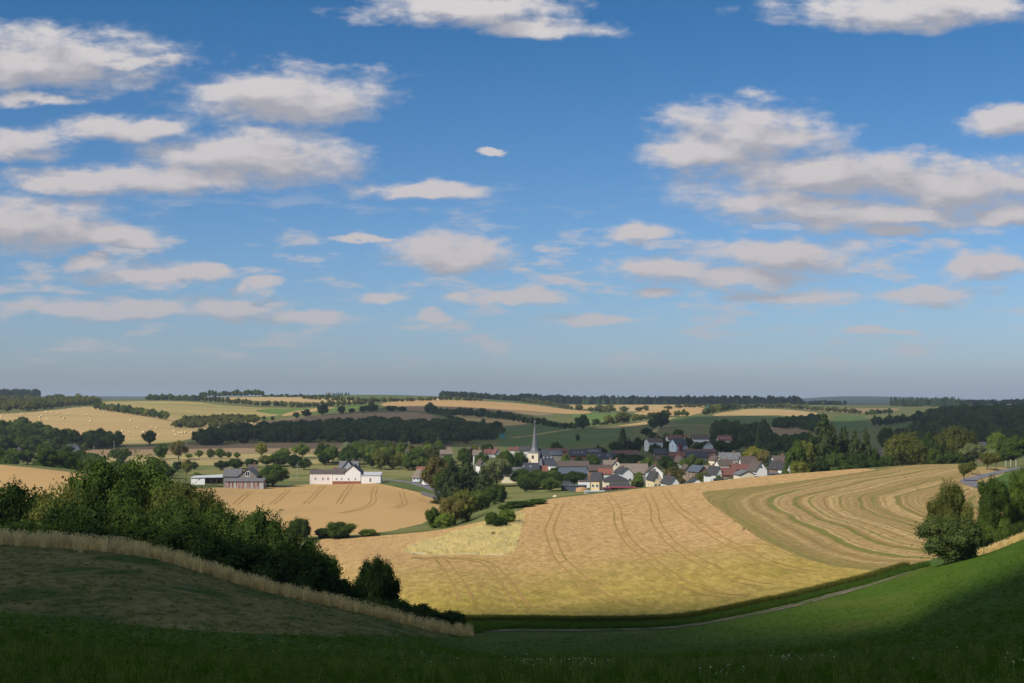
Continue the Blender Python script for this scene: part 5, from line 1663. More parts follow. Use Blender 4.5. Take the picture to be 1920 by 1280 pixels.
def gable_parts(r, w, dp, hw, hr, ridge, wallm, roofm, ox=0.0, oy=0.0, over=0.45, th=0.22, trim=True, hip=False):
    """walls with gables and a two-sided roof; ridge 'y' runs away from the camera, 'x' across it"""
    x0, x1, y0, y1 = ox - w / 2, ox + w / 2, oy - dp / 2, oy + dp / 2
    e = 1.2    # walls reach below the ground on the slope
    if ridge == 'y':
        v = [(x0, y0, -e), (x1, y0, -e), (x1, y0, hw), (ox, y0, hr), (x0, y0, hw), (x0, y1, -e), (x1, y1, -e), (x1, y1, hw), (ox, y1, hr), (x0, y1, hw)]
        f = [(0, 1, 2, 3, 4), (6, 5, 9, 8, 7), (0, 4, 9, 5), (1, 6, 7, 2), (0, 5, 6, 1)]
        sl = (hr - hw) / (w / 2)
        a = [(x0 - over, hw - over * sl), (ox, hr)]
        b = [(x1 + over, hw - over * sl), (ox, hr)]
        rv, rf = [], []
        for (ex, ez), (tx, tz) in (a, b):
            o = len(rv)
            for dz_ in (0.03, 0.03 + th):
                rv += [(ex, y0 - over, ez + dz_), (tx, y0 - over, tz + dz_), (tx, y1 + over, tz + dz_), (ex, y1 + over, ez + dz_)]
            rf += [tuple(i + o for i in q) for q in BOXF]
    elif not hip:
        v = [(x0, y0, -e), (x0, y1, -e), (x0, y1, hw), (x0, oy, hr), (x0, y0, hw), (x1, y0, -e), (x1, y1, -e), (x1, y1, hw), (x1, oy, hr), (x1, y0, hw)]
        f = [(0, 4, 3, 2, 1), (5, 6, 7, 8, 9), (0, 5, 9, 4), (1, 2, 7, 6), (0, 1, 6, 5)]
        sl = (hr - hw) / (dp / 2)
        rv, rf = [], []
        for (ey, ez), (ty, tz) in (((y0 - over, hw - over * sl), (oy, hr)), ((y1 + over, hw - over * sl), (oy, hr))):
            o = len(rv)
            for dz_ in (0.03, 0.03 + th):
                rv += [(x0 - over, ey, ez + dz_), (x0 - over, ty, tz + dz_), (x1 + over, ty, tz + dz_), (x1 + over, ey, ez + dz_)]
            rf += [tuple(i + o for i in q) for q in BOXF]
    else:
        v, f = box_vf(x0, x1, y0, y1, -e, hw)
        hx = min(dp / 2, w / 2 * 0.9)
        rv = [(x0 - over, y0 - over, hw), (x1 + over, y0 - over, hw), (x1 + over, y1 + over, hw), (x0 - over, y1 + over, hw), (x0 + hx, oy, hr), (x1 - hx, oy, hr),
              (x0 - over, y0 - over, hw - th), (x1 + over, y0 - over, hw - th), (x1 + over, y1 + over, hw - th), (x0 - over, y1 + over, hw - th)]
        rf = [(0, 1, 5, 4), (1, 2, 5), (2, 3, 4, 5), (3, 0, 4), (6, 7, 1, 0), (7, 8, 2, 1), (8, 9, 3, 2), (9, 6, 0, 3), (6, 9, 8, 7)]
    wl = link('wall', pmesh('wall', [(v, f, 0)], [MAT['wall_' + wallm]]), r)
    rf_o = link('roof', pmesh('roof', [(rv, rf, 0)], [MAT['roof_' + roofm]]), r)
    return wl, rf_o


def chimney(roof, x, y, z, h=1.3):
    link('chimney', pmesh('chimney', [(*box_vf(x - 0.35, x + 0.35, y - 0.3, y + 0.3, z - 1.2, z + h), 0), (*box_vf(x - 0.42, x + 0.42, y - 0.37, y + 0.37, z + h, z + h + 0.12), 1)], [MAT['wall_brick'], MAT['concrete']]), roof)


def house(name, label, px0, px1, D, ridge_py, eave_py, kind, wallm, roofm, depth=10.0, yaw=0.0, wins=(2, 1), gwin=None, chim=True, cat='house', door=False, group='village houses', hip=False, base=None, skyl=0):
    """px0..px1: photographed wall edges; rows of ridge and eave; kind 'g' gable or 'e' eaves towards the camera"""
    pxc = (px0 + px1) / 2
    X = (pxc - 960.0) / F * D
    ca, sa = abs(math.cos(math.radians(yaw))), abs(math.sin(math.radians(yaw)))
    w = (px1 - px0) / F * D
    w = max((w - depth * sa) / max(ca, 0.3), w * 0.6)
    zb = float(ground([X], [D])[0])
    if base is not None:
        zb = (HY - base) / F * D
    hr, hw = (HY - ridge_py) / F * D - zb, (HY - eave_py) / F * D - zb
    hw = max(hw, 1.6)
    hr = max(hr, hw + 1.2)
    r = root(name, label, cat, X, D + depth / 2, zb, yaw, group)
    wl, rf = gable_parts(r, w, depth, hw, hr, 'y' if kind == 'g' else 'x', wallm, roofm, hip=hip)
    nc, nr = wins
    fy = -depth / 2
    hs = hw if kind == 'e' or hip else hw
    for j in range(nr):
        z = hs * (j + 0.55) / max(nr, 1) if nr > 1 else hs * 0.58
        for i in range(nc):
            x = (i + 0.5) / nc * w - w / 2
            put(WIN, 'window', r, (x, fy - 0.003, z), (1.15, 1.3))
        # side wall windows
        if depth > 6 and kind == 'g':
            for sgn, rz in ((-1, -math.pi / 2), (1, math.pi / 2)):
                for y in (-depth * 0.22, depth * 0.22):
                    put(WIN, 'window', r, (sgn * (w / 2 + 0.003), y, z), (1.1, 1.3), rz)
    if gwin and kind == 'g':
        me, sx, sz, zz2 = gwin
        put(me, 'window', r, (0, fy - 0.003, hw + (hr - hw) * zz2), (sx, sz))
    if kind == 'e' and not hip:
        sx = w / 2
        for sgn, rz in ((-1, -math.pi / 2), (1, math.pi / 2)):
            put(WIN, 'window', r, (sgn * (sx + 0.003), 0, hw * 0.75), (1.1, 1.3), rz)
    if door:
        put(DOOR, 'door', r, (w * 0.28, fy - 0.004, 0), (1.1, 2.1))
    if chim:
        if kind == 'g':
            chimney(rf, w * 0.10, depth * 0.18, hr - 0.35)
        else:
            chimney(rf, w * 0.22, depth * 0.06, hr - 0.25)
    for k_ in range(skyl):
        x = ((k_ + 0.5) / skyl - 0.5) * w * 0.7
        sl = math.atan2(hr - hw, depth / 2)
        o = link('skylight', WIN, rf)
        o.location = (x, -depth / 4 - 0.14, (hr + hw) / 2 + 0.22)
        o.rotation_euler = (sl - math.pi / 2, 0, 0)
        o.scale = (1.0, 1.0, 1.2)
    return r, w, hw, hr, depth


GW = (WIN, 1.1, 1.3, 0.22)
# --- shaded houses at the back of the village
house('village_house', 'white house with red brown roof highest at the back of the village', 1250, 1281, 1000, 815, 823, 'e', 'white', 'redbrown', 9, 8, (3, 1))
h_, w_, hw_, hr_, dp_ = house('village_house', 'pale blue white house with dark roof and red balcony in the shade', 1257, 1289, 940, 822, 832, 'e', 'bluewhite', 'slate', 10, 22, (4, 2))
link('balcony', pmesh('balcony', [(*box_vf(-w_ * 0.28, -w_ * 0.02, -dp_ / 2 - 1.3, -dp_ / 2 - 0.01, hw_ * 0.45, hw_ * 0.5), 0), (*box_vf(-w_ * 0.28, -w_ * 0.02, -dp_ / 2 - 1.3, -dp_ / 2 - 1.2, hw_ * 0.5, hw_ * 0.72), 0),
                                  (*box_vf(-w_ * 0.28, -w_ * 0.255, -dp_ / 2 - 1.3, -dp_ / 2 - 0.01, 0.2, hw_ * 1.0), 0), (*box_vf(-w_ * 0.045, -w_ * 0.02, -dp_ / 2 - 1.3, -dp_ / 2 - 0.01, 0.2, hw_ * 1.0), 0)], [MAT['redpaint']]), h_)
house('village_house', 'shaded house with brown roof and white right gable', 1210, 1243, 950, 821, 827, 'e', 'offwhite', 'brown', 9, 14, (3, 1))
house('village_house', 'long white house with brown roof at the upper right of the village', 1300, 1329, 1000, 814.5, 821.5, 'e', 'white', 'brown', 9, 0, (5, 1))
house('village_house', 'house with red roof and three skylights below the dark grove', 1347, 1372, 980, 816, 824.5, 'e', 'offwhite', 'red', 9, 0, (4, 1), skyl=3)
house('village_house', 'pale grey gable house in the shaded back row', 1319, 1343, 920, 827, 835, 'g', 'grey', 'slate', 11, -10, (2, 1), GW)
house('village_house', 'little hut with bright orange roof at the back of the village', 1284, 1290, 1000, 815.5, 818.5, 'e', 'offwhite', 'orange', 5, 0, (1, 1), chim=False)
house('village_house', 'small pale house hidden in the back trees', 1359, 1367, 930, 829, 834, 'g', 'offwhite', 'brown', 7, 0, (1, 1), chim=False)
house('long_barn', 'long barn with dark solar roof left of the blue white house', 1227, 1251, 870, 841, 850, 'e', 'brown', 'slate', 9, 0, (2, 1), chim=False, cat='barn')
house('long_barn', 'long low red roof below the blue white house', 1283, 1343, 880, 842, 846.5, 'e', 'brick', 'redbrown', 9, 0, (4, 1), chim=False, cat='barn')
house('long_barn', 'long dark roof in front of the low red roof', 1287, 1327, 850, 846.5, 855, 'e', 'brown', 'slate', 9, 0, (4, 1), chim=False, cat='barn')
house('village_house', 'red roofed house behind the small white gable', 1256, 1284, 850, 847, 854.5, 'e', 'brown', 'red', 9, 0, (3, 1))
house('long_barn', 'long red brown roof behind the dark village trees', 1150, 1198, 860, 844, 851, 'e', 'brown', 'redbrown', 9, 0, (4, 1), chim=False, cat='barn')
house('long_barn', 'long dark slate roof behind the village trees', 1108, 1156, 840, 848.5, 859, 'e', 'stone', 'slate', 10, 0, (5, 1), chim=False, cat='barn', skyl=2)
house('terrace_house', 'dark slate terrace with white dormers right of the church', 1069, 1100, 850, 842.5, 853, 'e', 'brick', 'slate', 10, 0, (4, 1), skyl=3)
house('terrace_house', 'dark terrace with solar roof and red end right of the church', 1098, 1127, 870, 840.5, 849, 'e', 'brick', 'dark', 10, 0, (4, 1), skyl=4)
house('long_barn', 'thin red roof just right of the church roof', 1029, 1063, 870, 840.5, 845, 'e', 'brick', 'red', 9, 0, (3, 1), chim=False, cat='barn')
house('village_house', 'grey roofed house behind the right end of the church', 1032, 1053, 830, 844.5, 851.5, 'e', 'stone', 'bluegrey', 9, 0, (2, 1))
house('village_house', 'house with bright red roof left of the spire', 955, 974, 900, 838, 843, 'e', 'offwhite', 'red', 8, 0, (2, 1))
house('village_house', 'house with black roof left of the spire', 974, 997, 890, 837, 843.5, 'e', 'offwhite', 'dark', 8, 0, (3, 1))
house('village_house', 'grey gable house with red roof above the pale maple', 921, 939, 830, 840.5, 849, 'g', 'grey', 'red', 11, 12, (2, 1), GW)
house('village_house', 'small house with red roof left of the grey gable', 908, 922, 850, 842, 849, 'e', 'offwhite', 'red', 8, 0, (2, 1))
house('village_house', 'house with pinkish tiled roof by the purple tree', 887, 902, 840, 843.5, 852, 'e', 'offwhite', 'tan', 8, 0, (2, 1))
house('village_house', 'house with dark solar roof by the purple tree', 891, 904, 780, 854, 861, 'e', 'offwhite', 'slate', 8, 0, (2, 1), chim=False)
house('village_house', 'white gable house peeping between yew and pale maple', 893, 908, 720, 863, 870, 'g', 'white', 'brown', 10, 14, (2, 1), GW)
house('village_house', 'low house with grey roof at the left of the village', 823, 848, 860, 843, 850, 'e', 'stone', 'tan', 9, 8, (3, 1), chim=False)
house('village_house', 'white gable left of the grey roofed house', 760, 769, 850, 842, 848, 'g', 'white', 'brown', 10, 20, (1, 1), GW)
house('village_house', 'house with dark roof in the trees behind the white farm', 721, 742, 930, 830.5, 836, 'e', 'offwhite', 'slate', 8, 0, (3, 1))
house('village_house', 'dark gabled house among the trees at the left of the village', 758, 768, 930, 830, 836, 'e', 'offwhite', 'slate', 8, 0, (2, 1))
house('village_house', 'small cream house in the trees behind the white farm', 707, 716, 880, 842, 848, 'g', 'cream', 'brown', 7, 0, (1, 1))
house('valley_house', 'white house with dark blue roof in front of the left wood', 119, 143, 1010, 833.5, 842, 'e', 'bluewhite', 'slate', 10, -6, (0, 1), cat='house', group='left valley houses')
house('valley_house', 'house with dark roof and red wall at the far left', 15, 36, 980, 840.5, 849, 'e', 'brick', 'dark', 10, 6, (2, 1), cat='house', group='left valley houses')

# --- middle rows
house('village_house', 'dark roofed white house in front of the church tower', 953, 1010, 742, 868, 880.5, 'e', 'white', 'slate', 10, 0, (4, 1), skyl=3)
house('parish_hall', 'low white hall with grey roof and arched door before the church', 940, 976, 722, 876.5, 890, 'e', 'cream', 'grey', 11, 0, (0, 1), chim=False, cat='hall')
house('village_house', 'low annex with orange red roof beside the church', 1010, 1026, 745, 873, 882, 'e', 'brick', 'orange', 7, 0, (1, 1), chim=False)
house('long_house', 'long brown roofed house with a row of white dormer windows', 1046, 1104, 738, 864.5, 873, 'e', 'brick', 'brown', 10, 0, (7, 1), chim=False)
house('barn', 'large blue grey metal barn in front of the long brown roof', 1048, 1120, 702, 877, 886.5, 'e', 'darkgrey', 'bluegrey', 14, 0, (0, 1), chim=False, cat='barn')
house('village_house', 'cream gable house with tall brown roof in the village centre', 1147, 1165, 705, 862, 872, 'g', 'cream', 'tan', 9, 0, (1, 1), GW)
house('village_house', 'house with broad brown roof left of the cream gable', 1133, 1150, 715, 862.5, 872, 'e', 'cream', 'tan', 9, 0, (2, 1))
house('barn', 'barn with wide tan roof in the village centre', 1166, 1215, 690, 870, 886, 'e', 'stone', 'tan', 13, 0, (3, 1), cat='barn')
house('long_barn', 'brown roofed barn left of the cream gable', 1104, 1148, 690, 872, 881, 'e', 'brown', 'brown', 10, 0, (2, 1), chim=False, cat='barn')
house('village_house', 'low house with orange tiled roof behind the white gable', 1123, 1147, 670, 878.5, 887, 'e', 'offwhite', 'orange', 8, 0, (2, 1), chim=False)
house('village_house', 'white gable house with dark roof left of the tan barn', 1154, 1187, 640, 876.5, 886, 'g', 'white', 'dark', 12, 12, (2, 1), None)
house('village_house', 'white gable house with small square attic window', 1212, 1246, 650, 872, 884.5, 'g', 'white', 'brown', 12, -4, (2, 1), (WIN, 1.2, 1.4, 0.35))
house('village_house', 'small white gable in the shade right of the centre', 1268, 1283, 770, 856, 865, 'g', 'offwhite', 'brown', 11, 10, (1, 1), GW)
house('village_house', 'brown boarded gable house right of the centre', 1280, 1297, 690, 871, 879, 'g', 'woodtan', 'brown', 9, 8, (1, 1), None, chim=False)
house('village_house', 'brown gable house with blue grey roof', 1296, 1327, 670, 873, 883, 'g', 'brown', 'bluegrey', 12, 18, (1, 1), None, chim=False)
house('village_house', 'low house with tan roof behind the blue grey roof', 1321, 1337, 690, 872.5, 880, 'e', 'offwhite', 'tan', 8, 0, (2, 1))
house('village_house', 'dark roofed house with narrow white gable left of the red roof', 1332, 1353, 640, 874, 886, 'g', 'offwhite', 'dark', 11, 14, (1, 2), None)
house('village_house', 'house with bright red roof before the low cream gable', 1354, 1381, 640, 877, 889, 'e', 'brown', 'red', 9, 0, (2, 1), chim=False)
house('village_house', 'low broad cream gable house with brown window at the crest', 1382, 1417, 600, 882, 889, 'g', 'cream', 'grey', 10, 6, (2, 1), None, chim=False)
house('village_house', 'big white gable house with round window', 1408, 1439, 630, 865, 881, 'g', 'white', 'brown', 11, 10, (2, 1), (ROUND, 1.3, 1.3, 0.4))
house('village_house', 'house with broad brown roof behind the big white gable', 1391, 1418, 690, 856, 868.5, 'e', 'offwhite', 'brown', 10, 0, (2, 1))
house('long_barn', 'dark red barn between the red roof and the big white gable', 1374, 1417, 660, 870, 878.5, 'e', 'brick', 'red', 9, 0, (2, 1), chim=False, cat='barn')
house('village_house', 'house with long grey roof in the right middle of the village', 1351, 1389, 740, 848.5, 860, 'e', 'offwhite', 'grey', 10, 0, (4, 1), skyl=1)
house('village_house', 'cream house with small brown roof left of the grey roof', 1333, 1352, 730, 855, 861, 'g', 'cream', 'brown', 9, 12, (1, 1), None)
house('village_house', 'white house with brown roof below the grey roof', 1345, 1376, 690, 862, 871, 'e', 'white', 'brown', 9, 6, (3, 1))
house('village_house', 'tiny cream gable house between the roofs', 1377, 1386, 680, 866, 870, 'g', 'cream', 'tan', 7, 0, (1, 1), None, chim=False)
house('village_house', 'house with brown roof at the right end of the village', 1452, 1478, 680, 854.5, 862, 'e', 'offwhite', 'brown', 9, 0, (2, 1))
house('village_house', 'white trimmed dark gable at the right end of the village', 1450, 1470, 620, 864, 876, 'g', 'brown', 'dark', 10, 14, (2, 1), None, chim=False)
house('village_house', 'white gable half hidden by the crest trees', 1467, 1484, 600, 866, 877, 'g', 'white', 'dark', 10, 8, (2, 1), None)

# --- front row at the wheat crest
house('village_house', 'cream house with dark hipped roof at the wheat crest', 1133, 1179, 600, 888.5, 900.5, 'e', 'cream', 'dark', 12, 0, (4, 1), hip=True, chim=False)
house('village_house', 'dark roofed house left of the hipped roof', 1108, 1134, 615, 886, 900, 'e', 'yellow', 'dark', 10, -14, (2, 1), chim=False)
house('garage', 'small dark roofed garage before the hipped roof house', 1146, 1180, 570, 906, 911.5, 'e', 'offwhite', 'dark', 6, 0, (0, 1), chim=False, cat='garage')
house('village_house', 'yellow gable house with steep dark roof at the crest', 1217, 1240, 590, 884, 897, 'g', 'yellow', 'dark', 11, 10, (2, 1), GW)
house('village_house', 'white gable house with dark roof right of the yellow house', 1245, 1274, 575, 893.5, 905, 'g', 'white', 'dark', 12, 12, (1, 1), None, door=True)
house('village_house', 'low white gable just above the wheat crest', 1288, 1325, 560, 896.5, 908, 'g', 'white', 'dark', 9, 0, (0, 0), None, chim=False)
house('house_by_crest', 'cream walled house with dark roof behind the stubble crest', 1640, 1662, 610, 840, 858, 'e', 'cream', 'dark', 9, 12, (1, 1), chim=False, group='right crest houses')
house('house_by_crest', 'dark roofed house behind the pale roadside tree', 1838, 1857, 640, 829, 840, 'e', 'brown', 'dark', 9, -10, (1, 1), chim=False, group='right crest houses')

# ------------------------------------------------------------------ church
CD = 768.0
CX = (1000.0 - 960) / F * CD
pz = lambda py: (HY - py) / F * CD
cz = float(ground([CX], [CD])[0])
church = root('church', 'white church tower with slender slate spire and slate roofed nave', 'church', CX, CD, cz, 0)
pw = lambda px: (px - 1000.0) / F * CD
tw = 6.1
tx = pw(1003)
Z = lambda py: pz(py) - cz
yaw_t = math.radians(-22)


def rot_pts(v, a, cx, cy):
    return [((x - cx) * math.cos(a) - (y - cy) * math.sin(a) + cx, (x - cx) * math.sin(a) + (y - cy) * math.cos(a) + cy, z) for x, y, z in v]


ty = 2.8
bv, bf = box_vf(tx - tw / 2, tx + tw / 2, ty - tw / 2, ty + tw / 2, -1, Z(848.5))
cv, cf = box_vf(tx - tw / 2 - 0.2, tx + tw / 2 + 0.2, ty - tw / 2 - 0.2, ty + tw / 2 + 0.2, Z(848.5), Z(847.6))
tower = link('tower', pmesh('tower', [(rot_pts(bv, yaw_t, tx, ty), bf, 0), (rot_pts(cv, yaw_t, tx, ty), cf, 1)], [MAT['wall_cream'], MAT['concrete']]), church)
for sx, sy, rz in ((0, -1, 0), (1, 0, math.pi / 2), (-1, 0, -math.pi / 2)):
    p = rot_pts([(tx + sx * (tw / 2 + 0.01), ty + sy * (tw / 2 + 0.01), 0)], yaw_t, tx, ty)[0]
    put(ARCH, 'belfry_window', tower, (p[0], p[1], Z(854.5)), (1.25, 1.35), rz + yaw_t)
# spire: square skirt flaring into a slender octagon
rings = [(Z(847.6), 3.15, 4), (Z(844), 2.2, 8), (Z(838), 1.62, 8), (Z(815), 0.86, 8), (Z(791), 0.05, 8)]
sv, sf = [], []
for i, (z, r_, k_) in enumerate(rings):
    for j in range(8):
        a = yaw_t + math.pi / 8 + j * math.pi / 4
        if k_ == 4:
            m_ = max(abs(math.cos(a - yaw_t)), abs(math.sin(a - yaw_t)))
            sv.append((tx + r_ * math.cos(a) / m_, ty + r_ * math.sin(a) / m_, z))
        else:
            sv.append((tx + r_ * math.cos(a) * 1.05, ty + r_ * math.sin(a) * 1.05, z))
for i in range(4):
    for j in range(8):
        sf.append((i * 8 + j, i * 8 + (j + 1) % 8, (i + 1) * 8 + (j + 1) % 8, (i + 1) * 8 + j))
sf.append(tuple(range(32, 40)))
MAT['spire'] = flat_mat('spire_slate', (0.14, 0.138, 0.15), 0.55, 0.4, 0.25, 1.0, 0.0, (1, 1, 4))
spire = link('spire', pmesh('spire', [(sv, sf, 0)], [MAT['spire']]), church)
link('cross', pmesh('cross', [(*box_vf(tx - 0.09, tx + 0.09, ty - 0.09, ty + 0.09, Z(791.5), Z(786.5)), 0), (*box_vf(tx - 0.55, tx + 0.55, ty - 0.08, ty + 0.08, Z(788.6), Z(787.9)), 0),
                              (*box_vf(tx - 0.25, tx + 0.25, ty - 0.25, ty + 0.25, Z(791.2), Z(790.2)), 0)], [MAT['metal']]), spire)
# nave behind and to the right, hipped at the far right end
nx0, nx1, ny0, ny1 = pw(1010.5), pw(1044.5), -1.0, 9.5
zr, ze = Z(840.5), Z(870.5)
nave = link('nave', pmesh('nave', [(*box_vf(nx0, nx1, ny0, ny1, -1, ze), 0)], [MAT['wall_white']]), church)
rx0, rx1, ym = pw(1008.5), pw(1026.5), (ny0 + ny1) / 2
rv = [(nx0 - 0.6, ny0 - 0.6, ze - 0.1), (nx1 + 0.5, ny0 - 0.6, ze - 0.1), (nx1 + 0.5, ny1 + 0.6, ze - 0.1), (nx0 - 0.6, ny1 + 0.6, ze - 0.1), (rx0, ym, zr), (rx1, ym, zr)]
nroof = link('nave_roof', pmesh('nave_roof', [(rv, [(0, 1, 5, 4), (1, 2, 5), (2, 3, 4, 5), (3, 0, 4), (0, 3, 2, 1)], 0)], [MAT['roof_slate']]), church)
for px in (1019.5, 1027.0, 1033.5):
    x = pw(px)
    t_ = 0.44
    yq, zq = ny0 - 0.6 + (ym - ny0 + 0.6) * t_, ze + (zr - ze) * t_ - 0.2
    link('dormer', pmesh('dormer', [([(x - 0.5, yq - 0.7, zq), (x + 0.5, yq - 0.7, zq), (x, yq - 0.7, zq + 1.2), (x - 0.5, yq + 1.1, zq), (x + 0.5, yq + 1.1, zq), (x, yq + 1.3, zq + 1.2)],
                                     [(0, 1, 2), (0, 2, 5, 3), (1, 4, 5, 2), (3, 5, 4), (0, 3, 4, 1)], 0)], [MAT['roof_light']]), nroof)
for px in (1014, 1020.5, 1027, 1033.5, 1040):
    put(ARCH, 'nave_window', nave, (pw(px), ny0 - 0.01, ze - 2.6), (1.2, 1.5))
for px in (1017, 1023.5, 1030, 1036.5, 1043.5):
    x = pw(px)
    link('buttress', pmesh('buttress', [([(x - 0.35, ny0 - 1.0, -1), (x + 0.35, ny0 - 1.0, -1), (x + 0.35, ny0, -1), (x - 0.35, ny0, -1), (x - 0.35, ny0 - 1.0, ze - 3), (x + 0.35, ny0 - 1.0, ze - 3), (x + 0.35, ny0, ze - 1.2), (x - 0.35, ny0, ze - 1.2)], BOXF, 0)], [MAT['wall_white']]), nave)
link('choir_roof', pmesh('choir_roof', [([(pw(1009.5), ny0 - 3.0, Z(870.5)), (pw(1017), ny0 - 3.0, Z(870.5)), (pw(1019), ny0, Z(866)), (pw(1009.5), ny0, Z(866)), (pw(1014.5), ny0 - 0.2, Z(856))], [(0, 1, 4), (1, 2, 4), (3, 0, 4), (0, 3, 2, 1)], 0)], [MAT['spire']]), church)
link('choir', pmesh('choir', [(*box_vf(pw(1010), pw(1016.5), ny0 - 2.8, ny0 - 0.01, -1, Z(870.4)), 0)], [MAT['wall_white']]), church)

# ------------------------------------------------------------------ the white farm
FD = 735.0
fz = lambda py: (HY - py) / F * FD
fpx = lambda px: (px - 660.0) / F * FD
fz0 = float(ground([fpx(660) + (660 - 960) / F * FD], [FD])[0])
fz0 = fz(902.0)
G = 'buildings of the white farm'
r = root('farmhouse', 'bright white farmhouse with tall gable and patchy brown left roof', 'farmhouse', (660 - 960) / F * FD, FD, fz0, 0, G)
q = lambda py: fz(py) - fz0
gx0, gx1, gp_ = fpx(646.7), fpx(676), fpx(661.4)
gv = [(gx0, 0, -1.5), (gx1, 0, -1.5), (gx1, 0, q(884.6)), (gp_, 0, q(871.8)), (gx0, 0, q(884.6)), (gx0, 12, -1.5), (gx1, 12, -1.5), (gx1, 12, q(884.6)), (gp_, 12, q(871.8)), (gx0, 12, q(884.6))]
wl = link('wall', pmesh('wall', [(gv, [(0, 1, 2, 3, 4), (6, 5, 9, 8, 7), (0, 4, 9, 5), (1, 6, 7, 2)], 0)], [MAT['wall_white']]), r)
rv, rf = [], []
for ex, ez in ((gx0 - 0.5, q(885.4)), (gx1 + 0.5, q(885.4))):
    o_ = len(rv)
    for dz_ in (0.03, 0.3):
        rv += [(ex, -0.4, ez + dz_), (gp_, -0.4, q(871.8) + dz_), (gp_, 12.4, q(871.8) + dz_), (ex, 12.4, ez + dz_)]
    rf += [tuple(i + o_ for i in t_) for t_ in BOXF]
link('roof', pmesh('roof', [(rv, rf, 0)], [MAT['roof_slate']]), r)
wx0, wx1 = fpx(623.5), gx0 - 0.02
wg = link('wing', pmesh('wing', [(*box_vf(wx0, wx1, 0.05, 9, -1.5, q(887)), 0), ([(wx0, 0.05, q(887)), (wx0, 4.5, q(877.4)), (wx0, 9, q(887))], [(0, 2, 1)], 0)], [MAT['wall_white']]), r)
wr = link('roof', pmesh('roof', [([(wx0 - 0.3, -0.3, q(887.4)), (wx1, -0.3, q(887.4)), (wx1, 4.5, q(877)), (wx0 - 0.3, 4.5, q(877)), (wx0 - 0.3, 9.3, q(887.4)), (wx1, 9.3, q(887.4))], [(0, 1, 2, 3), (3, 2, 5, 4), (0, 3, 4)], 0)], [MAT['roof_patchy']]), r)
chimney(wr, fpx(626), 4.4, q(878))
for px in (631, 640.5, 653.4, 666.4):
    put(WIN, 'window', r, (fpx(px), -0.004 if px > 647 else 0.046, q(896.7)), (0.85, 0.85))
link('plinth', pmesh('plinth', [(*box_vf(wx0, gx1, -0.06, -0.005, -1.5, q(900.9)), 0)], [MAT['wall_brick']]), r)
ax = root('farm_annex', 'long low white annex with pale flat roof right of the farmhouse', 'annex', (694.9 - 960) / F * FD, FD, fz0, 0, G)
aw = (713.5 - 676.4) / F * FD / 2
link('wall', pmesh('wall', [(*box_vf(-aw, aw, 0.3, 9, -1.5, q(889.5)), 0)], [MAT['wall_white']]), ax)
link('roof', pmesh('roof', [([(-aw - 0.1, 0.0, q(889.6)), (aw + 0.2, 0.0, q(889.6)), (aw + 0.2, 9.2, q(885)), (-aw - 0.1, 9.2, q(885)), (-aw - 0.1, 0.0, q(890.4)), (aw + 0.2, 0.0, q(890.4)), (aw + 0.2, 9.2, q(886)), (-aw - 0.1, 9.2, q(886))], [(0, 1, 2, 3), (4, 7, 6, 5), (0, 4, 5, 1), (1, 5, 6, 2), (2, 6, 7, 3), (3, 7, 4, 0)], 0)], [MAT['roof_light']]), ax)
o_ = put(DOOR, 'door', ax, (-0.2, 0.296, -0.1), (0.95, 2.0))
ps = root('farm_shed', 'pink walled shed with patchy brown roof left of the farmhouse', 'shed', (601.5 - 960) / F * FD, FD + 1.0, fz0, 0, G)
sw_ = (622.6 - 580.5) / F * FD / 2
link('wall', pmesh('wall', [(*box_vf(-sw_, sw_, 0, 8, -1.5, q(887)), 0), ([(-sw_, 0, q(887)), (-sw_, 4, q(880.4)), (-sw_, 8, q(887))], [(0, 2, 1)], 0)], [MAT['wall_pink']]), ps)
link('roof', pmesh('roof', [([(-sw_ - 0.3, -0.3, q(887.3)), (sw_, -0.3, q(887.3)), (sw_, 4, q(880)), (-sw_ - 0.3, 4, q(880)), (-sw_ - 0.3, 8.3, q(887.3)), (sw_, 8.3, q(887.3))], [(0, 1, 2, 3), (3, 2, 5, 4), (0, 3, 4)], 0)], [MAT['roof_patchy']]), ps)
for px in (591, 605, 614.5):
    put(WIN, 'window', ps, ((px - 601.5) / F * FD, -0.004, q(896.5)), (0.9, 1.0))
house('farm_dwelling', 'grey roofed dwelling with cross gable behind the white farmhouse', 636, 670, 758, 864.5, 877.5, 'e', 'offwhite', 'grey', 10, 0, (2, 1), group=G)
cg = house('cross_gable_house', 'dark front gable standing behind the white farmhouse roof', 641, 663, 749, 863, 877, 'g', 'grey', 'dark', 8, 0, (0, 0), None, chim=False, group=G)

# ------------------------------------------------------------------ the old barns on the left
BD = 690.0
bz0 = (HY - 912.5) / F * BD
G = 'old barns by the valley field'
house('stone_barn', 'grey stone barn with wide pale gable behind the rusty shed', 447, 481, BD + 10, 877.5, 891.5, 'g', 'stone', 'grey', 14, 0, (2, 1), (WIN, 2.2, 2.4, 0.3), chim=False, cat='barn', group=G)
house('stone_barn', 'long grey roofed wing left of the stone barn gable', 419, 450, BD + 14, 879, 891.5, 'e', 'stone', 'grey', 9, 0, (2, 1), chim=False, cat='barn', group=G)
house('old_dwelling', 'brown roofed dwelling with chimney behind the stone barn', 461, 481, BD + 30, 871, 884, 'e', 'stone', 'brown', 9, 10, (2, 1), group=G)
rs = root('rusty_shed', 'long rusty red sheet metal shed before the stone barn', 'shed', (458 - 960) / F * BD, BD, bz0, 0, G)
hw_ = (494 - 422) / F * BD / 2
zt = (HY - 901.5) / F * BD - bz0
zr = (HY - 898) / F * BD - bz0
n_p = 18
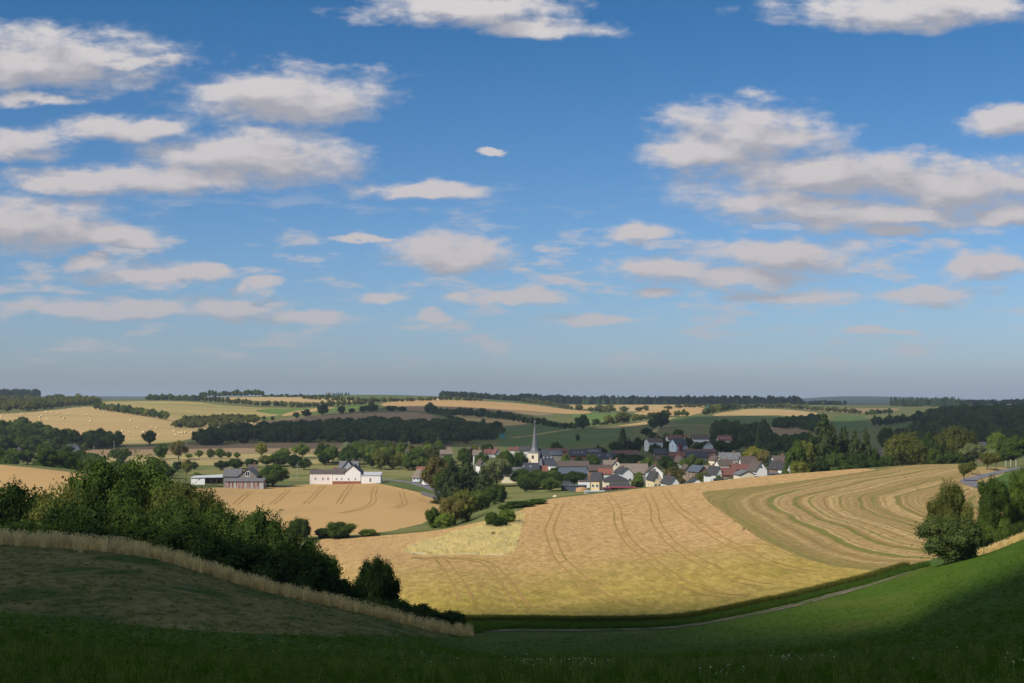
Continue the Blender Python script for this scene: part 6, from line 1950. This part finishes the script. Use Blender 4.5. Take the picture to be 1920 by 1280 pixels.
for i in range(n_p):
    x0 = -hw_ + 2 * hw_ * i / n_p
    yo = RNG.uniform(-0.05, 0.05)
    link('sheet', pmesh('sheet', [(*box_vf(x0 + 0.02, x0 + 2 * hw_ / n_p - 0.02, yo, yo + 0.12, -1.2, zt + RNG.uniform(-0.12, 0.02)), 0)], [MAT['rust'] if RNG.random() < 0.78 else MAT['wall_grey']]), rs)
link('roof', pmesh('roof', [([(-hw_ - 0.3, -0.5, zt), (hw_ + 0.3, -0.5, zt), (hw_ + 0.3, 6, zr + 0.2), (-hw_ - 0.3, 6, zr + 0.2), (-hw_ - 0.3, -0.5, zt + 0.2), (hw_ + 0.3, -0.5, zt + 0.2), (hw_ + 0.3, 6, zr + 0.4), (-hw_ - 0.3, 6, zr + 0.4)], BOXF, 0)], [MAT['roof_grey']]), rs)
link('back_wall', pmesh('back_wall', [(*box_vf(-hw_, hw_, 5.6, 5.8, -1.2, zr + 0.1), 0), (*box_vf(-hw_, -hw_ + 0.15, 0.2, 5.6, -1.2, zt), 0), (*box_vf(hw_ - 0.15, hw_, 0.2, 5.6, -1.2, zt), 0)], [MAT['rust']]), rs)
os_ = root('open_shed', 'open sided shed with white panel and pale metal roof left of the barn', 'shed', (388 - 960) / F * 705, 705, (HY - 905.5) / F * 705, 0, G)
k7 = 705 / F
link('panel', pmesh('panel', [(*box_vf(-30 * k7, -4 * k7, 0, 0.2, -0.5, 10 * k7), 0)], [MAT['wall_white']]), os_)
link('roof', pmesh('roof', [([(-31 * k7, -0.4, 10.6 * k7), (30 * k7, -0.4, 11.5 * k7), (30 * k7, 8, 15.5 * k7), (-31 * k7, 8, 12.5 * k7), (-31 * k7, -0.4, 11.3 * k7), (30 * k7, -0.4, 12.2 * k7), (30 * k7, 8, 16.2 * k7), (-31 * k7, 8, 13.2 * k7)], BOXF, 0)], [MAT['roof_light']]), os_)
link('back_wall', pmesh('back_wall', [(*box_vf(-30 * k7, 29 * k7, 7.4, 7.6, -0.5, 12 * k7), 0)], [MAT['timber']]), os_)
for x in (-4, 8, 18, 28):
    link('post', pmesh('post', [(*box_vf(x * k7 - 0.12, x * k7 + 0.12, 0.25, 0.5, -0.8, 11 * k7), 0)], [MAT['timber']]), os_)

# ------------------------------------------------------------------ house by the lane, van and palisade
house('lane_house', 'house with pale blue gable and tan roof by the lane', 775, 800, 735, 880.5, 894, 'e', 'bluewhite', 'tan', 9, -28, (2, 1), chim=False, group=None)
house('lane_house', 'red roofed house behind the tan roof by the lane', 782, 802, 752, 875, 882, 'e', 'offwhite', 'orange', 9, 0, (2, 1), chim=False, group=None)
VD = 700
vr = root('camper_van', 'white camper van parked beside the lane', 'van', (798 - 960) / F * VD, VD, float(ground([(798 - 960) / F * VD], [VD])[0]), 25)
link('body', pmesh('body', [([(-1.0, -2.4, 0.45), (1.0, -2.4, 0.45), (1.0, 2.4, 0.45), (-1.0, 2.4, 0.45), (-1.0, -2.2, 2.6), (1.0, -2.2, 2.6), (1.0, 2.3, 2.6), (-1.0, 2.3, 2.6)], BOXF, 0)], [MAT['wall_white']]), vr)
link('cab', pmesh('cab', [([(-0.95, -3.3, 0.45), (0.95, -3.3, 0.45), (0.95, -2.42, 0.45), (-0.95, -2.42, 0.45), (-0.95, -3.2, 1.2), (0.95, -3.2, 1.2), (0.9, -2.42, 2.1), (-0.9, -2.42, 2.1)], BOXF, 0)], [MAT['wall_white']]), vr)
put(WIN, 'window', vr, (0, -2.87, 1.55), (1.5, 0.7), 0, -0.7)
for x in (-1.0, 1.0):
    for y in (-2.3, 1.5):
        c_, s_ = [], []
        ring = [(0.38 * math.cos(t), 0.38 * math.sin(t)) for t in np.linspace(0, 2 * math.pi, 13)[:-1]]
        v = [(x - 0.12, y + a, 0.38 + b) for a, b in ring] + [(x + 0.12, y + a, 0.38 + b) for a, b in ring]
        link('wheel', pmesh('wheel', [(v, [(i, (i + 1) % 12, 12 + (i + 1) % 12, 12 + i) for i in range(12)] + [tuple(range(11, -1, -1)), tuple(range(12, 24))], 0)], [MAT['wall_black']]), vr)
fl = smooth_line([(790, 926), (805, 931), (820, 938), (832, 944)], 480, 640, 1.2)
pf = root('palisade_fence', 'grey palisade fence at the corner of the valley field', 'fence', fl[0][0], fl[0][1], float(ground([fl[0][0]], [fl[0][1]])[0]), 0)
slat = pmesh('slat', [(*box_vf(-0.5, 0.5, -0.04, 0.04, -0.4, 1.7), 0)], [MAT['roof_grey']])
for i, p in enumerate(fl):
    o_ = link('slat', slat, pf)
    o_.location = (p[0] - fl[0][0], p[1] - fl[0][1], float(ground([p[0]], [p[1]])[0]) - pf.location.z)
    t_ = fl[min(i + 1, len(fl) - 1)] - fl[max(i - 1, 0)]
    o_.rotation_euler = (0, 0, math.atan2(t_[1], t_[0]))

# ------------------------------------------------------------------ yard things at the wheat crest
def box_thing(name, label, cat, px0, px1, top, D, depth, mat, lid=None, group=None, yaw=0, base=None):
    pxc = (px0 + px1) / 2
    X = (pxc - 960) / F * D
    zb = float(ground([X], [D])[0]) if base is None else (HY - base) / F * D
    if base is not None:
        X, D, zb = hit(pxc, base, 900, 3200)
    h = (HY - top) / F * D - zb
    w = (px1 - px0) / F * D / 2
    r = root(name, label, cat, X, D, zb, yaw, group)
    link('body', pmesh('body', [(*box_vf(-w, w, 0, depth, -0.8, h - 0.25), 0)], [MAT[mat]]), r)
    link('roof', pmesh('roof', [([(-w - 0.2, -0.3, h - 0.25), (w + 0.2, -0.3, h - 0.25), (w + 0.2, depth + 0.2, h - 0.1), (-w - 0.2, depth + 0.2, h - 0.1), (-w - 0.2, -0.3, h - 0.1), (w + 0.2, -0.3, h - 0.1), (w + 0.2, depth + 0.2, h + 0.05), (-w - 0.2, depth + 0.2, h + 0.05)], BOXF, 0)], [MAT[lid or mat]]), r)
    return r, w, h


tr, w, h = box_thing('machine_shed', 'black machine shelter with red frame at the wheat crest', 'shelter', 1145, 1192, 912.5, 545, 6, 'wall_black', 'redpaint')
for x in (-w, -w * 0.35, w * 0.35, w):
    link('post', pmesh('post', [(*box_vf(x - 0.15, x + 0.15, -0.25, -0.02, -0.8, h - 0.26), 0)], [MAT['redpaint']]), tr)
box_thing('garden_shed', 'red roofed shed left of the black machine shelter', 'shed', 1131, 1146, 913.5, 548, 4, 'wall_darkgrey', 'redpaint')
box_thing('garden_shed', 'red sheeted lean to right of the black machine shelter', 'shed', 1193, 1202, 914, 545, 4, 'redpaint')
box_thing('garden_shed', 'grey flat roofed shed behind the sand heap', 'shed', 1068, 1100, 909, 632, 5, 'wall_darkgrey', 'roof_bluegrey')
box_thing('garden_shed', 'blue grey flat roofed shed left of the sand heap', 'shed', 1053, 1072, 908, 640, 5, 'wall_darkgrey', 'roof_bluegrey')
box_thing('white_workshop', 'low white workshop with brown roof behind the sheds', 'workshop', 1085, 1106, 900.5, 660, 6, 'wall_white', 'roof_brown')
box_thing('trailer', 'long pale flat trailer at the wheat crest', 'trailer', 1096, 1134, 919.5, 535, 3, 'wall_offwhite', 'roof_light')
box_thing('container', 'dark blue grey container at the right of the village', 'container', 1444, 1464, 886.5, 570, 5, 'wall_darkgrey', 'roof_bluegrey')
box_thing('garden_shed', 'low dark shed with pale roof below the big white gable', 'shed', 1418, 1440, 890.5, 575, 4, 'wall_black', 'roof_light')
box_thing('garden_shed', 'dark wooden shed below the red roof', 'shed', 1340, 1354, 897, 590, 4, 'timber', 'roof_dark')
box_thing('garden_shed', 'white hut with dark roof left of the wooden shed', 'shed', 1322, 1334, 890, 590, 4, 'wall_white', 'roof_dark')
box_thing('glass_house', 'long low pale greenhouse below the cream gable', 'greenhouse', 1368, 1387, 898, 560, 3, 'wall_bluewhite', 'roof_light')
box_thing('field_hut', 'little tan hut on the golden hilltop', 'hut', 818.5, 824, 743, 2700, 5, 'wall_cream', 'wall_cream', base=749)
box_thing('field_tank', 'teal sheeted shelter at the right end of the hillside wood', 'shelter', 937, 946.5, 812.5, 1180, 5, 'tealtarp', 'tealtarp', base=821.5)
box_thing('hill_shelter', 'tiny turquoise shelter on the plateau hedge', 'shelter', 1325, 1331, 760, 2300, 5, 'tealtarp', 'tealtarp', base=763)


def lump(name, label, cat, px, base, w, h, mat, dmin, dmax, seed):
    X, D, z = hit(px, base, dmin, dmax)
    rng = np.random.default_rng(seed)
    v, f = [], []
    for i in range(7):
        t = i / 6
        for j in range(12):
            a = j * math.pi / 6
            rr = math.cos(t * math.pi / 2) ** 0.8 * (1 + 0.12 * rng.normal())
            v.append((rr * math.cos(a) * w / 2, rr * math.sin(a) * w / 2, math.sin(t * math.pi / 2) * h * (1 + 0.05 * rng.normal()) - 0.1))
    for i in range(6):
        for j in range(12):
            f.append((i * 12 + j, i * 12 + (j + 1) % 12, (i + 1) * 12 + (j + 1) % 12, (i + 1) * 12 + j))
    f.append(tuple(range(72, 84)))
    o = link(name, pmesh(name, [(v, f, 0)], [MAT[mat]], True))
    o.location = (X, D, z)
    o['label'], o['category'] = label, cat


lump('sand_heap', 'orange sand heap between the sheds', 'heap', 1091, 920, 6, 2.0, 'sand', 500, 640, 1)
MAT['straw'] = flat_mat('straw', (0.70, 0.55, 0.31), 0.95, 0.05, 0.3, 4.0)
MAT['palestraw'] = flat_mat('pale_hay', (0.66, 0.55, 0.40), 0.95, 0.05, 0.3, 3.0)
lump('hay_heap', 'pale hay heap in the pasture at the wheat crest', 'heap', 1041, 936, 1.9, 1.2, 'palestraw', 500, 640, 2)

# --- round bales: a drum with wound rings and a spiral end
bv, bf, bm = [], [], []
for i, x in enumerate(np.linspace(-0.62, 0.62, 6)):
    for j in range(16):
        a = j * math.pi / 8
        rr = 0.9 * (1 + (0.03 if i % 2 else -0.01))
        bv.append((x, rr * math.cos(a), 0.88 + rr * math.sin(a)))
for i in range(5):
    for j in range(16):
        bf.append((i * 16 + j, i * 16 + (j + 1) % 16, (i + 1) * 16 + (j + 1) % 16, (i + 1) * 16 + j))
for e, s in ((0, -1), (80, 1)):
    o_ = len(bv)
    for rr, dx_ in ((0.7, 0.03), (0.45, -0.03), (0.2, 0.03)):
        for j in range(16):
            a = j * math.pi / 8
            bv.append((s * (0.62 + dx_), rr * math.cos(a), 0.88 + rr * math.sin(a)))
    for k_ in range(3):
        A = e if k_ == 0 else o_ + (k_ - 1) * 16
        B = o_ + k_ * 16
        for j in range(16):
            bf.append((A + j, B + j, B + (j + 1) % 16, A + (j + 1) % 16))
    bf.append(tuple(o_ + 32 + j for j in range(16)))
BALE = pmesh('round_bale', [(bv, bf, 0)], [MAT['straw']], False)
bl = [(8, 362), (42, 345), (248, 327), (243, 343), (262, 340), (525, 306), (585, 317), (657, 324), (465, 353), (448, 370), (452, 401), (530, 386), (683, 361), (722, 381), (765, 334), (665, 411), (980, 344), (995, 386), (1017, 409), (1165, 319), (1470, 404),
      (832, 562), (1138, 552), (1148, 540), (1375, 526), (1457, 543), (1365, 575), (1330, 624), (1252, 607), (1272, 606), (1520, 489), (1550, 489), (1697, 491), (1760, 491), (1780, 568), (1617, 541)]
bl = [(x / 6, 720.8 + y / 6) for x, y in bl] + [(320 + x / 6, 720.8 + y / 6) for x, y in [(35, 525), (95, 550), (130, 548), (240, 545), (510, 512), (535, 493), (570, 506), (770, 461), (915, 436), (165, 546), (50, 576), (385, 513)]]
bl.sort(key=lambda p: p[0])
ORD = ['first', 'second', 'third', 'fourth', 'fifth', 'sixth', 'seventh', 'eighth', 'ninth', 'tenth', 'eleventh', 'twelfth']
for i, (px, py) in enumerate(bl):
    X, D, z = hit(px, py, 1100, 2500)
    o_ = link('round_bale', BALE)
    o_.location = (X, D, z - 0.05)
    o_.scale = (1.2, 1.2, 1.2)
    o_.rotation_euler = (0, 0, RNG.uniform(0, 3.14))
    o_['label'] = 'round straw bale on the pale field, %s from the left of the %s' % (str(i + 1) + ('th' if 10 <= i + 1 <= 20 or (i + 1) % 10 not in (1, 2, 3) else {1: 'st', 2: 'nd', 3: 'rd'}[(i + 1) % 10]), 'scattered bales')
    o_['category'] = 'bale'
    o_['group'] = 'round bales on the pale field'

# --- poles, posts, dish, car
POLE = pmesh('pole', [(*[(lambda v, f: (v.tolist(), f.tolist()))(*tube([(0, 0, -0.5), (0, 0, 4), (0, 0, 8.5)], 0.17, 0.11, 8))][0], 0)], [MAT['concrete']])
ARM = pmesh('crossarm', [(*box_vf(-0.8, 0.8, -0.07, 0.07, 7.9, 8.1), 0), (*box_vf(-0.7, -0.6, -0.05, 0.05, 8.1, 8.35), 0), (*box_vf(0.6, 0.7, -0.05, 0.05, 8.1, 8.35), 0)], [MAT['timber']])
for px, base, lab, dm in [(614.5, 858, 'utility pole with white dish on the dry pasture', 800), (557.5, 897, 'utility pole left of the pink shed', 650), (350, 848, 'utility pole before the hillside wood', 900), (214, 846, 'utility pole before the bale field', 900), (176, 858, 'leaning pole beside the left white house', 850), (1187, 906, 'pole beside the cream hipped roof house', 560)]:
    X, D, z = hit(px, base, dm, dm + 400)
    r = root('utility_pole', lab, 'pole', X, D, z, RNG.uniform(-20, 20), 'utility poles')
    link('pole', POLE, r)
    link('crossarm', ARM, r)
    if 'dish' in lab:
        ring = [(0.8 * math.cos(t), 0.8 * math.sin(t)) for t in np.linspace(0, 2 * math.pi, 17)[:-1]]
        v = [(-1.0 + a, -0.25, 4.3 + b) for a, b in ring] + [(-1.0 + a * 0.5, -0.05, 4.3 + b * 0.5) for a, b in ring] + [(-1.0 + a, -0.12, 4.3 + b) for a, b in ring]
        link('dish', pmesh('dish', [(v, [(i, (i + 1) % 16, 16 + (i + 1) % 16, 16 + i) for i in range(16)] + [tuple(range(16, 32))] + [(i, 32 + i, 32 + (i + 1) % 16, (i + 1) % 16) for i in range(16)] + [tuple(range(47, 31, -1))], 0)], [MAT['wall_white']]), r)
for i, (px, top) in enumerate([(1886, 862), (1895, 860), (1905, 859)]):
    D = 505
    X = (px - 960) / F * D
    z = float(ground([X], [D])[0])
    h = (HY - top) / F * D - z
    v, f = tube([(0, 0, -0.4), (0.03, 0, h * 0.5), (0.0, 0.02, h)], 0.22, 0.17, 8)
    n_ = len(v)
    o_ = link('gate_post', pmesh('gate_post', [(v.tolist(), f.tolist() + [tuple(range(n_ - 8, n_))], 0)], [MAT['concrete']]))
    o_.location = (X, D, z)
    o_['label'] = ['left', 'middle', 'right'][i] + ' of three pale wooden posts by the country road'
    o_['category'] = 'post'
    o_['group'] = 'pale posts by the road'
X, D, z = hit(599.5, 793, 1300, 2200)
cr = root('parked_car', 'small blue car on the brown hill field', 'car', X, D, z, 4)
MAT['carblue'] = flat_mat('blue_car_paint', (0.06, 0.12, 0.30), 0.3, 0.5, 0.05)
link('body', pmesh('body', [([(-2.2, -0.85, 0.35), (2.2, -0.85, 0.35), (2.2, 0.85, 0.35), (-2.2, 0.85, 0.35), (-2.2, -0.85, 0.9), (2.1, -0.85, 0.85), (2.1, 0.85, 0.85), (-2.2, 0.85, 0.9)], BOXF, 0)], [MAT['carblue']]), cr)
link('cabin', pmesh('cabin', [([(-1.6, -0.8, 0.9), (1.1, -0.8, 0.88), (1.1, 0.8, 0.88), (-1.6, 0.8, 0.9), (-1.2, -0.65, 1.5), (0.4, -0.65, 1.5), (0.4, 0.65, 1.5), (-1.2, 0.65, 1.5)], BOXF, 0)], [MAT['glass']]), cr)
for x in (-1.4, 1.35):
    for y in (-0.85, 0.85):
        ring = [(0.33 * math.cos(t), 0.33 * math.sin(t)) for t in np.linspace(0, 2 * math.pi, 13)[:-1]]
        v = [(x + a, y - 0.1, 0.33 + b) for a, b in ring] + [(x + a, y + 0.1, 0.33 + b) for a, b in ring]
        link('wheel', pmesh('wheel', [(v, [(i, (i + 1) % 12, 12 + (i + 1) % 12, 12 + i) for i in range(12)] + [tuple(range(11, -1, -1)), tuple(range(12, 24))], 0)], [MAT['wall_black']]), cr)

# ================================================================== grass, verges and haze
def tuft(seed, n, h, w, spread, lean, curl=0.25, head=False):
    """a tuft of bent blades, unit height"""
    rng = np.random.default_rng(seed)
    vs, fs = [], []
    for i in range(n):
        a, r = rng.uniform(0, 6.28), spread * rng.uniform(0, 1) ** 0.5
        b = np.array([r * math.cos(a), r * math.sin(a), 0])
        dirv = np.array([math.cos(a + rng.normal() * 0.6), math.sin(a + rng.normal() * 0.6), 0]) * lean * rng.uniform(0.3, 1.4)
        side = np.array([-math.sin(rng.uniform(0, 6.28)), math.cos(rng.uniform(0, 6.28)), 0])
        side /= np.linalg.norm(side) + 1e-6
        hh = h * rng.uniform(0.6, 1.1)
        p0, p1, p2 = b + [0, 0, -0.04], b + dirv * 0.45 + [0, 0, hh * 0.6], b + dirv * (1 + curl) + [0, 0, hh]
        o = len(vs)
        ww = w * rng.uniform(0.7, 1.3)
        vs += [p0 - side * ww, p0 + side * ww, p1 + side * ww * 0.8, p1 - side * ww * 0.8, p2 + side * ww * 0.15, p2 - side * ww * 0.15]
        fs += [(o, o + 1, o + 2, o + 3), (o + 3, o + 2, o + 4, o + 5)]
        if head:
            o = len(vs)
            up = unit((p2 - p1)[None])[0]
            vs += [p2 - up * 0.02, p2 + side * ww * 2.2 + up * 0.06, p2 + up * 0.16, p2 - side * ww * 2.2 + up * 0.06]
            fs += [(o, o + 1, o + 2, o + 3)]
    return np.array(vs), np.array(fs)


def grass_mat(name, gain, trans=0.3):
    m = leaf_mat(name, gain, trans)
    return m


MAT['blade'] = grass_mat('grass_blades', 1.35, 0.45)
GT = [make_mesh('grass_tuft', *tuft(300 + s, 14, 1.0, 0.030, 0.42, 0.42), MAT['blade'], False) for s in range(4)]
ST = [make_mesh('straw_tuft', *tuft(320 + s, 22, 1.0, 0.022, 0.45, 0.30, head=True), MAT['blade'], False) for s in range(4)]


def grass(name, label, X, Y, h, wr, meshes, colour, jit=0.35):
    X, Y = np.asarray(X), np.asarray(Y)
    z = ground(X, Y)
    hh = h * (1 + jit * RNG.uniform(-1, 1, len(X))) if np.isscalar(h) else np.asarray(h)
    return scatter(name, label, np.column_stack([X, Y, z]), hh * wr, hh, RNG.uniform(0, 6.28, len(X)), RNG.integers(0, len(meshes), len(X)), meshes, colour)


def fan(n, d0, d1, p0=-700, p1=2620):
    D = np.exp(RNG.uniform(math.log(d0), math.log(d1), n))
    px = RNG.uniform(p0, p1, n)
    return px, D


px, D = fan(80000, 19, 80)
T3 = curveD(4, px)
# the mown slope on the left keeps only thin dry growth
bx = np.array([-4500, -900, 0, 200, 340, 480, 620, 740, 850, 880, 5000])
by = [hit(x, y, 30, 170)[1] for x, y in ((0, 1146), (200, 1166), (340, 1179), (480, 1187), (620, 1191), (740, 1192), (850, 1193))]
bl_ = np.interp(px, bx, [60, 55] + by + [140, 400])
ok = (D < T3 - 0.8) & (D < bl_ + RNG.normal(0, 1.2, len(D)))
X = (px - 960) / F * D
grass('meadow_grass', 'green blades of the foreground meadow', X[ok], D[ok], (0.17 - 0.0015 * D[ok]) * RNG.uniform(0.5, 1.4, ok.sum()), 1.9, GT, (0.056, 0.112, 0.012))
ok2 = ok & (D < 80) & (RNG.random(len(D)) < 0.06)
grass('meadow_seed_stalks', 'thin pale seed stalks in the meadow', X[ok2], D[ok2] + 0.2, 0.30, 0.5, ST, (0.11, 0.15, 0.04))
pxf, Df = fan(30000, 70, 172)
okf = (Df < curveD(4, pxf) - 0.8) & (Df < np.interp(pxf, bx, [60, 55] + by + [140, 400]))
grass('far_meadow_grass', 'fine grass across the lower meadow', ((pxf - 960) / F * Df)[okf], Df[okf], 0.09, 3.2, GT, (0.062, 0.116, 0.013), 0.5)
pxm = RNG.uniform(-500, 860, 2600)
Dm = np.interp(pxm, bx, [60, 55] + by + [140, 400]) + RNG.random(len(pxm)) * np.maximum(curveD(4, pxm) - 3 - np.interp(pxm, bx, [60, 55] + by + [140, 400]), 0.5)
grass('mown_slope_tufts', 'green tufts on the mown slope', (pxm - 960) / F * Dm, Dm, 0.09, 3.5, GT, (0.070, 0.105, 0.018), 0.6)
# pale dry grass along the hedge
px = RNG.uniform(-500, 886, 6500)
px = px[RNG.random(len(px)) < 0.55 + 0.45 * np.sin(px * 0.11) * np.sin(px * 0.037 + 2)]
D = curveD(4, px) + RNG.normal(0.2, 0.9, len(px)) * (1 + 0.4 * np.sin(px * 0.06))
grass('dry_bank_grass', 'tall pale dry grass lining the left hedge', (px - 960) / F * D, D, 0.34 * (1 + 0.40 * np.sin(px * 0.045) * np.sin(px * 0.017 + 1) + 0.62 * RNG.uniform(-1, 1, len(px))), 1.05, ST, (0.62, 0.49, 0.31))
px = RNG.uniform(-500, 886, 1800)
D = curveD(4, px) + RNG.normal(0.0, 1.5, len(px))
grass('tall_bank_stalks', 'scattered tall stalks above the dry bank', (px - 960) / F * D, D, 0.85, 0.45, ST, (0.60, 0.48, 0.32))
# standing edge of the wheat, green below
px = RNG.uniform(862, 1700, 9000)
D = curveD(5, px) + RNG.exponential(0.5, len(px)) - 0.5
grass('wheat_edge', 'standing stalks along the front edge of the wheat', (px - 960) / F * D, D, 0.55 * (1 + 0.4 * RNG.uniform(-1, 1, len(px))), 1.0, ST, (0.15, 0.155, 0.04))
px = RNG.uniform(870, 1740, 7000)
D = curveD(4, px) + 1.8 + RNG.uniform(0, 1, len(px)) * np.maximum(curveD(5, px) - curveD(4, px) - 2.6, 0.5)
grass('verge_grass', 'green grass between the track and the wheat', (px - 960) / F * D, D, 0.42, 1.3, GT, (0.066, 0.118, 0.022))
# straw tufts on the right-hand crest and the knoll
px = RNG.uniform(1835, 1990, 1500)
D = curveD(4, px) + 1.5 + RNG.normal(0, 1.3, len(px))
grass('crest_straw', 'straw coloured grass on the right meadow crest', (px - 960) / F * D, D, 0.5, 1.1, ST, (0.72, 0.58, 0.33), 0.7)
kn = np.array(spots([(752, 1033), (790, 1017), (860, 997), (905, 984), (945, 969), (972, 961), (984, 967), (976, 990), (970, 1010), (961, 1038), (925, 1039), (880, 1036), (800, 1039)], 2600, 240, 460))
grass('knoll_grass', 'tall rough grass on the knoll', kn[:, 0], kn[:, 1], 0.6, 1.5, ST, (0.68, 0.59, 0.38))
kv = np.array(spots([(1852, 955), (1832, 930), (1809, 911), (1813, 895), (1838, 876), (1890, 880), (1866, 893), (1832, 909), (1850, 921), (1890, 938), (1900, 955), (1870, 985)], 3000, 240, 560))
rl_ = smooth_line([(1900, 942), (1862, 921), (1832, 909), (1815, 903), (1822, 897), (1850, 890), (1880, 883), (1898, 879), (1925, 874)], 240, 560, 4.0)
kv = kv[np.min(np.hypot(kv[:, None, 0] - rl_[None, :, 0], kv[:, None, 1] - rl_[None, :, 1]), axis=1) > 5.0]
grass('road_verge_grass', 'dry grass beside the country road', kv[:, 0], kv[:, 1], 0.4, 1.6, ST, (0.50, 0.41, 0.24))
# white umbels in loose drifts
fl_ = []
for (cx, cy, sx, sy, n_) in [(985, 1250, 26, 5, 60), (1060, 1252, 40, 6, 90), (1112, 1256, 22, 5, 50), (785, 1240, 30, 14, 60), (1465, 1246, 24, 6, 70), (1525, 1244, 24, 7, 80), (745, 1203, 20, 3, 30), (1340, 1275, 30, 4, 30), (560, 1215, 60, 8, 20), (1750, 1235, 60, 10, 25), (1900, 1250, 30, 10, 25)]:
    for _ in range(n_ // 2):
        fl_.append(hit(cx + RNG.normal() * sx, min(cy + RNG.normal() * sy, 1279), 18, 160)[:2])
fl_ = np.array(fl_)
uv, uf = [], []
rngu = np.random.default_rng(5)
for i in range(7):
    a = rngu.uniform(0, 6.28)
    r_ = 0.12 * rngu.uniform(0, 1)
    c_ = np.array([r_ * math.cos(a), r_ * math.sin(a), 1 + 0.05 * rngu.normal()])
    o_ = len(uv)
    for k_ in range(4):
        uv.append(c_ + 0.05 * np.array([math.cos(k_ * 1.57 + a), math.sin(k_ * 1.57 + a), 0.25 * (-1) ** k_]))
    uf.append((o_, o_ + 1, o_ + 2, o_ + 3))
o_ = len(uv)
uv += [np.array(p) for p in ((-0.006, 0, 0), (0.006, 0, 0), (0.006, 0, 1), (-0.006, 0, 1))]
uf.append((o_, o_ + 1, o_ + 2, o_ + 3))
UM = make_mesh('umbel', np.array(uv), np.array(uf), MAT['blade'], False)
grass('white_wildflowers', 'white wildflowers in drifts across the meadow', fl_[:, 0], fl_[:, 1], 0.27, 0.75, [UM], (0.62, 0.64, 0.50))

# haze: the air between here and the horizon
hm, hn, hout = new_mat('summer_haze')
pv = hn.n('ShaderNodeVolumePrincipled')
pv.inputs['Color'].default_value = c4((0.70, 0.83, 1.0))
pv.inputs['Density'].default_value = 5.5e-5
pv.inputs['Anisotropy'].default_value = 0.0
hn.link(pv.outputs[0], hout.inputs['Volume'])
hz = link('haze', pmesh('haze', [(*box_vf(-9000, 9000, -60, 17400, -60, 75), 0)], [hm]), None, kind='stuff', label='thin summer haze over the whole valley')
